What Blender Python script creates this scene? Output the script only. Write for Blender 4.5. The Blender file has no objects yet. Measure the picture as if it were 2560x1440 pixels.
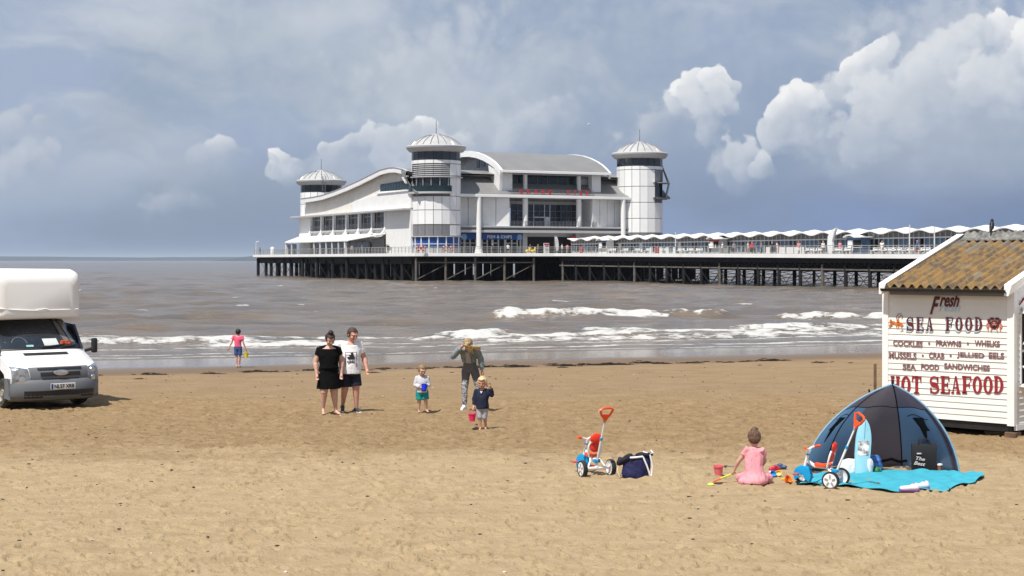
import bpy, bmesh, math, random
import numpy as np
from mathutils import Vector, Matrix
R = math.radians
PI = math.pi
random.seed(7)
rng = np.random.default_rng(7)
scene = bpy.context.scene
col = scene.collection

# ------------------------------------------------------------------ camera
CH, FPX, HORY = 3.1, 4000.0, 651.0          # eye height, focal length and horizon row in photo pixels
cam_d = bpy.data.cameras.new('camera')
cam = bpy.data.objects.new('camera', cam_d)
col.objects.link(cam)
cam.location = (0, 0, CH)
cam.rotation_euler = (R(90), 0, 0)
cam_d.sensor_width = 36
cam_d.lens = FPX / 2560 * 36
cam_d.shift_y = (HORY - 720) / 2560
cam_d.clip_start = 0.5
cam_d.clip_end = 80000
scene.camera = cam

# ------------------------------------------------------------------ world
TOSUN = Vector((-0.60 * math.cos(R(62)), -0.80 * math.cos(R(62)), math.sin(R(62)))).normalized()
world = bpy.data.worlds.new('World')
scene.world = world
world.cycles.sampling_method = 'NONE'
world.use_nodes = True
wt = world.node_tree
wt.nodes.clear()


class NT:
    """tiny helper to write node maths as expressions"""
    def __init__(s, t): s.t = t

    def n(s, typ, **kw):
        nd = s.t.nodes.new(typ)
        for k, v in kw.items(): setattr(nd, k, v)
        return nd

    def put(s, sock, v):
        if isinstance(v, bpy.types.NodeSocket): s.t.links.new(v, sock)
        elif v is not None: sock.default_value = v

    def m(s, op, a, b=None, c=None, clamp=False):
        nd = s.n('ShaderNodeMath', operation=op, use_clamp=clamp)
        for i, v in enumerate((a, b, c)): s.put(nd.inputs[i], v)
        return nd.outputs[0]

    def ss(s, v, lo, hi):       # smoothstep
        nd = s.n('ShaderNodeMapRange', interpolation_type='SMOOTHSTEP')
        s.put(nd.inputs[0], v)
        nd.inputs[1].default_value = lo; nd.inputs[2].default_value = hi
        return nd.outputs[0]

    def lin(s, v, lo, hi, a=0.0, b=1.0):
        nd = s.n('ShaderNodeMapRange')
        s.put(nd.inputs[0], v)
        for i, q in enumerate((lo, hi, a, b)): nd.inputs[1 + i].default_value = q
        return nd.outputs[0]

    def mix(s, f, a, b):
        nd = s.n('ShaderNodeMix', data_type='RGBA')
        s.put(nd.inputs[0], f)
        for i, v in ((6, a), (7, b)):
            if isinstance(v, (tuple, list)): v = tuple(v) + ((1,) if len(v) == 3 else ())
            s.put(nd.inputs[i], v)
        return nd.outputs[2]

    def xyz(s, x, y, z=0.0):
        nd = s.n('ShaderNodeCombineXYZ')
        for i, v in enumerate((x, y, z)): s.put(nd.inputs[i], v)
        return nd.outputs[0]

    def noise(s, vec, scale, detail=4.0, rough=0.5, dist=0.0, dim='3D'):
        nd = s.n('ShaderNodeTexNoise', noise_dimensions=dim)
        s.put(nd.inputs['Vector'], vec)
        nd.inputs['Scale'].default_value = scale
        nd.inputs['Detail'].default_value = detail
        nd.inputs['Roughness'].default_value = rough
        nd.inputs['Distortion'].default_value = dist
        return nd.outputs[0]

    def vor(s, vec, scale, smooth=0.5):
        nd = s.n('ShaderNodeTexVoronoi', feature='F1', voronoi_dimensions='2D')
        s.put(nd.inputs['Vector'], vec)
        nd.inputs['Scale'].default_value = scale
        return nd.outputs['Distance']


W = NT(wt)
tc = W.n('ShaderNodeTexCoord')
sp = W.n('ShaderNodeSeparateXYZ')
wt.links.new(tc.outputs['Generated'], sp.inputs[0])
dx, dy, dz = sp.outputs
U = W.m('MULTIPLY', W.m('ARCTAN2', dx, dy), 4.0)          # azimuth, thousands of photo pixels
V = W.m('MULTIPLY', W.m('ARCSINE', dz), 4.0)              # elevation, the same unit
P = W.xyz(U, V)
sky = W.n('ShaderNodeTexSky', sky_type='NISHITA')
sky.sun_disc = False
sky.sun_elevation = R(62)
sky.sun_rotation = math.atan2(TOSUN.x, TOSUN.y)
sky.air_density = 1.0; sky.dust_density = 2.0
nis = W.n('ShaderNodeMix', data_type='RGBA', blend_type='MULTIPLY')
nis.inputs[0].default_value = 1.0
wt.links.new(sky.outputs[0], nis.inputs[6])
nis.inputs[7].default_value = (0.075, 0.075, 0.075, 1)
# thin high sheet: streaky, brighter higher up
wp1 = W.noise(P, 2.2, 3.0, 0.55, dim='2D')
streak = W.noise(W.xyz(W.m('MULTIPLY', U, 0.9), W.m('MULTIPLY_ADD', V, 3.2, W.m('MULTIPLY', wp1, 0.9))), 1.5, 6.0, 0.56, dim='2D')
patch = W.noise(W.xyz(W.m('ADD', U, 3.1), W.m('MULTIPLY_ADD', V, 1.9, 2.0)), 1.3, 4.0, 0.5, dim='2D')
hgt = W.ss(V, -0.02, 0.40)
lowc = W.mix(W.ss(W.m('ADD', U, W.m('MULTIPLY', patch, 0.5)), -0.5, 1.25), (0.215, 0.285, 0.42), (0.125, 0.198, 0.390))
midc = W.mix(W.ss(streak, 0.36, 0.68), (0.325, 0.392, 0.52), (0.485, 0.53, 0.595))
base = W.mix(W.m('ADD', W.m('MULTIPLY', hgt, 0.82), W.m('MULTIPLY', W.m('SUBTRACT', patch, 0.5), 0.9), clamp=True), lowc, midc)
base = W.mix(W.m('MULTIPLY', W.ss(patch, 0.62, 0.44), 0.22), base, nis.outputs[2])
# heaped clouds
wa = W.noise(P, 3.6, 3.0, 0.5, dim='2D')
wb = W.noise(W.xyz(W.m('ADD', U, 7.7), W.m('ADD', V, 4.3)), 3.6, 3.0, 0.5, dim='2D')
bil = W.vor(W.xyz(W.m('MULTIPLY_ADD', wa, 0.22, U), W.m('MULTIPLY_ADD', wb, 0.22, V)), 10.0, 0.35)
bil2 = W.vor(W.xyz(W.m('MULTIPLY_ADD', wb, 0.10, U), W.m('MULTIPLY_ADD', wa, 0.10, V)), 27.0, 0.35)
fine = W.noise(P, 15.0, 6.0, 0.68, dim='2D')
Uw = W.m('ADD', U, W.m('MULTIPLY', W.m('SUBTRACT', wa, 0.5), 0.20))
Vw = W.m('ADD', V, W.m('MULTIPLY', W.m('SUBTRACT', wb, 0.5), 0.20))
puff = W.m('ADD', W.m('MULTIPLY', W.m('SUBTRACT', 0.45, bil), 0.55),
           W.m('ADD', W.m('MULTIPLY', W.m('SUBTRACT', 0.40, bil2), 0.34), W.m('MULTIPLY', W.m('SUBTRACT', fine, 0.5), 0.80)))
lit = W.m('ADD', W.m('MULTIPLY', W.m('SUBTRACT', wa, wb), 1.0), W.m('MULTIPLY', puff, 1.1))


Pw = W.xyz(Uw, Vw)
puffK = W.m('MULTIPLY_ADD', puff, 0.78, 0.98)
litK = W.m('MULTIPLY', lit, 0.62)


def vm(op, a_, b_, c_=None):
    nd = W.n('ShaderNodeVectorMath', operation=op)
    for i, v_ in enumerate((a_, b_, c_)):
        if v_ is not None: W.put(nd.inputs[i], v_)
    return nd.outputs['Value'] if op in ('LENGTH', 'DOT_PRODUCT') else nd.outputs[0]


def cloud(c, u, v, r, kind, asp=1.0):
    """one billow: crisp lit crown, shaded foot dissolving into what lies behind"""
    soft, alpha, bright, tint, f0, f1 = KIND[kind]
    u = (u - 1280) / 1000; v = (651 - v) / 1000; ra = r * asp / 1000; rb = r / 1000
    q = vm('MULTIPLY_ADD', Pw, (1 / ra, 1 / rb, 0), (-u / ra, -v / rb, 0))
    m_ = W.ss(W.m('SUBTRACT', puffK, vm('LENGTH', q, None)), 0.0, soft)
    s_ = W.m('ADD', vm('DOT_PRODUCT', q, (-0.40, 0.75, 0)), litK)
    al = W.m('MULTIPLY', m_, W.lin(s_, f0, f1, 0.0, alpha))
    return W.mix(al, c, W.mix(W.lin(s_, -0.75, 0.75), tint, bright))


KIND = {'v': (0.70, 0.34, (0.53, 0.565, 0.615), (0.34, 0.40, 0.50), -0.9, 0.5),
        'h': (0.15, 0.95, (0.80, 0.80, 0.80), (0.40, 0.455, 0.545), -1.0, -0.1),      # bright head
        'w': (0.24, 0.88, (0.62, 0.645, 0.68), (0.335, 0.395, 0.495), -1.0, 0.1),     # white body
        'm': (0.40, 0.72, (0.47, 0.51, 0.575), (0.275, 0.34, 0.455), -0.9, 0.4),      # soft grey-blue
        's': (0.60, 0.60, (0.52, 0.555, 0.61), (0.30, 0.365, 0.475), -0.9, 0.5)}      # veil
c = base
for row in """1500 190 330 v 2.2;900 170 300 v 2.4;1250 250 240 v 1.8;2330 190 210 s 1.3;2490 210 190 s 1.1;2400 330 170 m 1.5;2200 330 140 m 1.4;2540 190 120 w;2470 135 72 h;2410 180 74 w;2530 150 66 h;2370 235 100 w;2480 245 95 w;2290 260 105 w;2205 200 62 w;2152 176 40 h;2110 235 70 w;2195 300 110 w 1.2;2045 250 58 h;1990 285 56 h;1950 330 50 w;2060 330 95 m 1.2;2330 330 120 m 1.4
1650 350 90 m 1.3;1700 300 54 w;1735 265 46 h;1775 232 48 h;1815 222 40 h;1848 235 32 w;1830 280 52 w;1770 310 78 w;1860 385 52 w;1905 395 36 w;1840 430 60 m 1.3
1240 330 120 s 1.2;1320 340 85 s 1.1;1370 300 60 s 1.3;1080 365 76 w;1000 375 74 w 1.2;1150 345 62 w;1040 315 46 h;1062 328 40 w;1003 338 40 w;960 345 38 w;925 352 32 w;888 358 34 w;850 352 30 w;900 400 80 m 1.4
780 405 60 m 1.3;700 415 62 w 1.2;740 378 34 w;690 360 36 h;664 372 26 w;714 362 24 w;648 405 36 w;545 355 36 w;522 400 44 m 1.2;560 390 55 m 1.2
66 350 48 m;104 358 34 m;30 390 64 m 1.2;150 430 52 m;110 460 66 m 1.3;40 500 80 m 1.3;440 505 60 s 1.5""".replace('\n', ';').split(';'):
    t_ = row.split()
    if not t_: continue
    c = cloud(c, float(t_[0]), float(t_[1]), float(t_[2]), t_[3], float(t_[4]) if len(t_) > 4 else 1.0)
bg = W.n('ShaderNodeBackground')
wt.links.new(c, bg.inputs[0])
bg.inputs[1].default_value = 1.0
wo = W.n('ShaderNodeOutputWorld')
wt.links.new(bg.outputs[0], wo.inputs[0])

# ------------------------------------------------------------------ sun
sd = bpy.data.lights.new('sun', 'SUN')
sd.energy = 5.0
sd.angle = R(0.55)
sd.color = (1.0, 0.955, 0.88)
sun = bpy.data.objects.new('sun', sd)
col.objects.link(sun)
sun.location = (-20, -20, 60)
sun.rotation_euler = TOSUN.to_track_quat('Z', 'Y').to_euler()

vs = scene.view_settings
vs.view_transform = 'Standard'
vs.look = 'None'
vs.exposure = 0.2
vs.gamma = 1.0
vs.use_curve_mapping = False
scene.render.engine = 'CYCLES'
scene.cycles.use_denoising = True
scene.cycles.max_bounces = 5
scene.cycles.diffuse_bounces = 3
scene.cycles.glossy_bounces = 3
scene.cycles.volume_bounces = 0
scene.cycles.transparent_max_bounces = 6


# ------------------------------------------------------------------ helpers
class MB:
    """collects shapes, builds ONE mesh object"""
    def __init__(s): s.v = []; s.f = []

    def add(s, vs, fs):
        o = len(s.v)
        s.v += [tuple(p) for p in vs]
        s.f += [tuple(i + o for i in f) for f in fs]
        return s

    def box(s, x0, x1, y0, y1, z0, z1):
        return s.add([(x0, y0, z0), (x1, y0, z0), (x1, y1, z0), (x0, y1, z0), (x0, y0, z1), (x1, y0, z1), (x1, y1, z1), (x0, y1, z1)],
                     [(0, 3, 2, 1), (4, 5, 6, 7), (0, 1, 5, 4), (1, 2, 6, 5), (2, 3, 7, 6), (3, 0, 4, 7)])

    def hexa(s, p):       # 8 points, bottom ring then top ring
        return s.add(p, [(0, 3, 2, 1), (4, 5, 6, 7), (0, 1, 5, 4), (1, 2, 6, 5), (2, 3, 7, 6), (3, 0, 4, 7)])

    def bar(s, p0, p1, w, h, up=(0, 0, 1)):
        p0 = Vector(p0); p1 = Vector(p1); d = (p1 - p0).normalized()
        a = d.cross(Vector(up))
        if a.length < 1e-4: a = d.cross(Vector((1, 0, 0)))
        a.normalize(); b = a.cross(d)
        q = [p + a * (sx * w / 2) + b * (sy * h / 2) for p in (p0, p1) for sx, sy in ((-1, -1), (1, -1), (1, 1), (-1, 1))]
        return s.hexa(q)

    def ring(s, c, d, r, n, ref=None):
        d = Vector(d).normalized()
        a = d.cross(Vector(ref) if ref else (Vector((0, 0, 1)) if abs(d.z) < 0.9 else Vector((1, 0, 0)))).normalized()
        b = d.cross(a)
        return [Vector(c) + (a * math.cos(2 * PI * i / n) + b * math.sin(2 * PI * i / n)) * r for i in range(n)]

    def cyl(s, p0, p1, r0, r1=None, n=10):
        r1 = r0 if r1 is None else r1
        d = Vector(p1) - Vector(p0)
        vs = s.ring(p0, d, r0, n) + s.ring(p1, d, r1, n)
        fs = [(i, (i + 1) % n, n + (i + 1) % n, n + i) for i in range(n)] + [tuple(range(n))[::-1], tuple(range(n, 2 * n))]
        return s.add(vs, fs)

    def tube(s, pts, r, n=8, closed=False):
        pts = [Vector(p) for p in pts]; m = len(pts)
        rs = r if isinstance(r, (list, tuple)) else [r] * m
        rings = []; ref = None
        for i, p in enumerate(pts):
            if closed: d = pts[(i + 1) % m] - pts[i - 1]
            else: d = pts[min(i + 1, m - 1)] - pts[max(i - 1, 0)]
            d.normalize()
            if ref is None: ref = d.cross(Vector((0, 0, 1)) if abs(d.z) < 0.9 else Vector((1, 0, 0))).normalized()
            a = (ref - d * ref.dot(d)).normalized(); ref = a
            b = d.cross(a)
            rings.append([p + (a * math.cos(2 * PI * k / n) + b * math.sin(2 * PI * k / n)) * rs[i] for k in range(n)])
        return s.loft(rings, close=closed)

    def loft(s, rings, close=False, caps=True):
        n = len(rings[0]); m = len(rings)
        vs = [p for r in rings for p in r]
        fs = []
        for j in range(m if close else m - 1):
            for i in range(n):
                fs.append((j * n + i, j * n + (i + 1) % n, ((j + 1) % m) * n + (i + 1) % n, ((j + 1) % m) * n + i))
        if caps and not close: fs += [tuple(range(n))[::-1], tuple(range((m - 1) * n, m * n))]
        return s.add(vs, fs)

    def lathe(s, prof, n=24, c=(0, 0, 0), a0=0.0, a1=2 * PI, M=None):
        full = abs(a1 - a0 - 2 * PI) < 1e-6
        k = n if full else n + 1
        vs = []; fs = []
        for j, (r, z) in enumerate(prof):
            for i in range(k):
                a = a0 + (a1 - a0) * i / n
                p = Vector((r * math.cos(a), r * math.sin(a), z))
                if M: p = M @ p
                vs.append(p + Vector(c))
        for j in range(len(prof) - 1):
            for i in range(n):
                i2 = (i + 1) % k
                fs.append((j * k + i, j * k + i2, (j + 1) * k + i2, (j + 1) * k + i))
        return s.add(vs, fs)

    def prism(s, poly, plane, d0, d1):
        n = len(poly)
        f = {'xz': lambda a, b, d: (a, d, b), 'yz': lambda a, b, d: (d, a, b), 'xy': lambda a, b, d: (a, b, d)}[plane]
        vs = [f(a, b, d0) for a, b in poly] + [f(a, b, d1) for a, b in poly]
        fs = [(i, (i + 1) % n, n + (i + 1) % n, n + i) for i in range(n)] + [tuple(range(n))[::-1], tuple(range(n, 2 * n))]
        return s.add(vs, fs)

    def grid(s, fn, nu, nv):
        vs = [fn(i / nu, j / nv) for j in range(nv + 1) for i in range(nu + 1)]
        fs = [(j * (nu + 1) + i, j * (nu + 1) + i + 1, (j + 1) * (nu + 1) + i + 1, (j + 1) * (nu + 1) + i) for j in range(nv) for i in range(nu)]
        return s.add(vs, fs)

    def shell(s, fn, nu, nv, th):
        """sheet with thickness: fn gives a point, offset along th vector or function"""
        g = MB().grid(fn, nu, nv)
        off = (lambda p: Vector(p) + Vector(th)) if not callable(th) else th
        top = g.v; bot = [tuple(off(p)) for p in g.v]
        k = len(top)
        fs = list(g.f) + [tuple(k + i for i in f[::-1]) for f in g.f]
        rim = [i for i in range(nu + 1)] + [(j + 1) * (nu + 1) - 1 for j in range(1, nv + 1)] + [nv * (nu + 1) + i for i in range(nu - 1, -1, -1)] + [j * (nu + 1) for j in range(nv - 1, 0, -1)]
        for a, b in zip(rim, rim[1:] + rim[:1]): fs.append((b, a, k + a, k + b))
        return s.add(top + bot, fs)

    def ell(s, c, r, nu=14, nv=9, M=None):
        if not isinstance(r, (tuple, list)): r = (r, r, r)
        vs = []
        for j in range(nv + 1):
            t = PI * j / nv
            for i in range(nu):
                a = 2 * PI * i / nu
                p = Vector((r[0] * math.sin(t) * math.cos(a), r[1] * math.sin(t) * math.sin(a), -r[2] * math.cos(t)))
                if M: p = M @ p
                vs.append(p + Vector(c))
        fs = [(j * nu + i, j * nu + (i + 1) % nu, (j + 1) * nu + (i + 1) % nu, (j + 1) * nu + i) for j in range(nv) for i in range(nu)]
        return s.add(vs, fs)

    def xf(s, M):
        s.v = [tuple(M @ Vector(p)) for p in s.v]
        return s

    def mesh(s, name, smooth=False, bevel=0.0, seg=1, ang=35):
        me = bpy.data.meshes.new(name)
        bm = bmesh.new()
        vv = [bm.verts.new(p) for p in s.v]
        for f in s.f:
            try: bm.faces.new([vv[i] for i in f])
            except ValueError: pass
        bmesh.ops.remove_doubles(bm, verts=bm.verts, dist=1e-5)
        bmesh.ops.recalc_face_normals(bm, faces=bm.faces)
        if bevel:
            es = [e for e in bm.edges if len(e.link_faces) == 2 and e.calc_face_angle(0) > R(30)]
            bmesh.ops.bevel(bm, geom=es, offset=bevel, segments=seg, affect='EDGES', profile=0.5, clamp_overlap=True)
        if smooth:
            for f in bm.faces: f.smooth = True
            for e in bm.edges:
                if len(e.link_faces) == 2 and e.calc_face_angle(0) > R(ang): e.smooth = False
        bm.to_mesh(me); bm.free()
        return me

    def build(s, name, mat, parent=None, smooth=False, bevel=0.0, seg=1, loc=None, rot=None, ang=35):
        return obj(name, s.mesh(name, smooth, bevel, seg, ang), mat, parent, loc, rot)


def obj(name, me, mat=None, parent=None, loc=None, rot=None):
    o = bpy.data.objects.new(name, me)
    col.objects.link(o)
    if mat is not None and len(me.materials) == 0: me.materials.append(mat)
    if parent is not None: o.parent = parent
    if loc is not None: o.location = loc
    if rot is not None: o.rotation_euler = rot
    return o


def empty(name, loc=(0, 0, 0), rz=0.0, label=None, cat=None, group=None):
    o = bpy.data.objects.new(name, None)
    col.objects.link(o)
    o.empty_display_size = 0.2
    o.location = loc; o.rotation_euler = (0, 0, rz)
    tag(o, label, cat, group)
    return o


def tag(o, label=None, cat=None, group=None, kind=None):
    if label: o['label'] = label
    if cat: o['category'] = cat
    if group: o['group'] = group
    if kind: o['kind'] = kind
    return o


def dup(o, parent=None, mats=None):
    c = o.copy(); col.objects.link(c); c.parent = parent
    for ch in o.children: dup(ch, c)
    return c


MATS = {}


def mat(name, rgb, rough=0.6, var=0.12, scale=6.0, metal=0.0, spec=0.5, bump=0.0, bscale=40.0, dirt=None, trans=0.0, ior=1.45, coat=0.0, emit=None, coord='Object'):
    """procedural surface: base colour broken up by noise, optional bump and dirt"""
    if name in MATS: return MATS[name]
    m_ = bpy.data.materials.new(name)
    m_.use_nodes = True
    N = NT(m_.node_tree)
    b = m_.node_tree.nodes['Principled BSDF']
    t = N.n('ShaderNodeTexCoord')
    v = t.outputs[coord]
    n1 = N.noise(v, scale, 5.0, 0.6)
    rgb = tuple(rgb)
    lo = tuple(max(0, x * (1 - var)) for x in rgb); hi = tuple(min(1, x * (1 + var)) for x in rgb)
    c_ = N.mix(N.ss(n1, 0.3, 0.7), lo, hi)
    if dirt:
        n2 = N.noise(v, scale * 0.45 + 0.3, 7.0, 0.65)
        c_ = N.mix(N.m('MULTIPLY', N.ss(n2, 0.5, 0.78), dirt[1]), c_, dirt[0])
    m_.node_tree.links.new(c_, b.inputs['Base Color'])
    r_ = N.lin(n1, 0.3, 0.7, max(0.02, rough - 0.06), min(1, rough + 0.06))
    m_.node_tree.links.new(r_, b.inputs['Roughness'])
    b.inputs['Metallic'].default_value = metal
    b.inputs['Specular IOR Level'].default_value = spec
    b.inputs['IOR'].default_value = ior
    b.inputs['Coat Weight'].default_value = coat
    b.inputs['Coat Roughness'].default_value = 0.08
    if trans: b.inputs['Transmission Weight'].default_value = trans
    if bump:
        bp = N.n('ShaderNodeBump'); bp.inputs['Strength'].default_value = bump; bp.inputs['Distance'].default_value = 0.02
        N.put(bp.inputs['Height'], N.noise(v, bscale, 5.0, 0.6))
        m_.node_tree.links.new(bp.outputs[0], b.inputs['Normal'])
    MATS[name] = m_
    return m_


def ordinal(k):
    one = ['first', 'second', 'third', 'fourth', 'fifth', 'sixth', 'seventh', 'eighth', 'ninth', 'tenth', 'eleventh', 'twelfth', 'thirteenth', 'fourteenth', 'fifteenth', 'sixteenth', 'seventeenth', 'eighteenth', 'nineteenth']
    if k < 19: return one[k]
    tens, r_ = divmod(k + 1, 10)
    return {2: 'twent', 3: 'thirt', 4: 'fort', 5: 'fift', 6: 'sixt'}[tens] + ('ieth' if r_ == 0 else 'y-' + one[r_ - 1])


def text_mesh(name, body, size, extrude=0.004, shear=0.0, offset=0.0, align='CENTER', space=1.0, sx=1.0):
    cu = bpy.data.curves.new(name, 'FONT')
    cu.body = body; cu.size = size; cu.extrude = extrude; cu.shear = shear; cu.offset = offset
    cu.align_x = align; cu.align_y = 'CENTER'; cu.space_character = space; cu.resolution_u = 3
    o = bpy.data.objects.new(name, cu); col.objects.link(o)
    o.scale = (sx, 1, 1)
    dg = bpy.context.evaluated_depsgraph_get()
    me = bpy.data.meshes.new_from_object(o.evaluated_get(dg))
    if sx != 1.0: me.transform(Matrix.Diagonal((sx, 1, 1, 1)))
    bpy.data.objects.remove(o); bpy.data.curves.remove(cu)
    me.name = name
    return me


def at(u, v, z=0.0):
    """a photo pixel read as a point on the level z"""
    d = (CH - z) * FPX / (v - HORY)
    return Vector(((u - 1280) / FPX * d, d, z))


def atd(u, v, d):
    return Vector(((u - 1280) / FPX * d, d, CH + (HORY - v) * d / FPX))


# value noise on numpy arrays
def _hash(ix, iy, seed):
    h = (ix.astype(np.int64) * 374761393 + iy.astype(np.int64) * 668265263 + seed * 974711) & 0x7fffffff
    h = ((h ^ (h >> 13)) * 1274126177) & 0x7fffffff
    h = (h ^ (h >> 16)) & 0x7fffffff
    return h / float(0x7fffffff)


def vnoise(x, y, seed=0):
    ix = np.floor(x); iy = np.floor(y)
    fx = x - ix; fy = y - iy
    fx = fx * fx * fx * (fx * (fx * 6 - 15) + 10); fy = fy * fy * fy * (fy * (fy * 6 - 15) + 10)
    a = _hash(ix, iy, seed); b = _hash(ix + 1, iy, seed); c_ = _hash(ix, iy + 1, seed); d = _hash(ix + 1, iy + 1, seed)
    return (a * (1 - fx) + b * fx) * (1 - fy) + (c_ * (1 - fx) + d * fx) * fy


def fbm(x, y, seed=0, oct=4, rough=0.5):
    s = 0; a = 1; t = 0
    for o in range(oct):
        s = s + a * vnoise(x * 2 ** o + 17.3 * o, y * 2 ** o - 9.1 * o, seed + o); t += a; a *= rough
    return s / t - 0.5


def smooth01(x): 
    x = np.clip(x, 0, 1); return x * x * (3 - 2 * x)
# ================================================================== the setting
ZW = -0.6                      # water level


def weed_y(x): return 53.3 + 0.344 * np.clip(x, -30, 30)     # drift line of weed


def sand_z(x, y):
    w = weed_y(x)
    t = np.clip((y - 30) / (w - 30), 0, 1)
    z = -0.40 * smooth01(t * 0.5) * 2 * 1.0
    z = np.where(y > w, -0.40 - 0.20 * (y - w) / 11.0, z)
    return np.maximum(z, -3.0)


def sand_bumps(x, y):
    w = weed_y(x)
    near = smooth01((27 - y) / 8)                       # trodden dry sand close by
    churn = smooth01((y - 22) / 5) * smooth01((39 - y) / 6)
    flat = smooth01((y - 36) / 6)
    a = 0.005 * near + 0.040 * churn + 0.005 * flat + 0.008
    a = a * smooth01((w + 1 - y) / 5)
    h = fbm(x * 1.7, y * 1.5, 3, 4, 0.55) * 1.7 + fbm(x * 0.5, y * 0.45, 11, 2) * 1.0
    rid = 0.5 - np.abs(fbm(x * 4.2, y * 3.0, 21, 4, 0.6)) * 3.6
    return a * (h + 0.55 * rid * churn + 0.18 * rid)


# --- footprints as real dents with rims
FP = []
for i in range(5200):
    yy = 14.5 + 26 * rng.random() ** 1.15
    xx = (rng.random() - 0.5) * 0.74 * yy
    FP.append((xx, yy, rng.random() * PI, 0.05 + 0.085 * rng.random() ** 2, 0.014 + 0.030 * rng.random()))
for tr in range(26):                                    # walked lines
    y0 = 15 + 22 * rng.random(); x0 = (rng.random() - 0.5) * 0.7 * y0; an = rng.random() * PI
    for k in range(14):
        sx = 0.11 * (1 if k % 2 else -1)
        FP.append((x0 + math.cos(an) * 0.62 * k - math.sin(an) * sx, y0 + math.sin(an) * 0.62 * k + math.cos(an) * sx, an, 0.13, 0.040))


def grid_mesh(name, ks, ys, zfun, kref=13.0):
    K, Y = np.meshgrid(ks, ys)
    X = K * np.maximum(Y, kref)
    Z, attrs = zfun(X, Y)
    nv, nu = X.shape
    me = bpy.data.meshes.new(name)
    co = np.stack([X, Y, Z], -1).reshape(-1, 3).astype(np.float32)
    idx = np.arange(nv * nu).reshape(nv, nu)
    q = np.stack([idx[:-1, :-1], idx[:-1, 1:], idx[1:, 1:], idx[1:, :-1]], -1).reshape(-1, 4)
    me.vertices.add(len(co)); me.vertices.foreach_set('co', co.ravel())
    me.loops.add(q.size); me.loops.foreach_set('vertex_index', q.ravel().astype(np.int32))
    me.polygons.add(len(q)); me.polygons.foreach_set('loop_start', np.arange(0, q.size, 4, dtype=np.int32))
    me.update(calc_edges=True)
    me.polygons.foreach_set('use_smooth', np.ones(len(q), bool))
    for k, a in attrs.items():
        at_ = me.attributes.new(k, 'FLOAT', 'POINT'); at_.data.foreach_set('value', a.ravel().astype(np.float32))
    me.update()
    return me


side = [0.42, 0.5, 0.65, 1, 1.6, 3, 6, 14, 40]
ks = np.array([-s for s in side[::-1]] + list(np.linspace(-0.37, 0.37, 620)) + side)
ys = np.array([-80, -30, -8, 2, 8, 11, 12.5] + list(np.linspace(13.5, 42, 520)) + list(np.linspace(42.2, 80, 90)) + [90, 110, 150, 220])


def sand_fun(X, Y):
    Z = sand_z(X, Y) + sand_bumps(X, Y) * (np.abs(X) < 0.45 * np.maximum(Y, 13))
    y0 = ys[7]; dyv = ys[8] - ys[7]; k0 = ks[len(side)]; dk = ks[len(side) + 1] - k0
    for (fx, fy, an, L, dep) in FP:
        j0 = int((fy - 0.4 - y0) / dyv) + 7; j1 = int((fy + 0.4 - y0) / dyv) + 8
        j0 = max(7, j0); j1 = min(7 + 519, j1)
        i0 = int(((fx - 0.4) / fy - k0) / dk) + len(side) - 1; i1 = int(((fx + 0.4) / fy - k0) / dk) + len(side) + 2
        i0 = max(0, i0); i1 = min(len(ks), i1)
        if j1 <= j0 or i1 <= i0: continue
        x_ = X[j0:j1, i0:i1] - fx; y_ = Y[j0:j1, i0:i1] - fy
        a_ = x_ * math.cos(an) + y_ * math.sin(an); b_ = -x_ * math.sin(an) + y_ * math.cos(an)
        r2 = (a_ / L) ** 2 + (b_ / (L * 0.45)) ** 2
        Z[j0:j1, i0:i1] += -dep * np.exp(-r2 * r2 * 0.8) + dep * 0.5 * np.exp(-(np.sqrt(r2) - 1.5) ** 2 * 5)
    for y0_, sl_, cv in ((35.6, 0.015, 0.004), (37.2, 0.010, 0.004), (33.2, -0.02, 0.006), (34.9, -0.024, 0.006)):     # tyre ruts
        c_ = y0_ + sl_ * X + cv * X * X * 0.6 + 0.12 * fbm(X * 0.3, X * 0, 61, 2)
        q_ = (Y - c_) / 0.13
        Z += -0.030 * np.exp(-q_ ** 4) + 0.014 * np.exp(-(np.abs(q_) - 1.5) ** 2 * 5) + 0.006 * np.sin(X * 40) * np.exp(-q_ ** 4)
    # a dug heap beside the seated girl and beside the navy bag
    for (u, v, rr, hh) in ((1650, 1200, 0.22, 0.07), (1700, 1196, 0.13, 0.05), (1765, 1195, 0.16, 0.06), (1740, 1205, 0.16, -0.05), (1610, 1196, 0.10, 0.03), (1800, 1206, 0.15, -0.06)):
        p = at(u, v)
        r2 = ((X - p.x) ** 2 + (Y - p.y) ** 2) / rr ** 2
        Z += hh * np.exp(-r2) * (1 + 1.2 * fbm(X * 9, Y * 9, 5, 3))
    return Z, {}


m = bpy.data.materials.new('sand'); m.use_nodes = True
N = NT(m.node_tree); b = m.node_tree.nodes['Principled BSDF']
g = N.n('ShaderNodeNewGeometry'); sx = N.n('ShaderNodeSeparateXYZ'); m.node_tree.links.new(g.outputs['Position'], sx.inputs[0])
px, py, pz = sx.outputs
pos = g.outputs['Position']
n1 = N.noise(pos, 0.35, 5, 0.6); n2 = N.noise(pos, 3.0, 6, 0.65); n3 = N.noise(pos, 26.0, 4, 0.6); n4 = N.noise(pos, 0.9, 5, 0.6)
dep = N.m('ADD', py, N.m('MULTIPLY', N.m('SUBTRACT', n1, 0.5), 7.0))
dep = N.m('ADD', dep, N.m('MULTIPLY', N.m('SUBTRACT', n4, 0.5), 4.5))
dry = N.mix(N.ss(n2, 0.3, 0.7), (0.345, 0.252, 0.146), (0.420, 0.316, 0.190))
damp = N.mix(N.ss(n2, 0.3, 0.72), (0.235, 0.158, 0.080), (0.315, 0.222, 0.124))
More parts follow.
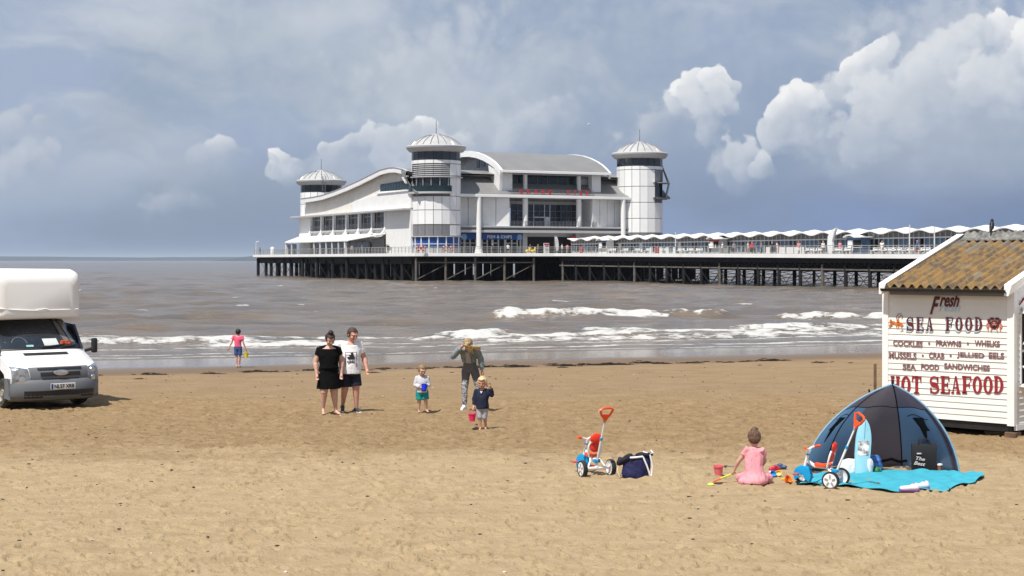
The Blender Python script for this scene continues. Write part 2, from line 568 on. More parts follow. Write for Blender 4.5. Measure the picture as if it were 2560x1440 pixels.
firm = N.mix(N.ss(n4, 0.3, 0.7), (0.252, 0.174, 0.098), (0.292, 0.206, 0.120))
wet = (0.155, 0.112, 0.078)
cc = N.mix(N.ss(dep, 23.5, 27.5), dry, damp)
cc = N.mix(N.ss(dep, 34.0, 37.5), cc, firm)
mpx = N.n('ShaderNodeMapping'); m.node_tree.links.new(pos, mpx.inputs[0]); mpx.inputs['Scale'].default_value = (0.45, 1.0, 1.0)
n5 = N.noise(mpx.outputs[0], 1.6, 7, 0.68)
cc = N.mix(N.m('MULTIPLY', N.ss(n5, 0.52, 0.70), 0.26), cc, (0.185, 0.120, 0.062))
n6 = N.noise(mpx.outputs[0], 5.5, 6, 0.66)
spk = N.m('MULTIPLY', N.ss(n6, 0.56, 0.66), N.lin(N.m('MULTIPLY', N.ss(dep, 21.0, 27.0), N.ss(dep, 39.0, 34.0)), 0, 1, 0.12, 0.58))
cc = N.mix(spk, cc, (0.150, 0.094, 0.046))
cc = N.mix(N.m('MULTIPLY', N.ss(n6, 0.42, 0.33), 0.35), cc, (0.42, 0.315, 0.195))
# distance past the drift line
past = N.m('SUBTRACT', py, N.m('ADD', 53.3, N.m('MULTIPLY', N.m('MINIMUM', N.m('MAXIMUM', px, -30.0), 30.0), 0.344)))
past = N.m('ADD', past, N.m('MULTIPLY', N.m('SUBTRACT', n1, 0.5), 2.5))
wetm = N.ss(past, -3.2, 0.6)
cc = N.mix(wetm, cc, wet)
cc = N.mix(N.m('MULTIPLY', N.ss(n3, 0.62, 0.8), 0.35), cc, (0.24, 0.16, 0.09))
m.node_tree.links.new(cc, b.inputs['Base Color'])
film = N.ss(past, 1.2, 5.0)
m.node_tree.links.new(N.lin(film, 0, 1, 0.92, 0.10), b.inputs['Roughness'])
m.node_tree.links.new(N.lin(film, 0, 1, 0.12, 0.6), b.inputs['Specular IOR Level'])
bp = N.n('ShaderNodeBump'); bp.inputs['Distance'].default_value = 0.05
m.node_tree.links.new(N.lin(wetm, 0, 1, 1.0, 0.03), bp.inputs['Strength'])
m.node_tree.links.new(N.m('ADD', N.m('MULTIPLY', N.noise(pos, 9.0, 6, 0.68), 1.0), N.m('MULTIPLY', n3, 0.35)), bp.inputs['Height'])
m.node_tree.links.new(bp.outputs[0], b.inputs['Normal'])
sand = obj('sand', grid_mesh('sand', ks, ys, sand_fun), m)
tag(sand, kind='structure')

# ------------------------------------------------------------------ sea
krow = np.array([-s for s in [60, 20, 8, 4, 2, 1.2, 0.8, 0.55, 0.44]] + list(np.linspace(-0.38, 0.38, 460)) + [0.44, 0.55, 0.8, 1.2, 2, 4, 8, 20, 60])
yr = list(np.arange(50, 130, 0.24)); st = 0.24
while yr[-1] < 420: st *= 1.012; yr.append(yr[-1] + st)
while yr[-1] < 40000: st *= 1.06; yr.append(yr[-1] + st)
WAV = []
for i in range(34):
    lam = 2.2 * 1.085 ** i
    WAV.append((lam, rng.normal(0.25, 0.42), 0.0125 * lam ** 0.42 * (0.6 + 0.8 * rng.random()), rng.random() * 2 * PI))


def sea_fun(X, Y):
    Z = np.zeros_like(X)
    for lam, an, am, ph in WAV:
        k = 2 * PI / lam
        s_ = np.sin(k * (Y * math.cos(an) + X * math.sin(an)) + ph)
        Z += am * (s_ + 0.35 * s_ * s_)
    far = 1 / (1 + (Y / 900) ** 2)
    wl = weed_y(X) + 11.0
    D = Y - wl                                   # metres seaward of the water's edge
    Z *= far * np.clip(D / 30, 0.04, 1)
    foam = np.zeros_like(X)
    # breakers: (D of crest, x range, height, foam width)
    nz = fbm(X * 0.22, Y * 0.05, 40, 3) * 5
    nf = fbm(X * 1.3, Y * 1.1, 50, 4, 0.6)

    def seg(x0, x1, e=3.0, sd=0): return smooth01((X - x0 + nz * 0.8) / e) * smooth01((x1 - X + nz * 0.7) / e)
    for (Dc, x0, x1, hh, fw, ff) in ((30.5, -2.6, 11.0, 0.34, 1.7, 0.95), (29.5, 14.5, 40, 0.32, 1.5, 0.9), (30.0, 10.0, 15.5, 0.42, 0.5, 0.10),
                                   (10.5, -60, -9.0, 0.16, 1.8, 0.85), (9.4, -15.5, -4.0, 0.10, 3.2, 0.95), (15.0, -13.6, -11.4, 0.26, 1.3, 0.95), (12.0, -4.5, 1.3, 0.24, 2.0, 0.95),
                                   (13.0, 1.6, 9.0, 0.22, 2.0, 0.80), (9.0, -3.0, 40, 0.12, 2.0, 0.75), (14.6, 8.5, 40, 0.24, 1.8, 0.80),
                                   (11.0, -6.0, 40, 0.14, 1.5, 0.85), (12.6, -60, -3, 0.12, 1.2, 0.75), (30.2, 9.0, 16.0, 0.30, 0.8, 0.7), (27.0, -22, -16.5, 0.30, 0.6, 0.15), (24.0, -17.2, -15.6, 0.26, 0.8, 0.85), (44, -9, 6, 0.30, 0.4, 0.12), (56, 2, 12, 0.26, 0.4, 0.1), (36, -30, -12, 0.28, 0.4, 0.05)):
        c = wl + Dc + nz * 0.55
        q = Y - c
        m_ = seg(x0, x1)
        prof = np.where(q < 0, np.exp(-(q / 0.75) ** 2), np.exp(-(q / 2.3) ** 2))
        Z += hh * m_ * prof * (1 + 0.25 * nf)
        fm = smooth01((q + fw + nf * 1.4) / 0.9) * smooth01((0.55 - q) / 0.5)
        foam = np.maximum(foam, fm * m_ * ff * (0.72 + 1.3 * nf))
        lace = smooth01((q + fw + 3.0) / 2.5) * smooth01((0.4 - q) / 0.6) * m_ * 0.36 * ff
        foam = np.maximum(foam, lace)
        Z += 0.09 * fm * m_ * np.clip(nf + 0.3, 0, 1) * ff
    # thin swash lines close in
    for (Dl, w, a, x0, x1) in ((1.2, 0.28, 0.8, -40, 60), (2.6, 0.30, 0.75, -60, -5.5), (3.6, 0.55, 0.8, -3, 40), (5.6, 0.5, 0.7, -25, 2), (6.8, 0.6, 0.75, 0, 40), (8.0, 0.5, 0.6, -12, 6), (4.6, 0.3, 0.5, -16, -8)):
        c = wl + Dl + nz * 0.45 + 0.35 * fbm(X * 0.8, Y * 0, 77, 2)
        fm = np.exp(-((Y - c) / w) ** 2) * smooth01((X - x0) / 3) * smooth01((x1 - X) / 3)
        foam = np.maximum(foam, a * fm * (0.8 + 0.8 * nf))
    # scattered whitecaps
    cap = fbm(X * 0.16, Y * 0.11, 91, 3)
    thin = smooth01((fbm(X * 0.5, Y * 0.6, 95, 3) - 0.20) / 0.06)
    foam = np.maximum(foam, 0.55 * thin * smooth01((cap - 0.17) / 0.05) * smooth01((Y - 100) / 10) * (Y < 320))
    Z = np.where(D < 0, -0.02 - 0.01 * D * D * 0, Z)
    Z = ZW + Z
    return Z, {'foam': np.clip(foam, 0, 1.2)}


m = bpy.data.materials.new('sea_water'); m.use_nodes = True
N = NT(m.node_tree); b = m.node_tree.nodes['Principled BSDF']
g = N.n('ShaderNodeNewGeometry'); pos = g.outputs['Position']
mp = N.n('ShaderNodeMapping'); m.node_tree.links.new(pos, mp.inputs[0]); mp.inputs['Scale'].default_value = (0.55, 1.0, 1.0)
af = N.n('ShaderNodeAttribute', attribute_name='foam')
fo = N.m('ADD', N.m('MULTIPLY', af.outputs['Fac'], 0.88), N.m('MULTIPLY', N.m('SUBTRACT', N.noise(mp.outputs[0], 4.2, 8, 0.74), 0.5), 1.5))
fm = N.m('MULTIPLY', N.ss(fo, 0.32, 0.62), N.ss(af.outputs['Fac'], 0.05, 0.3))
pat = N.noise(mp.outputs[0], 0.05, 4, 0.55)
wc = N.mix(N.ss(pat, 0.35, 0.68), (0.138, 0.106, 0.077), (0.190, 0.143, 0.099))
wc = N.mix(N.ss(N.noise(mp.outputs[0], 0.42, 6, 0.62), 0.38, 0.66), wc, (0.104, 0.088, 0.074))
cc = N.mix(fm, wc, (0.54, 0.535, 0.515))
m.node_tree.links.new(cc, b.inputs['Base Color'])
m.node_tree.links.new(N.lin(fm, 0, 1, 0.14, 0.9), b.inputs['Roughness'])
m.node_tree.links.new(N.lin(fm, 0, 1, 0.36, 0.1), b.inputs['Specular IOR Level'])
bp = N.n('ShaderNodeBump'); bp.inputs['Strength'].default_value = 1.0; bp.inputs['Distance'].default_value = 0.35
m.node_tree.links.new(N.m('ADD', N.noise(mp.outputs[0], 0.55, 5, 0.6), N.m('MULTIPLY', N.noise(mp.outputs[0], 1.9, 6, 0.65), 0.6)), bp.inputs['Height'])
m.node_tree.links.new(bp.outputs[0], b.inputs['Normal'])
sea = obj('sea', grid_mesh('sea', krow, np.array(yr), sea_fun, 13.0), m)
tag(sea, kind='structure')

# ------------------------------------------------------------------ far shore
mh = mat('far_land', (0.030, 0.042, 0.056), 0.9, 0.35, 0.002)  # bluish base colour paints in part of the distance haze


def ridge(name, u0, u1, dist, prof, seed):
    mb = MB()
    n = 90
    top = []; bot = []
    for i in range(n + 1):
        t = i / n; u = u0 + (u1 - u0) * t
        x = (u - 1280) / FPX * dist
        hpx = prof(t) + float(fbm(np.array([t * 22.0]), np.array([seed * 3.1]), seed, 4)[0]) * 3.5
        h = max(1.0, hpx * dist / FPX)
        rows = [(x, dist - 500, ZW - 3), (x, dist, ZW - 3 + h * 0.55), (x, dist + 500, ZW + h), (x, dist + 1200, ZW + h * 0.9), (x, dist + 2500, ZW - 3)]
        top.append(rows)
    vs = [p for r in top for p in r]
    fs = [(i * 5 + j, (i + 1) * 5 + j, (i + 1) * 5 + j + 1, i * 5 + j + 1) for i in range(n) for j in range(4)]
    o = mb.add(vs, fs).build(name, mh, smooth=True)
    return tag(o, kind='structure')


ridge('hills', -900, 1500, 14000, lambda t: 12 + 3 * math.sin(t * 9), 3)
ridge('headland', 540, 1000, 11000, lambda t: 14.0 * min(1, t * 7) ** 0.6 * (1 - 0.3 * t), 9)
# air
hz = bpy.data.materials.new('haze'); hz.use_nodes = True
hz.node_tree.nodes.clear()
vo = hz.node_tree.nodes.new('ShaderNodeVolumePrincipled')
vo.inputs['Color'].default_value = (0.74, 0.85, 1.0, 1)
vo.inputs['Density'].default_value = 0.000036
vo.inputs['Anisotropy'].default_value = 0.0
oo = hz.node_tree.nodes.new('ShaderNodeOutputMaterial')
hz.node_tree.links.new(vo.outputs[0], oo.inputs['Volume'])
hb = MB().box(-26000, 26000, -300, 41000, -4.5, 120).build('haze', hz)
tag(hb, 'pale even sea haze hanging over the whole bay', 'haze', kind='stuff')
# ================================================================== the pier
AX, AY = -13.5, 285.0                       # corner tower of the pavilion; local x runs along its front, local y out to sea
QX, QY = 0.898, 0.440
EX, EY = -0.440, 0.898
PRZ = math.atan2(QY, QX)
DZ = 4.3


def FX(u, Y):        # local x on the plane y = Y seen at photo column u
    k = (u - 1280) / FPX
    return (k * (AY + Y * EY) - AX - Y * EX) / (QX - k * QY)


def LY(u, X):
    k = (u - 1280) / FPX
    return (k * (AY + X * QY) - AX - X * QX) / (EX - k * EY)


def ZV(v, X, Y): return CH + (HORY - v) * (AY + X * QY + Y * EY) / FPX


def pw(X, Y, z=0.0): return Vector((AX + X * QX + Y * EX, AY + X * QY + Y * EY, z))


m_white = mat('white_render', (0.80, 0.80, 0.79), 0.55, 0.03, 0.6, dirt=((0.60, 0.58, 0.54), 0.30))
m_panel = mat('white_panel', (0.82, 0.82, 0.82), 0.35, 0.03, 0.5, dirt=((0.66, 0.64, 0.60), 0.25))
m_cream = mat('weathered_cream', (0.74, 0.71, 0.65), 0.7, 0.05, 0.5, dirt=((0.50, 0.44, 0.36), 0.35))
m_roof = mat('grey_roof_metal', (0.205, 0.203, 0.20), 0.45, 0.06, 0.3, dirt=((0.16, 0.16, 0.155), 0.4))
m_dome = mat('dome_metal', (0.42, 0.42, 0.415), 0.4, 0.06, 0.8, dirt=((0.27, 0.27, 0.26), 0.5))
m_grey = mat('grey_trim', (0.45, 0.45, 0.46), 0.5, 0.05, 0.8)
m_dgrey = mat('dark_grey_trim', (0.16, 0.16, 0.17), 0.5, 0.08, 0.8)
m_glass = mat('dark_glass', (0.020, 0.026, 0.034), 0.06, 0.3, 0.4, spec=0.7)
m_teal = mat('teal_glass', (0.012, 0.030, 0.033), 0.08, 0.3, 0.4, spec=0.5)
m_blueg = mat('blue_glass', (0.10, 0.17, 0.27), 0.10, 0.25, 0.5, spec=0.6)
m_smoke_shade = mat('smoked_shade_panel', (0.20, 0.20, 0.21), 0.25, 0.15, 0.5)  # smoked panels and seams; also the painted shade on the upper hall
m_blue = mat('shop_blue', (0.015, 0.075, 0.30), 0.45, 0.12, 0.8)
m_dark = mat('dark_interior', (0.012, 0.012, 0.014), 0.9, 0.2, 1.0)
m_iron = mat('black_iron', (0.009, 0.009, 0.012), 0.8, 0.35, 1.5, dirt=((0.06, 0.05, 0.04), 0.5))
m_rust_sunlit = mat('weathered_sunlit_iron', (0.13, 0.115, 0.10), 0.8, 0.25, 1.2, dirt=((0.07, 0.05, 0.04), 0.5))  # weathered iron; its paler tone also paints sunlight on the shore-edge frame
m_deckw = mat('deck_fascia_white', (0.84, 0.84, 0.83), 0.5, 0.03, 0.4, dirt=((0.62, 0.60, 0.56), 0.25))
m_plank = mat('deck_boards', (0.26, 0.24, 0.21), 0.8, 0.15, 0.8)
m_rail = mat('rail_grey', (0.34, 0.34, 0.33), 0.5, 0.1, 2.0)
m_red = mat('letter_red', (0.55, 0.03, 0.03), 0.5, 0.1, 2.0)

pv = empty('pier_pavilion', (AX, AY, 0), PRZ, 'large white pavilion with three domed towers and curved roofs at pier end', 'pavilion')


def tower(cx, cy, zt, bands, rim_r=5.35, r=4.35, name='tower', low=0.0):
    """bands: (z0, z1, kind, a0, a1, inset) ; angles are local degrees of the facets that get it"""
    core = MB().lathe([(r - 0.16, DZ - 0.1), (r - 0.16, zt - 0.7)], 36)
    t = core.build(name, m_dgrey, pv, smooth=True, loc=(cx, cy, 0))
    # projecting rim, dome, seams, mast
    MB().lathe([(r - 0.1, zt - 0.75), (r + 0.5, zt - 0.6), (rim_r - 0.1, zt - 0.15), (rim_r, zt + 0.05), (rim_r, zt + 0.3), (rim_r - 0.15, zt + 0.45), (rim_r - 0.8, zt + 0.5)], 40).build('rim', m_grey, t, smooth=True)
    prof = [(rim_r - 0.7, zt + 0.48), (rim_r - 1.3, zt + 1.05), (rim_r - 2.2, zt + 1.65), (rim_r - 3.2, zt + 2.1), (rim_r - 4.0, zt + 2.32), (0.9, zt + 2.42), (0.85, zt + 2.6), (0.0, zt + 2.66)]
    d = MB().lathe(prof, 40).build('dome', m_dome, t, smooth=True)
    for i in range(20):
        a = 2 * PI * i / 20
        MB().tube([(rr * math.cos(a), rr * math.sin(a), zz + 0.03) for rr, zz in prof[:5]], 0.08, 4).build('dome_seam', m_smoke_shade, d)
    MB().cyl((0, 0, zt + 2.5), (0, 0, zt + 5.0), 0.07, 0.05, 6).build('mast', m_dgrey, t)
    meshes = {}
    for (z0, z1, kind, a0, a1, inset) in bands:
        key = (z0, z1, kind, inset)
        if key not in meshes:
            rr = r - inset; w = rr * math.tan(R(10)) - 0.05
            if kind == 'louvre':
                mb = MB(); k = int((z1 - z0) / 0.3)
                for j in range(k):
                    zz = z0 + (j + 0.5) * (z1 - z0) / k
                    mb.hexa([(rr - 0.12, -w, zz - 0.10), (rr + 0.02, -w, zz - 0.14), (rr + 0.02, w, zz - 0.14), (rr - 0.12, w, zz - 0.10),
                             (rr - 0.12, -w, zz + 0.02), (rr + 0.02, -w, zz - 0.06), (rr + 0.02, w, zz - 0.06), (rr - 0.12, w, zz + 0.02)])
                meshes[key] = mb.mesh('louvre')
            else:
                meshes[key] = MB().box(rr - 0.1, rr, -w, w, z0 + 0.03, z1 - 0.03).mesh(kind)
            meshes[key].materials.append({'white': m_panel, 'win': m_glass, 'louvre': m_grey, 'smoke': m_smoke_shade, 'shop': m_blue, 'open': m_glass, 'lite': m_grey}[kind])
        nm = {'white': 'wall_panel', 'win': 'window_pane', 'louvre': 'louvre', 'smoke': 'smoked_shade_panel', 'shop': 'shop_window', 'open': 'balcony_door', 'lite': 'grey_panel'}[kind]
        for i in range(18):
            an = i * 20 - 180 + 10
            if not any(a0 <= an + s <= a1 for s in (-360, 0, 360)): continue
            if abs((an + 113 + 180) % 360 - 180) > 125: continue          # never seen from the beach
            obj(nm, meshes[key], None, t, rot=(0, 0, R(an)))
    return t


LV = (-205, -84)
OT = (-84, 155)
ALL = (-205, 155)
ta = tower(0, 0, 23.0, [(20.85, 22.45, 'win', *ALL, 0.05), (20.15, 20.8, 'white', *ALL, 0), (18.05, 20.1, 'louvre', *LV, 0), (18.05, 20.1, 'white', *OT, 0),
                        (15.25, 17.6, 'open', *LV, 0.1), (14.45, 18.0, 'white', *OT, 0), (12.0, 14.4, 'white', *ALL, 0), (9.45, 11.95, 'white', *ALL, 0),
                        (7.45, 9.35, 'smoke', *LV, 0.02), (7.45, 9.35, 'white', *OT, 0), (5.4, 7.2, 'shop', *ALL, 0.05), (4.35, 5.35, 'lite', *ALL, 0)])
for (z0, z1, r1) in ((17.72, 17.9, 4.75), (14.85, 15.2, 5.05), (7.22, 7.42, 4.7)):
    MB().lathe([(4.1, z0), (r1, z0), (r1, z1), (4.1, z1)], 36, a0=R(-215) if r1 > 5 else 0, a1=R(-78) if r1 > 5 else 2 * PI).build('ledge', m_grey, ta)
MB().lathe([(4.98, 15.2), (4.98, 16.25), (4.94, 16.25), (4.94, 15.2)], 30, a0=R(-213), a1=R(-80)).build('balcony_glass', m_teal, ta)
for i in range(7):
    a = R(-205 + i * 20); MB().box(-0.05, 0.05, -0.05, 0.05, 15.2, 17.72).build('balcony_post', m_grey, ta, loc=(4.45 * math.cos(a), 4.45 * math.sin(a), 0))
for i in range(3):     # sills and mullions of the windows at deck level
    for s in (-0.55, 0.55):
        pass
for i in range(9):
    a = R(-210 + i * 20); MB().box(-0.09, 0.09, -0.09, 0.09, 4.35, 7.22).build('window_post', m_panel, ta, loc=(4.42 * math.cos(a), 4.42 * math.sin(a), 0))
    if i < 8: MB().box(-0.06, 0.06, -0.7, 0.7, 5.95, 6.05).build('transom', m_panel, ta, loc=(4.30 * math.cos(a + R(10)), 4.30 * math.sin(a + R(10)), 0), rot=(0, 0, a + R(10)))

BX = 42.0
RV = (-86, -20)
tb = tower(BX, 0, 23.0, [(20.85, 22.45, 'win', *ALL, 0.05), (20.15, 20.8, 'white', *ALL, 0), (17.0, 20.1, 'white', -205, -86, 0), (14.0, 16.95, 'white', -205, -86, 0),
                         (18.05, 20.1, 'smoke', *RV, 0), (15.25, 17.6, 'open', *RV, 0.1), (17.0, 20.1, 'white', -20, 155, 0), (14.0, 16.95, 'white', -20, 155, 0),
                         (11.0, 13.95, 'white', *ALL, 0), (8.3, 10.95, 'white', *ALL, 0), (6.2, 8.25, 'smoke', *ALL, 0.02), (4.35, 6.15, 'white', *ALL, 0)])
# glazed bay hanging off the right-hand tower
MB().lathe([(4.1, 14.6), (5.2, 14.6), (5.2, 14.9), (4.1, 14.9)], 20, a0=R(-86), a1=R(-10)).build('ledge', m_dgrey, tb)
MB().lathe([(5.15, 14.9), (5.75, 17.6), (5.70, 17.6), (5.10, 14.9)], 20, a0=R(-50), a1=R(-10)).build('bay_glass', m_blueg, tb)
MB().lathe([(5.75, 17.65), (4.4, 21.0), (4.36, 21.0), (5.70, 17.65)], 20, a0=R(-40), a1=R(-10)).build('bay_glass', m_blueg, tb)
MB().lathe([(4.1, 17.6), (5.8, 17.6), (5.8, 17.75), (4.1, 17.75)], 20, a0=R(-86), a1=R(-10)).build('ledge', m_grey, tb)
tcw = tower(0, 61.5, 19.7, [(17.5, 19.2, 'win', *ALL, 0.05), (15.0, 17.45, 'white', *ALL, 0), (12.5, 14.95, 'white', *ALL, 0), (9.0, 12.45, 'white', *ALL, 0), (4.35, 8.95, 'white', *ALL, 0)])
# ladder frame on the far dome's rim
mb = MB()
for s in (-0.35, 0.35): mb.tube([(-1.2 + s, -5.0, 17.5), (-1.2 + s, -5.3, 20.6), (-1.2 + s, -4.2, 21.2)], 0.05, 5)
for k in range(8): mb.cyl((-1.55, -5.1, 17.8 + k * 0.4), (-0.85, -5.1, 17.8 + k * 0.4), 0.03, n=5)
mb.build('ladder', m_dgrey, tcw)

# ---- main roof: a wave profile drawn along the side, swept across the whole hall
VX = -5.3
zz = [(430, 715), (520, 703), (600, 688), (700, 655), (800, 615), (900, 570), (1000, 520), (1080, 480), (1150, 462), (1200, 460), (1260, 472), (1300, 490)]
prof = []
for (a, b_) in zz:
    u = 620 + a / 3.273; v = 280 + b_ / 3.273
    y = LY(u, VX); prof.append((y, ZV(v, VX, y)))
prof += [(3.4, 18.7), (1.6, 17.5), (0.2, 16.55), (-1.0, 15.75), (-2.4, 15.05)]


def rz_at(y):
    ps = sorted(prof)
    for (a, za), (b_, zb) in zip(ps, ps[1:]):
        if a <= y <= b_: return za + (zb - za) * (y - a) / (b_ - a)
    return ps[0][1] if y < ps[0][0] else ps[-1][1]


poly = prof + [(y, z - 0.35) for y, z in prof[::-1]]
MB().prism(poly, 'yz', VX + 0.4, BX + 5.3).build('main_roof', m_roof, pv, smooth=True)
poly = [(y, z + 0.10) for y, z in prof[:-3]] + [(y, z - 0.75) for y, z in prof[:-3][::-1]]
MB().prism(poly, 'yz', VX, VX + 0.38).build('roof_verge', m_panel, pv)
poly = [(y, z + 0.2) for y, z in prof[:-3]] + [(y, z + 0.12) for y, z in prof[:-3][::-1]]
MB().prism(poly, 'yz', VX - 0.1, VX + 0.5).build('verge_flashing', m_grey, pv)
# upper side wall under the wave
yl = prof[0][0]
ys_ = [p for p in prof if p[0] > 0.2]
poly = [(y, z - 0.5) for y, z in ys_] + [(0.2, 12.4), (yl, 12.4)]
MB().prism(poly, 'yz', -4.2, -3.6).build('side_wall', m_cream, pv)
# box standing forward of it with the strip window above
y0, y1 = 0.3, LY(885, -4.6)
poly = [(y0, 12.42), (y1, 12.42), (LY(880, -4.6), ZV(506, -4.6, y1)), (LY(945, -4.6), ZV(484, -4.6, 12)), (LY(948, -4.6), ZV(477, -4.6, 12)), (y0, ZV(474, -4.6, 0))]
MB().prism(poly, 'yz', -4.7, -4.2).build('side_panel', m_white, pv)
ya, yb = LY(1027, -4.3), LY(950, -4.3)
n = 11
for i in range(n):
    a = ya + (yb - ya) * i / n; b_ = ya + (yb - ya) * (i + 0.9) / n
    MB().box(-4.32, -4.22, a, b_, ZV(472, -4.3, 0) + 0.08, ZV(448, -4.3, 0) - 0.25 * i / n).build('window_pane', m_teal, pv)
MB().box(-4.9, -4.2, ya - 0.2, yb + 0.3, ZV(475, -4.3, 0) - 0.1, ZV(475, -4.3, 0) + 0.06).build('window_sill', m_panel, pv)
# eave ledge, gallery with columns, cove
MB().box(-6.3, -3.6, 0.4, 63.5, 12.0, 12.35).build('side_eave', m_grey, pv, bevel=0.05)
cu = [777.3, 804.8, 835.4, 867.5, 898.6, 931.6, 964.6]
cy_ = [LY(u, -4.7) for u in cu]
MB().box(-3.9, -2.0, 0.2, 62, DZ, 12.0).build('lower_side_wall', m_white, pv)
MB().box(-4.75, -3.9, 0.3, cy_[6] - 0.2, DZ, 12.0).build('solid_side_wall', m_white, pv)
MB().box(-4.75, -3.9, cy_[0] + 0.2, 62, DZ, 12.0).build('solid_side_wall', m_white, pv)
colpoly = [(-4.95, 12.0), (-4.4, 12.0), (-4.4, 8.6), (-5.6, 7.5), (-6.5, 7.35), (-6.5, 7.6), (-5.8, 7.9), (-5.1, 8.7), (-4.95, 9.3)]
cm = MB().prism(colpoly, 'xz', -0.32, 0.32).mesh('column'); cm.materials.append(m_panel)
for y in cy_: obj('column', cm, None, pv, loc=(0, y, 0))
for a, b_ in zip(cy_, cy_[1:]):
    lo, hi = min(a, b_) + 0.34, max(a, b_) - 0.34
    MB().box(-4.1, -3.95, lo, hi, 9.2, 12.0).build('window_pane', m_glass, pv)
    mid = (lo + hi) / 2
    for yy in (lo + 0.6, mid + 0.3, hi - 0.5): MB().box(-4.2, -4.1, yy - 0.07, yy + 0.07, 9.2, 12.0).build('mullion', m_grey, pv)
    MB().box(-4.2, -4.1, lo, hi, 11.3, 11.42).build('transom', m_grey, pv)
    MB().box(-5.0, -4.0, lo, hi, 8.75, 9.1).build('gallery_floor', m_grey, pv)
    rb = MB()
    for k in range(4): rb.box(-4.95, -4.90, lo, hi, 9.3 + k * 0.24, 9.36 + k * 0.24)
    rb.build('balustrade', m_rail, pv)
    MB().shell(lambda s, t: (-4.4 - 2.0 * (1 - math.cos(t * PI / 2)), lo + s * (hi - lo), 8.75 - 1.3 * math.sin(t * PI / 2)), 1, 6, (0.1, 0, 0.1)).build('cove', m_white, pv)
# glazing and posts of the terrace below
te = [LY(u, -8.3) for u in (712, 868)]; ti = [LY(u, -4.8) for u in (748, 928)]
zo, zi = ZV(601, -8.3, 30), ZV(585, -4.8, 25)
MB().hexa([(-8.3, te[1], zo - 0.25), (-8.3, te[0], zo - 0.25), (-4.8, ti[0], zi - 0.2), (-4.8, ti[1], zi - 0.2), (-8.3, te[1], zo), (-8.3, te[0], zo), (-4.8, ti[0], zi), (-4.8, ti[1], zi)]).build('terrace_roof', m_white, pv)
for u in (715, 729, 785, 800, 815, 830, 846, 862):
    y = LY(u, -8.1); w = 0.22 if u in (715, 862) else 0.11
    MB().box(-8.2, -8.2 + 2 * w, y - w, y + w, DZ, zo - 0.2).build('terrace_post', m_panel, pv)
for u0, u1 in ((716, 740), (786, 812), (814, 843), (848, 925)):
    a, b_ = LY(u1, -4.9), LY(u0, -4.9)
    MB().box(-4.92, -4.78, a, b_, DZ, 6.6).build('window_pane', m_glass, pv)
MB().box(-4.9, -3.8, LY(930, -4.9), LY(960, -4.9), DZ, 7.2).build('doorway', m_dgrey, pv)
ae = LY(928, -8.1)
MB().tube([(-8.1, te[1], zo - 0.1), (-6.0, ae - 2, zi - 0.2), (-5.0, ti[1], zi)], 0.12, 6).build('terrace_strut', m_panel, pv)

# ---- front
exl, exr = FX(1116, -2.4), FX(1643, -2.4)
MB().box(exl, exr, -2.75, -2.3, 14.45, 14.95).build('front_fascia', m_panel, pv, bevel=0.04)
MB().box(exl, exr, -2.3, 2.4, 14.4, 14.6).build('soffit', m_grey, pv)
lx, rx = FX(1275, -2.1), FX(1481, -2.1)


def slab(x0, y0, x1, y1, z0, z1, th=0.4):
    return MB().hexa([(x0, y0, z0), (x1, y1, z0), (x1, y1 + th, z0), (x0, y0 + th, z0), (x0, y0, z1), (x1, y1, z1), (x1, y1 + th, z1), (x0, y0 + th, z1)])


def panels(x0, y0, x1, y1, z0, z1, n, m_=m_white):
    for i in range(n):
        a, b_ = i / n, (i + 1) / n - 0.012
        slab(x0 + (x1 - x0) * a, y0 + (y1 - y0) * a, x0 + (x1 - x0) * b_, y0 + (y1 - y0) * b_, z0, z1).build('wall_panel', m_, pv)


panels(3.7, 0.3, lx, -2.15, 9.3, 14.4, 4)
panels(rx, -2.15, BX - 3.7, 0.3, 9.3, 14.4, 4)
MB().box(lx - 0.4, lx, -1.7, 2.6, 9.3, 14.4).build('recess_wall', m_white, pv)
MB().box(rx, rx + 0.4, -1.7, 2.6, 9.3, 14.4).build('recess_wall', m_white, pv)
MB().box(lx, rx, 2.5, 2.9, 13.5, 14.4).build('lintel', m_grey, pv)
gx0, gx1 = FX(1280, 2.4), FX(1442, 2.4)
MB().box(gx0, gx1 + 4, 2.7, 3.0, 9.3, 13.5).build('recess_back', m_grey, pv)
ncol = 12
for i in range(ncol):
    a = gx0 + (gx1 - gx0) * i / ncol; b_ = gx0 + (gx1 - gx0) * (i + 1) / ncol
    for (z0, z1) in ((9.35, 11.0), (11.1, 12.2), (12.3, 13.45)):
        MB().box(a + 0.06, b_ - 0.06, 2.55, 2.65, z0, z1).build('window_pane', m_glass, pv)
    if i in (4, 5, 6): MB().box(a, b_, 2.45, 2.55, 11.0 if i < 6 else 9.3, 11.2).build('transom', m_panel, pv)
    MB().box(a - 0.06, a + 0.06, 2.45, 2.6, 9.3, 13.5).build('mullion', m_panel if i in (4, 6, 7) else m_dgrey, pv)
for u, y, z0, r in ((1197, -2.3, DZ, 0.45), (1558, -2.3, DZ, 0.45), (1313, -1.5, 9.3, 0.5), (1447, -1.5, 9.3, 0.5)):
    MB().cyl((0, 0, z0), (0, 0, 14.45), r, n=20).build('round_column', m_white, pv, smooth=True, loc=(FX(u, y), y, 0))
for u in (1197,): MB().lathe([(0.8, DZ), (0.75, DZ + 0.3), (0.5, DZ + 1.4)], 16).build('column_foot', m_white, pv, smooth=True, loc=(FX(u, -2.1), -2.1, 0))
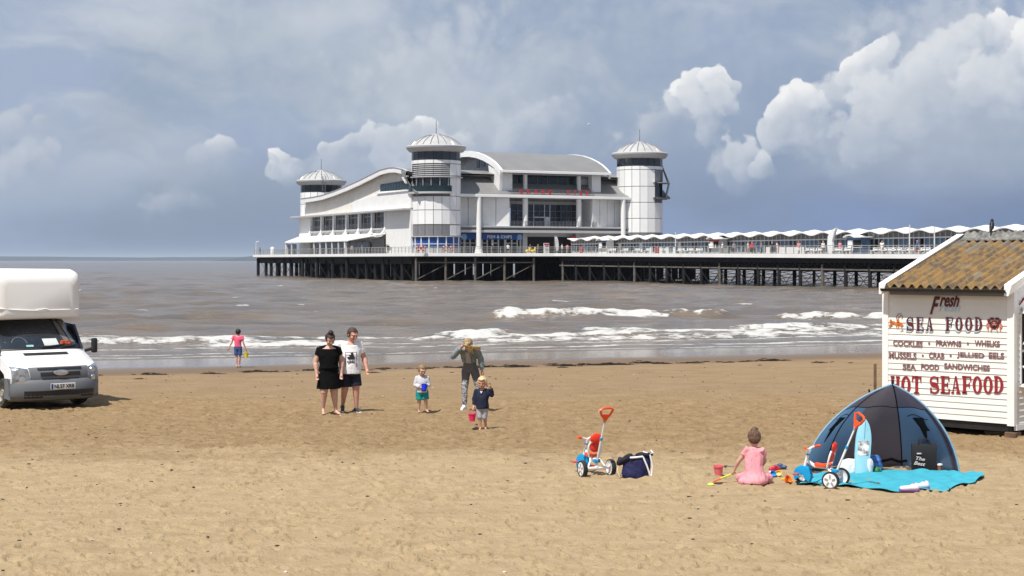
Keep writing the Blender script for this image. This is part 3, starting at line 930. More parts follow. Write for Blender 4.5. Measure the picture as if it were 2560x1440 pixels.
# balcony slab in stepped bands
bl, br_ = FX(1150, -2.0), FX(1590, -2.0)
for (z0, z1, y) in ((9.0, 9.3, -2.3), (8.62, 8.95, -2.0), (8.1, 8.57, -2.25)):
    MB().box(bl, br_, y, 2.4, z0, z1).build('balcony_band', m_grey if z0 != 8.62 else m_dgrey, pv, bevel=0.03)
rl, rr_ = FX(1276, -2.2), FX(1491, -2.2)
rb = MB()
for k in range(4): rb.box(rl, rr_, -2.22, -2.16, 9.45 + k * 0.24, 9.51 + k * 0.24)
for k in range(24): rb.box(rl + (rr_ - rl) * k / 23 - 0.03, rl + (rr_ - rl) * k / 23 + 0.03, -2.22, -2.16, 9.3, 10.25)
rb.build('balcony_rail', m_dgrey, pv)
# ground floor: wall, blue shop, dark entrance
MB().box(3.6, BX - 3.6, 0.2, 1.0, DZ, 8.1).build('ground_wall', m_grey, pv)
s0, s1 = FX(1143, -0.4), FX(1303, -0.4)
MB().box(s0, s1, -0.5, 0.15, ZV(599, 10, 0), 8.05).build('shop_sign', m_blue, pv, bevel=0.1, seg=2)
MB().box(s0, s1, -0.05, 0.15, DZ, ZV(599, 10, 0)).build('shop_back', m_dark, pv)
for u in (1151, 1161, 1175, 1190, 1205, 1218, 1231, 1246, 1263, 1279, 1293, 1301):
    x = FX(u, -0.3); w = 0.12 if u not in (1161, 1231, 1263) else 0.2
    MB().box(x - w, x + w, -0.35, -0.1, DZ, ZV(599, 10, 0)).build('shop_frame', m_grey, pv)
for a, b_ in zip((1151, 1175, 1205, 1231, 1263), (1175, 1190, 1218, 1246, 1293)):
    MB().box(FX(a, -0.3), FX(b_, -0.3), -0.28, -0.12, 6.15, 6.3).build('shop_transom', m_grey, pv)
    MB().box(FX(a, -0.3) + 0.15, FX(b_, -0.3) - 0.1, -0.2, -0.1, DZ + 0.1, 6.1).build('shop_pane', m_glass, pv)
tx = obj('shop_lettering', text_mesh('shop_lettering', 'FISH & CHIPS', 0.78, 0.02, offset=0.012, space=1.12), mat('sign_white', (0.8, 0.82, 0.85), 0.5, 0.02), pv, loc=(FX(1249, -0.55), -0.56, 7.35), rot=(R(90), 0, 0))
for u in (1160, 1299):
    xx = FX(u, -0.55)
    MB().prism([(-0.45, -0.5), (0.45, -0.5), (0.55, 0.1), (0.3, 0.5), (-0.3, 0.5), (-0.55, 0.1)], 'xz', 0, 0.06).build('shop_crest', mat('crest_blue', (0.20, 0.36, 0.62), 0.5, 0.1), pv, loc=(xx, -0.6, 7.35))
e0, e1 = FX(1318, -0.2), FX(1440, -0.2)
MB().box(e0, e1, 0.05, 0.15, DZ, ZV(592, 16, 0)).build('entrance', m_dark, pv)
for u in (1311, 1443): MB().box(FX(u, -0.3) - 0.45, FX(u, -0.3) + 0.45, -0.6, 0.1, DZ, 8.05).build('entrance_pier', m_grey, pv)
MB().box(FX(1426, -0.6), FX(1440, -0.6), -0.65, -0.55, 6.2, 7.6).build('red_banner', m_red, pv)
MB().box(FX(1441, -0.6), FX(1452, -0.6), -0.75, -0.66, 4.8, 6.6).build('red_banner', m_red, pv)

# ---- upper hall with its barrel roof
ux0, ux1 = FX(1253, -2.0), FX(1526, -2.0)
up = [(-2.0, 19.35), (-0.6, 20.2), (1.0, 21.0), (3.0, 21.75), (5.5, 22.5), (8.5, 23.15), (12, 23.6), (15.5, 23.75), (20, 23.5), (26, 22.6), (33, 21.0), (40, 18.6)]
poly = up + [(y, z - 0.3) for y, z in up[::-1]]
MB().prism(poly, 'yz', ux0 + 0.35, ux1 - 0.2).build('upper_roof', m_roof, pv, smooth=True)
for xa, xb in ((ux0 - 0.1, ux0 + 0.34), (ux1 - 0.19, ux1 + 0.15)):
    poly = [(y, z + 0.1) for y, z in up] + [(y + (0.0 if y > 0 else 0.3), z - 1.0) for y, z in up[::-1]]
    MB().prism(poly, 'yz', xa, xb).build('roof_verge', m_panel, pv)
MB().box(ux0, ux1, -2.35, -2.01, 18.95, 19.4).build('upper_fascia', m_panel, pv, bevel=0.04)
poly = [(y, z - 0.35) for y, z in up if 1.7 < y < 36] + [(36, 14), (1.7, 14)]
MB().prism(poly, 'yz', ux0 + 2.2, ux1 - 1.6).build('upper_hall', m_smoke_shade, pv)  # dark colour paints in the shadow of the side recess
MB().hexa([(ux0 + 0.05, -1.0, 15), (ux0 + 0.6, -1.0, 15), (ux0 + 0.6, 2.2, 15), (ux0 + 0.05, 2.2, 15), (ux0 - 0.02, -1.6, 18.95), (ux0 + 0.6, -1.6, 18.95), (ux0 + 0.6, 3.4, 20.5), (ux0 - 0.02, 3.4, 20.5)]).build('buttress', m_white, pv)
for k, (a, b_) in enumerate(((9.5, 11.3), (12.0, 13.2))):
    MB().box(ux0 + 2.1, ux0 + 2.2, a, b_, 20.6, 22.1).build('window_pane', m_glass, pv)
wx = [FX(u, -0.6) for u in (1254, 1279, 1478, 1500)]
MB().box(wx[0], wx[1], -0.9, 0.6, 15, 18.95).build('upper_wall', m_white, pv)
MB().box(wx[2], wx[3], -0.9, 0.6, 15, 18.95).build('upper_wall', m_white, pv)
MB().box(wx[3], ux1 - 1.0, 0.0, 0.6, 15, 18.95).build('upper_wall', m_white, pv)
MB().box(wx[1], wx[2], -0.9, 0.6, 18.75, 18.95).build('upper_lintel', m_grey, pv)
n = 7
for i in range(n):
    a = wx[1] + (wx[2] - 2.2 - wx[1]) * i / n; b_ = wx[1] + (wx[2] - 2.2 - wx[1]) * (i + 1) / n
    MB().box(a + 0.05, b_ - 0.05, 1.2, 1.3, 15.1, 18.6).build('window_pane', m_teal, pv)
    MB().box(a - 0.05, a + 0.05, 1.1, 1.3, 15.1, 18.75).build('mullion', m_dgrey, pv)
MB().box(wx[2] - 2.2, ux1 - 1.6, 1.2, 1.6, 15, 18.75).build('upper_wall', m_grey, pv)
for u in (1313, 1447): MB().cyl((0, 0, 15), (0, 0, 18.8), 0.4, n=16).build('round_column', m_white, pv, smooth=True, loc=(FX(u, -0.2), -0.2, 0))
gl, gr = FX(1277, -2.3), FX(1484, -2.3)
rb = MB()
for k in range(4): rb.box(gl, gr, -2.32, -2.26, 15.1 + k * 0.28, 15.17 + k * 0.28)
for k in range(22): rb.box(gl + (gr - gl) * k / 21 - 0.03, gl + (gr - gl) * k / 21 + 0.03, -2.32, -2.26, 14.95, 16.05)
rb.build('balcony_rail', m_dgrey, pv)
for u, ch in zip((1303, 1321, 1340, 1357, 1376, 1421, 1438, 1452, 1468), 'GRANDPIER'):
    obj('letter', text_mesh('letter', ch, 1.05, 0.03, offset=0.03), m_red, pv, loc=(FX(u, -2.35), -2.37, 15.55), rot=(R(90), 0, 0))

# ================================================================== deck, piles, railings
pier = empty('pier', (AX, AY, 0), PRZ, 'long pier deck with white edge on rows of black iron piles', 'pier')
WQ0, WQ1, WE = 13.7, 28.3, -160.0


def wz(e): return DZ - 0.60 * min(1.0, max(0.0, (-20 - e) / 110.0))


outline = [(-9, 81), (-9, -12), (WQ0, -20), (WQ1, -20), (51, -12), (51, 81)]
MB().prism(outline, 'xy', 3.72, DZ).build('deck', m_plank, pier)
MB().hexa([(WQ0 + 0.1, WE, wz(WE) - 0.5), (WQ1 - 0.1, WE, wz(WE) - 0.5), (WQ1 - 0.1, -19.9, DZ - 0.5), (WQ0 + 0.1, -19.9, DZ - 0.5), (WQ0 + 0.1, WE, wz(WE) + 0.01), (WQ1 - 0.1, WE, wz(WE) + 0.01), (WQ1 - 0.1, -19.9, DZ + 0.01), (WQ0 + 0.1, -19.9, DZ + 0.01)]).build('deck', m_plank, pier)
for (a, b_) in zip(outline[:2], outline[1:3]):
    p, q = Vector((*a, 4.08)), Vector((*b_, 4.08))
    k = max(1, round((q - p).length / 13))
    for i in range(k):
        MB().bar(p.lerp(q, i / k), p.lerp(q, (i + 0.997) / k), 0.16, 0.52).build('fascia', m_deckw, pier)
seg = 10
for i in range(seg):
    a = -20 + (WE + 20) * i / seg; b_ = -20 + (WE + 20) * (i + 0.998) / seg
    MB().bar((WQ0, a, wz(a) - 0.22), (WQ0, b_, wz(b_) - 0.22), 0.16, 0.52).build('fascia', m_deckw, pier)
# girders under the pavilion
for q in np.linspace(-8, 49, 11):
    MB().box(q - 0.25, q + 0.25, -9, 80, 2.5, 3.72).build('girder', m_iron, pier)
for e in range(-9, 80, 11):
    MB().box(-8.6, 50, e - 0.15, e + 0.15, 2.55, 3.3).build('cross_girder', m_iron, pier)
pm = MB().cyl((0, 0, ZW - 2), (0, 0, 3.6), 0.36, n=8).mesh('pile', smooth=True); pm.materials.append(m_iron)
pmn = MB().cyl((0, 0, ZW - 2), (0, 0, 3.6), 0.25, n=8).mesh('pile', smooth=True); pmn.materials.append(m_iron)
pm2 = MB().cyl((0, 0, ZW - 2), (0, 0, 3.6), 0.22, n=8).mesh('pile', smooth=True); pm2.materials.append(m_rust_sunlit)
inner = MB()
for j, q in enumerate(np.linspace(-8, 49, 15)):
    for i in range(21):
        e = -8.5 + i * 4.4
        lx_, ly_ = q + rng.normal(0, 0.25), e + rng.normal(0, 0.3)
        if j < 4 or i == 0: obj('pile', pm, None, pier, loc=(lx_, ly_, 0))
        else: inner.cyl((lx_, ly_, ZW - 2), (lx_, ly_, 3.6), 0.36, n=6)
tag(inner.build('inner_piles', m_iron, pier), kind='stuff')
for i in range(16):            # raking rods on the outermost row
    e = -8.5 + i * 5.4
    for s in (1, -1):
        MB().cyl((-8.1, e + (0 if s > 0 else 5.4), 2.6), (-8.1, e + (5.4 if s > 0 else 0), ZW + 0.3), 0.05, n=5).build('brace_rod', m_iron, pier)
P0, P1 = Vector((-8.6, -11.3, 0)), Vector((WQ0 - 0.3, -19.2, 0))  # shore-edge frame: sunlight on it is put in as paler iron
for i in range(5):
    p = P0.lerp(P1, i / 4.0 * 0.86)
    obj('pile', pm2, None, pier, loc=p)
    if i:
        p_ = P0.lerp(P1, (i - 1) / 4.0 * 0.86)
        MB().cyl(p + Vector((0, 0, 2.4)), p_ + Vector((0, 0, ZW + 0.4)), 0.07, n=5).build('brace_rod', m_rust_sunlit, pier)
MB().bar(P0 + Vector((0, 0, 2.75)), P0.lerp(P1, 0.86) + Vector((0, 0, 2.75)), 0.2, 0.22).build('beam', m_rust_sunlit, pier)
# the neck: two rows of piles, lattice girders, raking rods
BAY = 4.8
nb = 29
for side_, q in ((0, WQ0 + 0.7), (1, WQ1 - 0.9)):
    for i in range(nb):
        e = -21 - i * BAY
        if i < 12: obj('pile', pmn, None, pier, loc=(WQ0 + 0.7 + 4.2 + side_ * 4.2, e - 1.6 * side_, -0.9))
        obj('pile', pmn if (i * 7 + side_ * 3) % 5 else pm2, None, pier, loc=(q, e, -0.9 + wz(e) - DZ + 0.3))
        if i:
            mid = e + BAY / 2
            for s in (0, BAY):
                MB().cyl((q, e + s, 1.5), (q, mid, ZW + 0.2), 0.045, n=5).build('brace_rod', m_iron, pier)
            MB().cyl((q, e + 0.0, 1.6), (WQ0 + WQ1 - q, e + BAY, ZW + 0.3), 0.04, n=5).build('brace_rod', m_iron, pier)
    a = -20.0; b_ = -21 - nb * BAY
    MB().bar((q, a, DZ - 0.85), (q, b_, wz(b_) - 0.85), 0.3, 0.75).build('top_girder', m_iron, pier)
    MB().bar((q, a, DZ - 2.05), (q, b_, wz(b_) - 2.05), 0.34, 0.2).build('bottom_chord', m_rust_sunlit, pier)
    lt = MB(); k = 0; e = a
    while e > b_ + 1.3:
        z = wz(e)
        lt.cyl((q, e, z - 1.1), (q, e - 1.2, z - 2.0), 0.07, n=5); lt.cyl((q, e - 1.2, z - 1.1), (q, e, z - 2.0), 0.07, n=5)
        lt.box(q - 0.06, q + 0.06, e - 0.06, e + 0.06, z - 2.0, z - 1.1)
        e -= 1.2
    tag(lt.build('lattice', m_iron, pier), kind='stuff')
for i in range(nb): MB().box(WQ0 + 0.7, WQ1 - 0.9, -21 - i * BAY - 0.2, -21 - i * BAY + 0.2, wz(-21 - i * BAY) - 2.3, wz(-21 - i * BAY) - 0.55).build('cross_girder', m_iron, pier)


# railings along the edges
def railing(p, q, step=1.6):
    p = Vector(p); q = Vector(q); L = (q - p).length; n = max(1, round(L / step))
    rb = MB()
    for h in (1.1, 0.82, 0.55, 0.28): rb.bar(p + Vector((0, 0, h)), q + Vector((0, 0, h)), 0.05, 0.05 if h < 1 else 0.09)
    for i in range(n + 1):
        a = p.lerp(q, i / n); rb.bar(a, a + Vector((0, 0, 1.12)), 0.08, 0.08, up=(1, 0, 0))
    rb.build('railing', m_rail, pier)


railing((-8.8, 80.8, DZ), (-8.8, -11.8, DZ))
railing((-8.8, -11.9, DZ), (WQ0, -19.8, DZ))
railing((-8.8, 80.9, DZ), (50, 80.9, DZ), 2.2)
for i in range(5):
    a = -20 - 26 * i; railing((WQ0 + 0.1, a, wz(a)), (WQ0 + 0.1, a - 25.9, wz(a - 25.9)), 1.7)

# ================================================================== glazed walkway canopy
can = empty('walkway_canopy', (AX, AY, 0), PRZ, 'white wavy roofed glazed shelter running along the pier', 'shelter')
CQ0, CQ1 = 18.2, 24.6
CZ = 6.75


def shell_bay(s, w):
    e = -BAY * s
    ww = 1 - abs(2 * w - 1)          # 0 at the eaves, 1 at the ridge
    z = CZ + 0.36 * ww + 0.20 * math.cos(2 * PI * s) * (1 - 2.1 * ww)
    return (CQ0 - 0.9 + (CQ1 - CQ0 + 1.8) * w, e, z)


m_wave = mat('wave_roof_white', (0.84, 0.84, 0.83), 0.4, 0.03, 0.8, dirt=((0.55, 0.53, 0.5), 0.25))
sm = MB().shell(shell_bay, 16, 12, (0, 0, -0.16)).mesh('roof_shell', smooth=True, ang=50); sm.materials.append(m_wave)


def arch(s, t):
    p = shell_bay(s, 0.06)
    return (CQ0 + 0.02, p[1], 5.95 + (p[2] - 0.12 - 5.95) * t)


am = MB().shell(arch, 12, 1, (0.08, 0, 0)).mesh('arch_panel'); am.materials.append(m_smoke_shade)
lm = MB().box(CQ0 - 0.12, CQ0 + 0.06, -BAY, 0, 5.82, 5.98).mesh('lintel'); lm.materials.append(m_panel)
pm_ = MB().box(CQ0 - 0.1, CQ0 + 0.1, -0.08, 0.08, 3.2, 6.6).mesh('post'); pm_.materials.append(m_grey)
gm = MB().box(CQ0, CQ0 + 0.05, -0.42, 0.42, 4.35, 5.82).mesh('glass_pane'); gm.materials.append(m_blueg)
gm2 = MB().box(CQ0, CQ0 + 0.05, -0.42, 0.42, 4.35, 5.82).mesh('glass_pane'); gm2.materials.append(m_glass)
gm3 = MB().box(CQ0 - 0.02, CQ0 + 0.05, -0.42, 0.42, 4.35, 5.82).mesh('notice_panel'); gm3.materials.append(m_panel)
km = MB().box(CQ0 - 0.02, CQ0 + 0.1, -BAY + 0.1, -0.1, 3.4, 4.3).mesh('kick_panel'); km.materials.append(m_grey)
bk = MB().box(CQ0 + 2.6, CQ0 + 2.7, -BAY, 0, 3.4, 6.3).mesh('inner_wall'); bk.materials.append(m_dgrey)
for i in range(28):
    e = -19.5 - i * BAY + BAY * 0.5
    obj('roof_shell', sm, None, can, loc=(0, e, 0)); obj('arch_panel', am, None, can, loc=(0, e, 0)); obj('lintel', lm, None, can, loc=(0, e, 0))
    obj('kick_panel', km, None, can, loc=(0, e, wz(e) - DZ + 0.25)); obj('inner_wall', bk, None, can, loc=(0, e, 0))
    for k in range(5):
        ee = e - 0.5 - k * 0.95
        h = (i * 13 + k * 7) % 9
        if h == 8 and i < 8: obj('notice_panel', gm3, None, can, loc=(0, ee, 0))
        elif h in (3, 5, 6): obj('glass_pane', gm2, None, can, loc=(0, ee, 0))
        elif not (h == 1 and i % 3 == 0): obj('glass_pane', gm, None, can, loc=(0, ee, 0))
        obj('post', pm_, None, can, loc=(0, ee + 0.475, 0))
# tall white fin where two stretches meet
def eW(u, q): return LY(u, q)
ef = eW(2074, CQ0 - 1.6)
fin = [(ef, 3.9), (ef + 0.3, 5.2), (ef + 0.15, 6.3), (ef - 0.5, 7.0), (ef - 1.6, 7.35), (ef - 1.2, 6.7), (ef - 0.75, 5.6), (ef - 0.8, 3.9)]
MB().prism(fin, 'yz', CQ0 - 1.8, CQ0 - 1.4).build('fin', m_wave, can, bevel=0.04)
# ================================================================== seafood hut
HC = Vector((8.73, 27.9, 0))
hut = empty('seafood_hut', HC, R(-45), 'white weatherboard seafood hut with lichened corrugated roof and painted menu wall', 'hut')
m_board = mat('hut_board_white', (0.80, 0.79, 0.75), 0.55, 0.04, 1.5, dirt=((0.66, 0.63, 0.56), 0.35))
m_barge = mat('barge_white', (0.84, 0.84, 0.83), 0.5, 0.03, 2.0, dirt=((0.66, 0.63, 0.58), 0.25))
m_black = mat('black_plastic', (0.018, 0.018, 0.02), 0.4, 0.2, 3.0)
m_maroon = mat('sign_maroon', (0.115, 0.018, 0.022), 0.6, 0.25, 8.0)
m_sred = mat('sign_red', (0.29, 0.022, 0.030), 0.6, 0.2, 8.0)
m_sgrey = mat('sign_mauve', (0.215, 0.110, 0.115), 0.65, 0.25, 10.0)
m_sblue = mat('sign_pale_blue', (0.48, 0.62, 0.72), 0.6, 0.1, 8.0)
m_orange = mat('lobster_orange', (0.62, 0.17, 0.025), 0.6, 0.35, 14.0)
m_timber = mat('old_timber', (0.16, 0.10, 0.062), 0.85, 0.35, 5.0, bump=0.5)
HL, HD, ZB, ZT = -2.56, 5.2, 0.24, 2.60


def HX(u):
    k = (u - 1280) / FPX
    return (HC.y * k - HC.x) / (0.7071 * (1 + k))


def HZ(v, X): return CH + (HORY - v) * (HC.y - 0.7071 * X) / FPX


nbd = 22
bh = (ZT - ZB) / nbd
for i in range(nbd):
    z0 = ZB + i * bh
    j = 0.0015 * math.sin(i * 2.3)
    MB().hexa([(HL + 0.08, -0.015 + j, z0), (-0.08, -0.015 + j, z0), (-0.08, 0.05, z0), (HL + 0.08, 0.05, z0), (HL + 0.08, -0.002, z0 + bh + 0.008), (-0.08, -0.002, z0 + bh + 0.008), (-0.08, 0.05, z0 + bh + 0.008), (HL + 0.08, 0.05, z0 + bh + 0.008)]).build('board', m_board, hut)
# frame, far walls, floor
MB().box(HL + 0.02, -0.02, 0.06, HD - 0.05, ZB, ZB + 0.08).build('floor', m_timber, hut)
for x in (HL, 0.0):
    MB().box(x - (0.035 if x else 0.09), x + (0.09 if x else 0.045), -0.03, 0.07, ZB - 0.03, ZT).build('corner_post', m_barge, hut)
MB().box(HL, HL + 0.06, 0.07, HD, ZB, ZT).build('end_wall', m_board, hut)
MB().box(HL, 0, HD - 0.06, HD, ZB, ZT).build('back_wall', m_board, hut)
MB().prism([(0.05, ZT + 0.005), (HD - 0.05, ZT + 0.005), (HD / 2, ZT + 0.88)], 'yz', HL, HL + 0.06).build('gable_board', m_board, hut)
# serving side: boards round an opening
OY0, OY1, OZ0, OZ1 = 0.26, 3.4, 0.94, 2.16
ngb = 30
for i in range(ngb):
    z0 = ZB + i * 0.108; z1 = z0 + 0.112
    ya, yb = 0.07, HD - 0.07
    if z1 > ZT:
        t = (z0 - ZT) / 0.9
        if t > 0.93: continue
        ya = max(ya, HD / 2 * max(t, 0) + 0.05); yb = HD - ya
    spans = [(ya, yb)]
    if z1 > OZ0 and z0 < OZ1: spans = [(ya, OY0), (OY1, yb)]
    for a, b_ in spans:
        MB().hexa([(-0.02, a, z0), (0.030, a, z0), (0.030, b_, z0), (-0.02, b_, z0), (-0.02, a, z1), (0.006, a, z1), (0.006, b_, z1), (-0.02, b_, z1)]).build('board', m_board, hut)
MB().box(-0.03, 0.5, OY0 - 0.03, OY1 + 0.03, OZ0 - 0.06, OZ0 - 0.01).build('counter', m_barge, hut)
MB().box(0.0, 0.04, OY0 - 0.05, OY0, OZ0, OZ1).build('hatch_frame', m_barge, hut)
MB().hexa([(0.02, OY0 - 0.02, OZ1), (0.85, OY0 - 0.02, OZ1 + 0.14), (0.85, OY1 + 0.02, OZ1 + 0.14), (0.02, OY1 + 0.02, OZ1), (0.02, OY0 - 0.02, OZ1 + 0.04), (0.85, OY0 - 0.02, OZ1 + 0.18), (0.85, OY1 + 0.02, OZ1 + 0.18), (0.02, OY1 + 0.02, OZ1 + 0.04)]).build('hatch_flap', m_barge, hut)
MB().box(-1.3, -1.25, 0.1, HD - 0.1, ZB, ZT).build('inner_partition', m_dgrey, hut)
MB().box(-0.9, -0.3, 0.3, 3.3, 1.45, 1.49).build('shelf', m_barge, hut)
MB().box(-0.6, -0.15, 0.3, 3.3, ZB + 0.1, OZ0 - 0.1).build('cold_counter', m_dgrey, hut)
MB().tube([(0.03, OY0 + 0.05, 1.62), (0.5, OY0 + 0.05, OZ1 + 0.06)], 0.012, 6).build('stay', m_barge, hut)
MB().tube([(0.03, OY0 + 0.05, OZ0 + 0.3), (0.45, OY0 + 0.05, OZ0)], 0.018, 6).build('stay', m_barge, hut)
MB().box(0.03, 0.10, OY0 - 0.02, OY0 + 0.12, OZ1 + 0.05, OZ1 + 0.10).build('hinge_block', m_grey, hut)
# chassis and timbers
MB().box(HL + 0.05, -0.02, 0.02, HD - 0.1, 0.10, ZB - 0.02).build('chassis', m_black, hut)
MB().box(HL + 0.9, HL + 1.02, -0.02, 0.1, 0.08, 0.2).build('tow_bracket', m_dgrey, hut)
MB().box(0.0, 0.05, 0.05, HD, 0.13, ZB - 0.01).build('skirting', m_barge, hut)
# roof
m_lich = bpy.data.materials.new('lichened_corrugated'); m_lich.use_nodes = True
N = NT(m_lich.node_tree); b = m_lich.node_tree.nodes['Principled BSDF']
t_ = N.n('ShaderNodeTexCoord'); mp = N.n('ShaderNodeMapping'); m_lich.node_tree.links.new(t_.outputs['Object'], mp.inputs[0]); mp.inputs['Scale'].default_value = (1.0, 0.42, 0.42)
vv = mp.outputs[0]
na = N.noise(vv, 9.0, 7, 0.68); nb_ = N.noise(vv, 3.2, 6, 0.62); nc = N.noise(t_.outputs['Object'], 30.0, 5, 0.7)
cc = N.mix(N.ss(na, 0.36, 0.62), (0.095, 0.072, 0.052), (0.25, 0.148, 0.048))
cc = N.mix(N.ss(nb_, 0.56, 0.70), cc, (0.29, 0.175, 0.036))
sxyz = N.n('ShaderNodeSeparateXYZ'); m_lich.node_tree.links.new(t_.outputs['Object'], sxyz.inputs[0])
cc = N.mix(N.m('MULTIPLY', N.ss(N.m('ADD', nb_, N.m('MULTIPLY', N.ss(sxyz.outputs[1], 1.2, 2.7), 0.22)), 0.56, 0.70), 0.8), cc, (0.18, 0.165, 0.135))
cc = N.mix(N.ss(nc, 0.66, 0.78), cc, (0.50, 0.46, 0.38))
cc = N.mix(N.ss(nc, 0.40, 0.26), cc, (0.07, 0.055, 0.045))
m_lich.node_tree.links.new(cc, b.inputs['Base Color']); b.inputs['Roughness'].default_value = 0.9
bp = N.n('ShaderNodeBump'); bp.inputs['Strength'].default_value = 0.6; bp.inputs['Distance'].default_value = 0.02
m_lich.node_tree.links.new(na, bp.inputs['Height']); m_lich.node_tree.links.new(bp.outputs[0], b.inputs['Normal'])
RX0, RX1 = HL + 0.10, -0.02
EYv, EZv, RYv, RZv = -0.20, ZT + 0.03, HD / 2, ZT + 0.93
slope = math.atan2(RZv - EZv, RYv - EYv)
for side_ in (0, 1):
    for k in range(3):
        xa = RX0 + (RX1 - RX0) * k / 3; xb = RX0 + (RX1 - RX0) * (k + 1) / 3 + (0.03 if k < 2 else 0)

        def rf(s, t, xa=xa, xb=xb, k=k):
            x = xa + (xb - xa) * s
            w = 0.036 * math.sin(2 * PI * (x - RX0) / 0.182) + 0.004 * k
            y = EYv + (RYv - EYv) * t
            z = EZv + (RZv - EZv) * t + w + 0.012 * math.sin(x * 2.1) * (1 - t)
            return (x, y if not side_ else HD - y, z)
        MB().shell(rf, 60, 6, (0, 0, -0.012)).build('roof_sheet', m_lich, hut, smooth=True, ang=60)
for x, w in ((RX0 - 0.03, 0.05), (RX1 + 0.03, 0.05)):
    for s in (0, 1):
        f_ = (lambda y: y) if not s else (lambda y: HD - y)
        MB().hexa([(x - 0.05, f_(EYv - 0.03), EZv - 0.15), (x + 0.03, f_(EYv - 0.03), EZv - 0.15), (x + 0.03, f_(RYv), RZv - 0.10), (x - 0.05, f_(RYv), RZv - 0.10),
                   (x - 0.05, f_(EYv - 0.03), EZv + 0.05), (x + 0.10, f_(EYv - 0.03), EZv + 0.05), (x + 0.10, f_(RYv), RZv + 0.09), (x - 0.05, f_(RYv), RZv + 0.09)]).build('barge_board', m_barge, hut)
rm = MB()
for i in range(60):
    pass
rc = [(RYv - 0.24, RZv - 0.03), (RYv - 0.10, RZv + 0.04), (RYv - 0.06, RZv + 0.10), (RYv, RZv + 0.13), (RYv + 0.06, RZv + 0.10), (RYv + 0.10, RZv + 0.04), (RYv + 0.24, RZv - 0.03)]
m_ridge = mat('ridge_grey', (0.15, 0.145, 0.135), 0.85, 0.4, 12.0, dirt=((0.42, 0.41, 0.38), 0.7))
nr = 6
for k in range(nr):
    xa = RX0 + 0.12 + (RX1 - RX0 - 0.24) * k / nr; xb = RX0 + 0.12 + (RX1 - RX0 - 0.24) * (k + 1) / nr - 0.01
    MB().shell(lambda s, t: (xa + (xb - xa) * s, rc[round(t * 6)][0], rc[round(t * 6)][1] + 0.02 * math.sin(2 * PI * s * 2.6) * (1 - abs(t - 0.5) * 1.2)), 16, 6, (0, 0, -0.02)).build('ridge_tile', m_ridge, hut, smooth=True, ang=60)
# gutter
MB().lathe([(0.055, 0), (0.055, 1), (0.046, 1), (0.046, 0)], 10, a0=PI, a1=2 * PI, M=Matrix(((0, 0, RX1 - RX0 + 0.05, 0), (1, 0, 0, 0), (0, 1, 0, 0), (0, 0, 0, 1)))).build('gutter', m_black, hut, loc=(RX0 - 0.02, EYv - 0.03, EZv - 0.045))
for x in (-2.2, -1.4, -0.6): MB().box(x - 0.015, x + 0.015, EYv - 0.03, -0.02, EZv - 0.10, EZv - 0.085).build('gutter_bracket', m_black, hut)
MB().box(RX0 + 0.1, RX1 - 0.02, -0.16, -0.12, ZT - 0.13, ZT - 0.015).build('fascia_board', m_dgrey, hut)


# ---- painted lettering
def fit(me, w, h):
    xs = [v.co.x for v in me.vertices]; ysx = [v.co.y for v in me.vertices]
    cx, cy = (max(xs) + min(xs)) / 2, (max(ysx) + min(ysx)) / 2
    kx, ky = w / (max(xs) - min(xs)), h / (max(ysx) - min(ysx))
    for v in me.vertices: v.co.x = (v.co.x - cx) * kx; v.co.y = (v.co.y - cy) * ky
    return me


def sign(name, me, mt, u0, u1, v0, v1, dy=0.0, du=0, dv=0):
    xa, xb = HX(u0), HX(u1); xc = (xa + xb) / 2
    za, zb = HZ(v1, xc), HZ(v0, xc)
    fit(me, xb - xa, zb - za)
    return obj(name, me, mt, hut, loc=(xc + du, -0.0195 - dy * 0.5, (za + zb) / 2 + dv), rot=(R(90), 0, 0))


def arc(cx, cy, rx, ry, a0, a1, n): return [(cx + rx * math.cos(R(a0 + (a1 - a0) * i / n)), cy + ry * math.sin(R(a0 + (a1 - a0) * i / n))) for i in range(n + 1)]


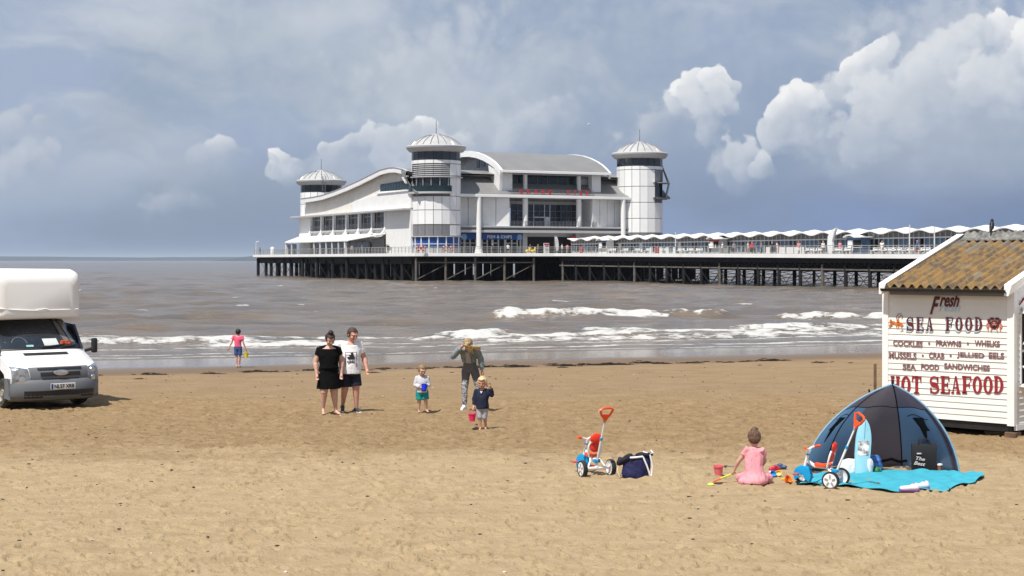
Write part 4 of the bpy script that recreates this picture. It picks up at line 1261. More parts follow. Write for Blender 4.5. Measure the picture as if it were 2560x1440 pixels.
def glyph(ch, mb, ox, w):
    """fat slab-serif capitals, height 1"""
    def rect(x0, y0, x1, y1): mb.prism([(ox + x0 * w, y0), (ox + x1 * w, y0), (ox + x1 * w, y1), (ox + x0 * w, y1)], 'xy', 0, 0.004)

    def band(o, i_):
        for k in range(len(o) - 1):
            mb.prism([(ox + o[k][0] * w, o[k][1]), (ox + o[k + 1][0] * w, o[k + 1][1]), (ox + i_[k + 1][0] * w, i_[k + 1][1]), (ox + i_[k][0] * w, i_[k][1])], 'xy', 0, 0.004)
    st = 0.30
    if ch == 'O': band(arc(0.5, 0.5, 0.5, 0.52, 0, 360, 28), arc(0.5, 0.5, 0.20, 0.40, 0, 360, 28))
    elif ch == 'D':
        rect(0.02, 0, 0.12, 0.10); rect(0.08, 0, 0.08 + st, 1); rect(0.02, 0.90, 0.12, 1)
        band(arc(0.36, 0.5, 0.62, 0.5, -90, 90, 16), arc(0.36, 0.5, 0.32, 0.40, -90, 90, 16))
    elif ch in 'EF':
        rect(0, 0, 0.5, 0.09); rect(0.1, 0, 0.1 + st, 1); rect(0, 0.91, 0.9, 1); rect(0.4, 0.46, 0.72, 0.55); rect(0.78, 0.72, 0.9, 0.92); rect(0.66, 0.36, 0.76, 0.65)
        if ch == 'E': rect(0.3, 0, 0.92, 0.09); rect(0.80, 0.05, 0.94, 0.3)
    elif ch == 'H':
        for x in (0.06, 0.64): rect(x, 0, x + st, 1); rect(x - 0.07, 0, x + st + 0.07, 0.09); rect(x - 0.07, 0.91, x + st + 0.07, 1)
        rect(0.3, 0.45, 0.7, 0.56)
    elif ch == 'T':
        rect(0.35, 0, 0.65, 1); rect(0.22, 0, 0.78, 0.09); rect(0.0, 0.89, 1, 1); rect(0, 0.68, 0.12, 0.9); rect(0.88, 0.68, 1, 0.9)
    elif ch == 'A':
        mb.prism([(ox + 0.44 * w, 1), (ox + 0.62 * w, 1), (ox + 0.98 * w, 0.04), (ox + 0.66 * w, 0.04)], 'xy', 0, 0.004)
        mb.prism([(ox + 0.44 * w, 1), (ox + 0.53 * w, 1), (ox + 0.22 * w, 0.04), (ox + 0.11 * w, 0.04)], 'xy', 0, 0.004)
        rect(0.0, 0, 0.34, 0.09); rect(0.56, 0, 1.05, 0.09); rect(0.28, 0.30, 0.72, 0.38)
    elif ch == 'S':
        pts = arc(0.5, 0.74, 0.36, 0.22, 20, 180, 9) + arc(0.5, 0.74, 0.36, 0.24, 195, 265, 4) + arc(0.5, 0.26, 0.36, 0.24, 85, 15, 4) + arc(0.5, 0.26, 0.36, 0.22, 0, -160, 9)
        n_ = len(pts); o = []; i_ = []
        for k, (x, y) in enumerate(pts):
            p, q = pts[max(0, k - 1)], pts[min(n_ - 1, k + 1)]
            dx_, dy_ = q[0] - p[0], q[1] - p[1]; L = math.hypot(dx_, dy_) or 1
            tw = 0.045 + 0.11 * math.exp(-((k - n_ / 2) / 5.0) ** 2)
            o.append((x - dy_ / L * tw * 1.1, y + dx_ / L * tw)); i_.append((x + dy_ / L * tw * 1.1, y - dx_ / L * tw))
        band(o, i_); rect(0.74, 0.66, 0.88, 0.98); rect(0.10, 0.02, 0.24, 0.34)


def serif(name, s, w=0.62, gap=0.10, space=0.5):
    mb = MB(); x = 0
    for ch in s:
        if ch == ' ': x += space; continue
        glyph(ch, mb, x, w); x += w + gap
    return mb.mesh(name)


def word(s, u0, u1, v0, v1, mt, w, gap, space, shadow=False, dy=0.004):
    """each big letter a piece of its own"""
    tot = sum(space if ch == ' ' else w + gap for ch in s) - gap
    x = 0.0
    for ch in s:
        if ch == ' ': x += space; continue
        a = u0 + (u1 - u0) * x / tot; b_ = u0 + (u1 - u0) * (x + w) / tot
        if shadow: sign('letter_shadow', serif('letter_shadow', ch, w, 0), m_sblue, a, b_, v0, v1, 0.0, -0.018, -0.028)
        sign('letter', serif('letter', ch, w, 0), mt, a, b_, v0, v1, dy)
        x += w + gap


word('SEA FOOD', 2268, 2457, 793, 827, m_maroon, 0.46, 0.16, 0.62, True, 0.008)
word('HOT SEAFOOD', 2228, 2510, 940, 984, m_sred, 0.66, 0.10, 0.5)
sign('lettering_shadow', text_mesh('lettering_shadow', 'resh', 0.3, 0.002, shear=0.35), m_sblue, 2348, 2400, 752, 776, 0.0, 0.012, -0.02)
sign('lettering', text_mesh('lettering', 'resh', 0.3, 0.002, shear=0.42, offset=0.008), m_maroon, 2350, 2400, 733, 767, 0.004)
sign('letter', text_mesh('letter', 'F', 0.3, 0.002, shear=0.5, offset=0.008), m_maroon, 2326, 2352, 741, 786, 0.005)
for s_, v0, v1, spans in (('COCKLES \u2022 PRAWNS \u2022 WHELKS', 851, 866, (2234, 2502)), ('MUSSELS \u2022 CRAB \u2022 JELLIED EELS', 881, 897, (2224, 2513)), ('SEA FOOD SANDWICHES', 910, 925, (2258, 2477))):
    n_ = len(s_); x = 0
    for wd in s_.split(' '):
        a = spans[0] + (spans[1] - spans[0]) * x / n_; b_ = spans[0] + (spans[1] - spans[0]) * (x + len(wd)) / n_
        vc = (v0 + v1) / 2
        if len(wd) == 1: sign('dot', text_mesh('dot', wd, 0.1, 0.002), m_sgrey, a + 2, a + 7, vc - 3, vc + 3)
        else: sign('lettering', text_mesh('lettering', wd, 0.1, 0.002, offset=0.0032), m_sgrey, a, b_ - 1, v0, v1)
        x += len(wd) + 1


# lobster and crab pictures, cut-out shapes on the boards
def pic(name, polys, mt, u0, v0, sc, parent=hut, dy=0.0):
    mb = MB()
    x0 = HX(u0); z0 = HZ(v0, x0); s = 28.6 / FPX * sc * 1.25
    for pl in polys: mb.prism([(x0 + a * s, z0 + b_ * s) for a, b_ in pl], 'xz', -0.021 - dy * 0.5, -0.017 - dy * 0.5)
    return mb.build(name, mt, parent)


def blob(cx, cy, rx, ry, n=12, a=0):
    return [(cx + rx * math.cos(t) * math.cos(a) - ry * math.sin(t) * math.sin(a), cy + rx * math.cos(t) * math.sin(a) + ry * math.sin(t) * math.cos(a)) for t in [2 * PI * i / n for i in range(n)]]


pic('lobster_picture', [blob(2, -1, 9, 4), blob(11, -4, 4, 3), blob(-9, 1, 5, 3.4), blob(-15, 4, 3, 4), blob(-15, -5, 4.5, 2.6), blob(3, 5, 2.5, 4), blob(-1, -7, 1.2, 4, 8, 0.3), blob(4, -7, 1.2, 4, 8, -0.2)], m_orange, 2244, 808, 1.0)
an = MB(); x0 = HX(2244); z0 = HZ(808, x0); s_ = 28.6 / FPX * 1.25
for pts in ([(0, 4), (3, 12), (9, 17), (13, 15), (11, 9)], [(0, 4), (-2, 12), (2, 19), (10, 20)], [(10, -6), (14, -14), (8, -16)], [(-12, -4), (-18, -10)]):
    an.tube([(x0 + a * s_, -0.020, z0 + b_ * s_) for a, b_ in pts], 0.006, 5)
an.build('lobster_feelers', m_sgrey, hut)
pic('crab_picture', [blob(0, 0, 10, 9), blob(-11, 6, 3.5, 6, 10, 0.4), blob(11, 6, 3.5, 6, 10, -0.4), blob(-5, 12, 5, 2.6), blob(6, 12, 5, 2.6)], m_maroon, 2487, 812, 1.0)
m_cpink = mat('crab_pink', (0.55, 0.20, 0.13), 0.6, 0.3, 10.0)
for k_ in (-1, 1):
    pic('crab_claw', [blob(k_ * 14, -2, 3.4, 5), blob(k_ * 13, -8, 1.6, 4)], m_cpink, 2487, 812, 1.0, hut, 0.006)
    pic('crab_leg', [blob(k_ * 6, -10, 1.3, 4, 8, k_ * 0.4)], m_cpink, 2487, 812, 1.0, hut, 0.006)
pic('crab_shell', [blob(0, 2, 5, 4)], m_cpink, 2487, 812, 1.0, hut, 0.006)
pic('crab_face', [blob(-3, 3, 1.3, 1.3), blob(3, 3, 1.3, 1.3), blob(0, -4, 4.5, 1.4), blob(0, -1, 1.6, 1.2)], m_black, 2487, 812, 1.0, hut, 0.013)
# red swirl begun on the serving side
sw = MB().tube([(0.036, 0.18, 2.32), (0.036, 0.32, 2.42), (0.036, 0.5, 2.44), (0.036, 0.66, 2.38)], [0.008, 0.022, 0.026, 0.01], 6)
sw.build('lettering', m_sred, hut)
# timbers under the corner, each a thing
for k, (dx_, dy_, w, d_, z1, rz) in enumerate(((-0.32, 0.25, 0.62, 0.14, 0.075, -0.72), (0.05, 0.75, 0.5, 0.16, 0.10, -0.6), (-0.05, 0.10, 0.28, 0.2, 0.10, 0.9))):
    p = hut.matrix_basis @ Vector((dx_, dy_, 0)) if False else Vector((HC.x + dx_ * 0.7071 + dy_ * 0.7071, HC.y - dx_ * 0.7071 + dy_ * 0.7071, 0))
    o = MB().box(-w / 2, w / 2, -d_ / 2, d_ / 2, -0.05, z1).build('timber_block', m_timber, None, bevel=0.012, loc=p, rot=(0, 0, rz))
    tag(o, ('long weathered timber sleeper lying under the hut near its corner', 'timber block wedged under the serving side of the hut', 'short thick timber packing block right under the hut corner')[k], 'timber')
o = MB().box(-0.03, 0.03, -0.02, 0.02, -0.2, 0.78).build('stake', m_timber, None, bevel=0.006, loc=at(2198, 1000) + Vector((0.0, 0.4, 0)))
tag(o, 'weathered wooden stake standing behind the left corner of the hut', 'stake')
# ================================================================== van with a box body
VO = Vector((-9.42, 33.5, -0.02))
van = empty('box_van', VO, R(40), 'white and grey box van with tall rounded overcab body parked on the sand', 'van')
m_vw = mat('van_white', (0.80, 0.81, 0.82), 0.28, 0.02, 1.0, coat=0.4, dirt=((0.62, 0.59, 0.54), 0.2))
m_vbox = mat('van_box_white', (0.80, 0.79, 0.77), 0.45, 0.03, 0.8, dirt=((0.60, 0.58, 0.53), 0.35))
m_vgrey = mat('van_bumper_grey', (0.135, 0.145, 0.158), 0.6, 0.06, 2.0, dirt=((0.30, 0.26, 0.20), 0.35))
m_vblk = mat('van_black_trim', (0.02, 0.02, 0.022), 0.5, 0.15, 2.0)
m_scr = mat('windscreen_glass', (0.016, 0.022, 0.032), 0.05, 0.4, 1.2, spec=0.8)
m_lens = mat('headlight_lens', (0.20, 0.215, 0.235), 0.10, 0.5, 9.0, spec=0.8)
m_chr = mat('chrome', (0.62, 0.63, 0.65), 0.2, 0.1, 3.0, metal=0.9)
m_tyre = mat('sandy_tyre', (0.035, 0.032, 0.03), 0.85, 0.3, 6.0, dirt=((0.34, 0.25, 0.15), 0.9))
m_rim = mat('wheel_rim', (0.30, 0.28, 0.25), 0.45, 0.1, 4.0, dirt=((0.30, 0.24, 0.17), 0.4))
HW = 0.97
VP = [(0.10, 0.52), (0.05, 0.62), (0.05, 0.72), (0.09, 0.84), (0.13, 0.885), (0.24, 0.95), (0.42, 1.04), (0.62, 1.12), (0.80, 1.20), (0.92, 1.33), (1.10, 1.50), (1.28, 1.67), (1.42, 1.80), (1.52, 1.855), (1.8, 1.88), (2.2, 1.88)]


def vsurf(x, t, off=0.0):
    """cab surface: x across (-1..1), t along the profile from bumper to roof"""
    k = t * (len(VP) - 1); i = min(int(k), len(VP) - 2); f = k - i
    y = VP[i][0] + (VP[i + 1][0] - VP[i][0]) * f; z = VP[i][1] + (VP[i + 1][1] - VP[i][1]) * f
    c = abs(x)
    y += 0.24 * c ** 3.2 + 0.05 * c ** 2
    hw = HW * (1 - 0.17 * max(0, z - 1.15) / 0.7) * (1 - 0.03 * max(0, 0.7 - z))
    tx, tz = VP[i + 1][0] - VP[i][0], VP[i + 1][1] - VP[i][1]; L = math.hypot(tx, tz)
    ny, nz = -tz / L, tx / L
    z -= 0.03 * c ** 4
    return Vector((x * hw, y + ny * off, z + nz * off))


def tk(i): return i / (len(VP) - 1)


nx = 20
mb = MB()
rows = [[vsurf(-1 + 2 * i / nx, tk(j)) for i in range(nx + 1)] for j in range(len(VP))]
vsx = [p for r in rows for p in r]
fsx = [(j * (nx + 1) + i, j * (nx + 1) + i + 1, (j + 1) * (nx + 1) + i + 1, (j + 1) * (nx + 1) + i) for j in range(len(VP) - 1) for i in range(nx)]
mb.add(vsx, fsx)
for s in (0, nx):        # sides of the cab
    ring_ = [rows[j][s] for j in range(len(VP))]
    sg = -1 if s == 0 else 1
    back = [Vector((sg * HW, 2.4, z)) for z in (1.84, 1.3, 0.45)] + [Vector((sg * HW, y, z)) for y, z in ((1.5, 0.45), (1.42, 0.70), (1.22, 0.83), (0.92, 0.84), (0.70, 0.74), (0.60, 0.50))]
    back[0].x = sg * HW * 0.83
    mb.add(ring_ + back, [tuple(range(len(ring_) + len(back)))])
mb.build('cab', m_vw, van, smooth=True, ang=40)
# bumper
mbp = [(0.16, 0.18), (0.02, 0.22), (-0.03, 0.30), (-0.03, 0.44), (-0.01, 0.55), (0.03, 0.63), (0.07, 0.66)]


def bsurf(x, t, off=0.0):
    k = t * (len(mbp) - 1); i = min(int(k), len(mbp) - 2); f = k - i
    y = mbp[i][0] + (mbp[i + 1][0] - mbp[i][0]) * f - off; z = mbp[i][1] + (mbp[i + 1][1] - mbp[i][1]) * f
    c = abs(x)
    return Vector((x * (HW + 0.015 - (0.04 if z < 0.25 else 0)), y + 0.30 * c ** 3.4 + 0.05 * c ** 2 + (0.14 * max(0, c - 0.9) * 10 * 0.3), z))


MB().shell(lambda s, t: bsurf(-1 + 2 * s, t), 24, 6, (0, 0.05, 0)).build('bumper', m_vgrey, van, smooth=True, ang=50)
for s in (-1, 1): MB().hexa([(s * 0.985, 0.36, 0.22), (s * 0.93, 0.36, 0.22), (s * 0.93, 0.66, 0.24), (s * 0.985, 0.66, 0.24), (s * 0.985, 0.36, 0.66), (s * 0.93, 0.36, 0.66), (s * 0.93, 0.62, 0.66), (s * 0.985, 0.62, 0.66)]).build('bumper_end', m_vgrey, van)
MB().shell(lambda s, t: bsurf(-0.78 + 1.56 * s, 0.10 + 0.36 * t, 0.012), 20, 2, (0, 0.03, 0)).build('lower_intake', m_vblk, van)
MB().shell(lambda s, t: bsurf(-0.42 + 0.84 * s, 0.26 + 0.06 * t, 0.03), 12, 1, (0, 0.02, 0)).build('intake_bar', m_vgrey, van)
# grey centre panel with grille slots
MB().shell(lambda s, t: vsurf((-0.64 + 1.28 * s) * (1 + 0.06 * t), tk(0.2) + (tk(4) - tk(0.2)) * t, 0.012), 14, 5, (0, 0.02, 0)).build('grille_panel', m_vgrey, van, smooth=True, ang=50)
for (t0, t1, w) in ((2.95, 3.6, 0.50), (1.85, 2.5, 0.45), (0.8, 1.35, 0.42)):
    MB().shell(lambda s, t: vsurf(-w + 2 * w * s, tk(t0) + (tk(t1) - tk(t0)) * t, 0.02), 12, 2, (0, 0.02, 0)).build('grille_slot', m_vblk, van)
MB().lathe([(0, 0.012), (0.7, 0.01), (0.95, 0.004), (1, -0.01)], 28, M=Matrix(((0.17, 0, 0, 0), (0, 0, -1, 0), (0, 0.062, 0, 0), (0, 0, 0, 1)))).build('badge', m_chr, van, smooth=True, loc=vsurf(0, tk(2.35), 0.035))
MB().lathe([(0, 0.012), (0.9, 0.009)], 24, M=Matrix(((0.125, 0, 0, 0), (0, 0, -1, 0), (0, 0.042, 0, 0), (0, 0, 0, 1)))).build('badge_plate', mat('badge_grey', (0.42, 0.45, 0.52), 0.3, 0.2, 20.0), van, loc=vsurf(0, tk(2.35), 0.05))
for s in (-1, 1):
    hp = [(0.66, 0.35), (0.98, 0.30), (1.0, 2.6), (0.97, 5.0), (0.80, 4.45), (0.68, 3.4)]

    def hl(u_, t_):
        # blend the outline of the lamp
        xl = 0.66 + 0.03 * t_; xr = 0.985
        return xl + (xr - xl) * u_, 0.3 + (3.55 + 1.2 * u_ - 0.3) * t_
    def hs(a, b_, off):
        x, k = hl(a, b_); return vsurf(s * x, tk(k), off)
    MB().shell(lambda a, b_: hs(a, b_, 0.014), 8, 8, (0, 0.03, 0)).build('headlight', m_lens, van, smooth=True, ang=50)
    for (a0, b0) in ((0.45, 0.25), (0.42, 0.62)):
        c_ = hs(a0, b0, 0.02)
        MB().lathe([(0.0, 0.0), (0.055, 0.006), (0.07, 0.0), (0.075, -0.02)], 16, M=Matrix(((1, 0, 0, 0), (0, 0, -1, 0), (0, 1, 0, 0), (0, 0, 0, 1)))).build('lamp', m_chr, van, smooth=True, loc=c_, rot=(0, 0, s * 0.5))
# windscreen: black surround, glass, wipers, dash things
MB().shell(lambda s, t: vsurf(-0.985 + 1.97 * s, tk(8.15) + (tk(12.75) - tk(8.15)) * t, 0.006), 20, 8, (0, 0.01, -0.01)).build('screen_surround', m_vblk, van, smooth=True)
MB().shell(lambda s, t: vsurf(-0.93 + 1.86 * s, tk(8.45) + (tk(12.5) - tk(8.45)) * t, 0.012), 20, 8, (0, 0.008, -0.008)).build('windscreen', m_scr, van, smooth=True)
MB().shell(lambda s, t: vsurf(-0.55 + 1.0 * s, tk(6.9) + (tk(7.5) - tk(6.9)) * t, 0.008), 10, 2, (0, 0.01, -0.01)).build('bonnet_vent', m_vblk, van)
for a, b_ in (((-0.1, 8.4), (0.5, 8.75)), ((0.35, 8.35), (0.88, 8.7))):
    MB().tube([vsurf(a[0] + (b_[0] - a[0]) * k / 4, tk(a[1] + (b_[1] - a[1]) * k / 4), 0.035) for k in range(5)], 0.012, 5).build('wiper', m_vblk, van)
m_paper = mat('dash_paper', (0.55, 0.57, 0.56), 0.7, 0.1, 3.0)
MB().shell(lambda s, t: vsurf(0.0 + 0.36 * s, tk(8.7) + tk(0.9) * t, 0.016), 6, 3, (0, 0.003, -0.003)).build('dashboard_paper', m_paper, van)
MB().shell(lambda s, t: vsurf(-0.42 + 0.16 * s, tk(8.6) + tk(0.28) * t, 0.016), 4, 2, (0, 0.003, -0.003)).build('dashboard_card', mat('dash_teal', (0.25, 0.5, 0.5), 0.7, 0.2, 4.0), van)
mb = MB()
for k in range(7): mb.ell(vsurf(0.44 + 0.035 * k, tk(8.85 + 0.35 * math.sin(k * 2.1) ** 2), 0.012), (0.05, 0.02, 0.045), 8, 6)
mb.build('orange_cloth', mat('orange_cloth', (0.50, 0.07, 0.02), 0.8, 0.25, 9.0), van, smooth=True)
MB().tube([vsurf(-0.55 + 0.17 * math.cos(R(a)), tk(8.75 + 0.9 * math.sin(R(a)) + 0.2), 0.014) for a in range(10, 180, 17)], 0.010, 5).build('steering_wheel', mat('steering_grey', (0.10, 0.12, 0.15), 0.5), van)
MB().shell(lambda s, t: vsurf(0.50 + 0.40 * s - 0.08 * t * s, tk(9.15) + (tk(12.3) - tk(9.15)) * t, 0.015), 6, 6, (0, 0.002, -0.002)).build('side_view', mat('screen_view', (0.14, 0.135, 0.13), 0.06, 0.25, 2.0), van, smooth=True)
MB().tube([vsurf(0.52, tk(8.9), 0.018), vsurf(0.50, tk(12.4), 0.018)], 0.022, 5).build('inner_pillar', m_vblk, van)
MB().tube([vsurf(0.72, tk(9.0), 0.018), vsurf(0.66, tk(12.2), 0.018)], 0.016, 5).build('inner_pillar', m_vblk, van)
for s in (-1, 1):
    MB().box(-0.06, 0.06, -0.05, 0.06, -0.16, 0.16).build('mirror', m_vblk, van, bevel=0.035, seg=3, smooth=True, loc=(s * 1.16, 0.92, 1.27))
    MB().cyl((s * 0.95, 0.95, 1.16), (s * 1.13, 0.93, 1.20), 0.035, n=8).build('mirror_arm', m_vblk, van)
    MB().prism([(1.02, 1.20), (1.45, 1.72), (2.0, 1.76), (2.05, 1.2)], 'yz', s * 0.90, s * 0.955).build('side_window', m_scr, van)
MB().box(-0.985, -0.972, 1.9, 2.1, 1.02, 1.06).build('door_handle', m_vblk, van)
# number plate
MB().box(-0.27, 0.27, -0.065, -0.045, 0.43, 0.555).build('number_plate', mat('plate_white', (0.74, 0.74, 0.72), 0.5, 0.03), van, bevel=0.004)
MB().box(-0.268, -0.225, -0.069, -0.060, 0.436, 0.549).build('plate_band', mat('plate_blue', (0.02, 0.05, 0.28), 0.5, 0.05), van)
obj('plate_lettering', fit(text_mesh('plate_lettering', 'NL57 XRB', 0.1, 0.002, offset=0.002), 0.44, 0.080), m_vblk, van, loc=(0.022, -0.069, 0.492), rot=(R(90), 0, 0))
# wheels
for (x, y, st_) in ((-0.83, 1.02, 0.10), (0.83, 1.02, 0.10), (-0.83, 4.1, 0), (0.83, 4.1, 0)):
    w = MB().lathe([(0.19, -0.11), (0.29, -0.115), (0.325, -0.08), (0.335, 0), (0.325, 0.08), (0.29, 0.115), (0.19, 0.11)], 28, M=Matrix.Rotation(R(90), 4, 'Y')).build('wheel', m_tyre, van, smooth=True, loc=(x, y, 0.335), rot=(0, 0, st_))
    sg = -1 if x < 0 else 1
    MB().lathe([(0.0, 0.05), (0.07, 0.06), (0.09, 0.03), (0.17, 0.02), (0.20, 0.08)], 20, M=Matrix.Rotation(R(90) * sg, 4, 'Y')).build('rim', m_rim, w, smooth=True)
MB().box(-0.85, 0.85, 0.5, 4.6, 0.24, 0.42).build('underside', m_vblk, van)
# box body with a bulging overcab front
BW, BZ0, BZ1 = 0.98, 1.86, 2.93


def bx_ring(y, w, z0, z1, rad, n=6):
    pts = []
    for cx_, cz_, a0 in ((w - rad, z1 - rad, 0), (-w + rad, z1 - rad, 90), (-w + rad * 0.5, z0 + rad * 0.5, 180), (w - rad * 0.5, z0 + rad * 0.5, 270)):
        r_ = rad if a0 < 180 else rad * 0.5
        for k in range(n + 1): pts.append(Vector((cx_ + r_ * math.cos(R(a0 + 90 * k / n)), y, cz_ + r_ * math.sin(R(a0 + 90 * k / n)))))
    return pts


rings = [bx_ring(1.10, BW - 0.24, BZ0 + 0.10, BZ1 - 0.30, 0.10), bx_ring(1.14, BW - 0.10, BZ0 + 0.03, BZ1 - 0.16, 0.14), bx_ring(1.25, BW - 0.02, BZ0, BZ1 - 0.05, 0.16), bx_ring(1.5, BW, BZ0, BZ1, 0.16), bx_ring(2.4, BW, BZ0, BZ1, 0.14)]
MB().loft(rings).build('overcab', m_vbox, van, smooth=True, ang=60)
MB().box(-1.05, 1.05, 2.41, 5.4, 0.55, BZ1 - 0.002).build('box_body', m_vbox, van, bevel=0.05, seg=2)
MB().tube([(-0.9, 1.135, 2.10), (-0.5, 1.085, 2.065), (-0.2, 1.08, 2.05), (-0.05, 1.08, 2.05), (0.1, 1.075, 2.085), (0.2, 1.075, 2.05), (0.5, 1.09, 2.05), (0.88, 1.135, 2.06)], 0.016, 6).build('moulding', m_vbox, van, smooth=True)
MB().lathe([(0, 0.01), (0.9, 0.008), (1, -0.01)], 20, M=Matrix(((0.12, 0, 0, 0), (0, 0, -1, 0), (0, 0.045, 0, 0), (0, 0, 0, 1)))).build('box_badge', m_vbox, van, smooth=True, loc=(0.02, 1.078, 2.05))
# driver's red sleeve at the side window
MB().ell((-0.93, 1.35, 1.36), (0.05, 0.12, 0.10), 10, 8).build('red_sleeve', mat('red_cloth', (0.40, 0.03, 0.03), 0.8, 0.2), van, smooth=True)
# ================================================================== people
SKIN = mat('skin_fair', (0.56, 0.33, 0.25), 0.55, 0.08, 9.0)
SKIN2 = mat('skin_pink', (0.56, 0.29, 0.215), 0.55, 0.10, 9.0)
m_eye = mat('eye_dark', (0.03, 0.025, 0.02), 0.3, 0.1)
m_brow = mat('brow', (0.14, 0.085, 0.055), 0.6, 0.1)
m_lip = mat('lip', (0.40, 0.13, 0.12), 0.5, 0.1)


def V3(p): return Vector(p)


def blobs(name, prims, voxel, sm=3, fac=0.5):
    """union of tapered capsules and ellipsoids remeshed to one continuous skin"""
    mb = MB()
    for pr in prims:
        k = pr[0]
        if k == 'c':        # capsule p0 p1 r0 r1
            p0, p1, r0, r1 = V3(pr[1]), V3(pr[2]), pr[3], pr[4]
            d = (p1 - p0)
            L = d.length
            if L < 1e-5: mb.ell(p0, r0, 12, 8); continue
            d.normalize()
            rings = []
            for a in (-80, -55, -25, 0): rings.append((p0 + d * r0 * math.sin(R(a)), r0 * math.cos(R(a))))
            for a in (0, 25, 55, 80): rings.append((p1 + d * r1 * math.sin(R(a)), r1 * math.cos(R(a))))
            mb.loft([mb.ring(c_, d, r_, 12) for c_, r_ in rings])
        elif k == 'f':      # flat-ended cone
            mb.cyl(pr[1], pr[2], pr[3], pr[4], n=16)
        elif k == 'e':
            mb.ell(pr[1], pr[2], 16, 10, pr[3] if len(pr) > 3 else None)
        elif k == 'l':      # stack of horizontal ovals (x, y, z, rx, ry)
            mb.loft([[Vector((x + rx * math.cos(2 * PI * i / 24), y + ry * math.sin(2 * PI * i / 24), z)) for i in range(24)] for x, y, z, rx, ry in pr[1]])
    me = mb.mesh('tmp')
    o = bpy.data.objects.new('tmp', me); col.objects.link(o)
    r_ = o.modifiers.new('r', 'REMESH'); r_.mode = 'VOXEL'; r_.voxel_size = voxel; r_.use_smooth_shade = True
    s_ = o.modifiers.new('s', 'SMOOTH'); s_.factor = fac; s_.iterations = sm
    dg = bpy.context.evaluated_depsgraph_get()
    out = bpy.data.meshes.new_from_object(o.evaluated_get(dg))
    bpy.data.objects.remove(o); bpy.data.meshes.remove(me)
    out.name = name
    return out


def lerp(a, b_, t): return V3(a) + (V3(b_) - V3(a)) * t


def skeleton(H, **kw):
    """joints in metres, facing -Y; person's left is +X. Values given as fractions of H override the defaults."""
    J = dict(pelvis=(0, 0, .525), waist=(0, 0, .61), chest=(0, 0, .73), neck=(0, 0.005, .835), head=(0, -.008, .93),
             hipL=(.052, 0, .505), hipR=(-.052, 0, .505), kneeL=(.056, -.005, .275), kneeR=(-.056, -.005, .275), ankL=(.058, .012, .045), ankR=(-.058, .012, .045),
             shL=(.108, 0, .805), shR=(-.108, 0, .805), elL=(.145, .01, .63), elR=(-.145, .01, .63), wrL=(.16, -.03, .485), wrR=(-.16, -.03, .485),
             toeL=(.066, -.085, .016), toeR=(-.066, -.085, .016))
    J.update(kw)
    return {k: V3(v) * H for k, v in J.items()}


def hand(pr, J, s, H, size=1.0, curl=0.6, aim=None):
    w, e = J['wr' + s], J['el' + s]
    d = (w - e).normalized() if aim is None else V3(aim).normalized()
    L = 0.050 * H * size
    side = d.cross(Vector((0, -1, 0.05)))
    if side.length < 0.1: side = d.cross(Vector((1, 0, 0)))
    side.normalize()
    front = side.cross(d).normalized()
    if front.y > 0: front = -front
    pc = w + d * L * 0.8
    pr.append(('c', w, pc, 0.0165 * H * size, 0.021 * H * size))
    for k, ln in zip((-1.5, -0.5, 0.5, 1.5), (0.82, 1.0, 0.95, 0.75)):
        b0 = pc + side * (k * 0.0105 * H * size) + d * L * 0.25
        b1 = b0 + (d * (1 - 0.4 * curl) + front * 0.5 * curl) * L * 0.55 * ln
        b2 = b1 + (d * (1 - curl) + front * curl) * L * 0.5 * ln
        pr.append(('c', b0, b1, 0.0066 * H * size, 0.006 * H * size)); pr.append(('c', b1, b2, 0.006 * H * size, 0.005 * H * size))
    sg = 1 if s == 'L' else -1
    tb = w + d * L * 0.35 + front * 0.010 * H * size
    t1 = tb + (front * 0.7 + d * 0.6 - side * 0.2) * L * 0.5
    pr.append(('c', tb, t1, 0.008 * H * size, 0.007 * H * size)); pr.append(('c', t1, t1 + (d * 0.8 + front * 0.2) * L * 0.4, 0.007 * H * size, 0.0055 * H * size))
    return pc + d * L * 0.35 + front * L * 0.25


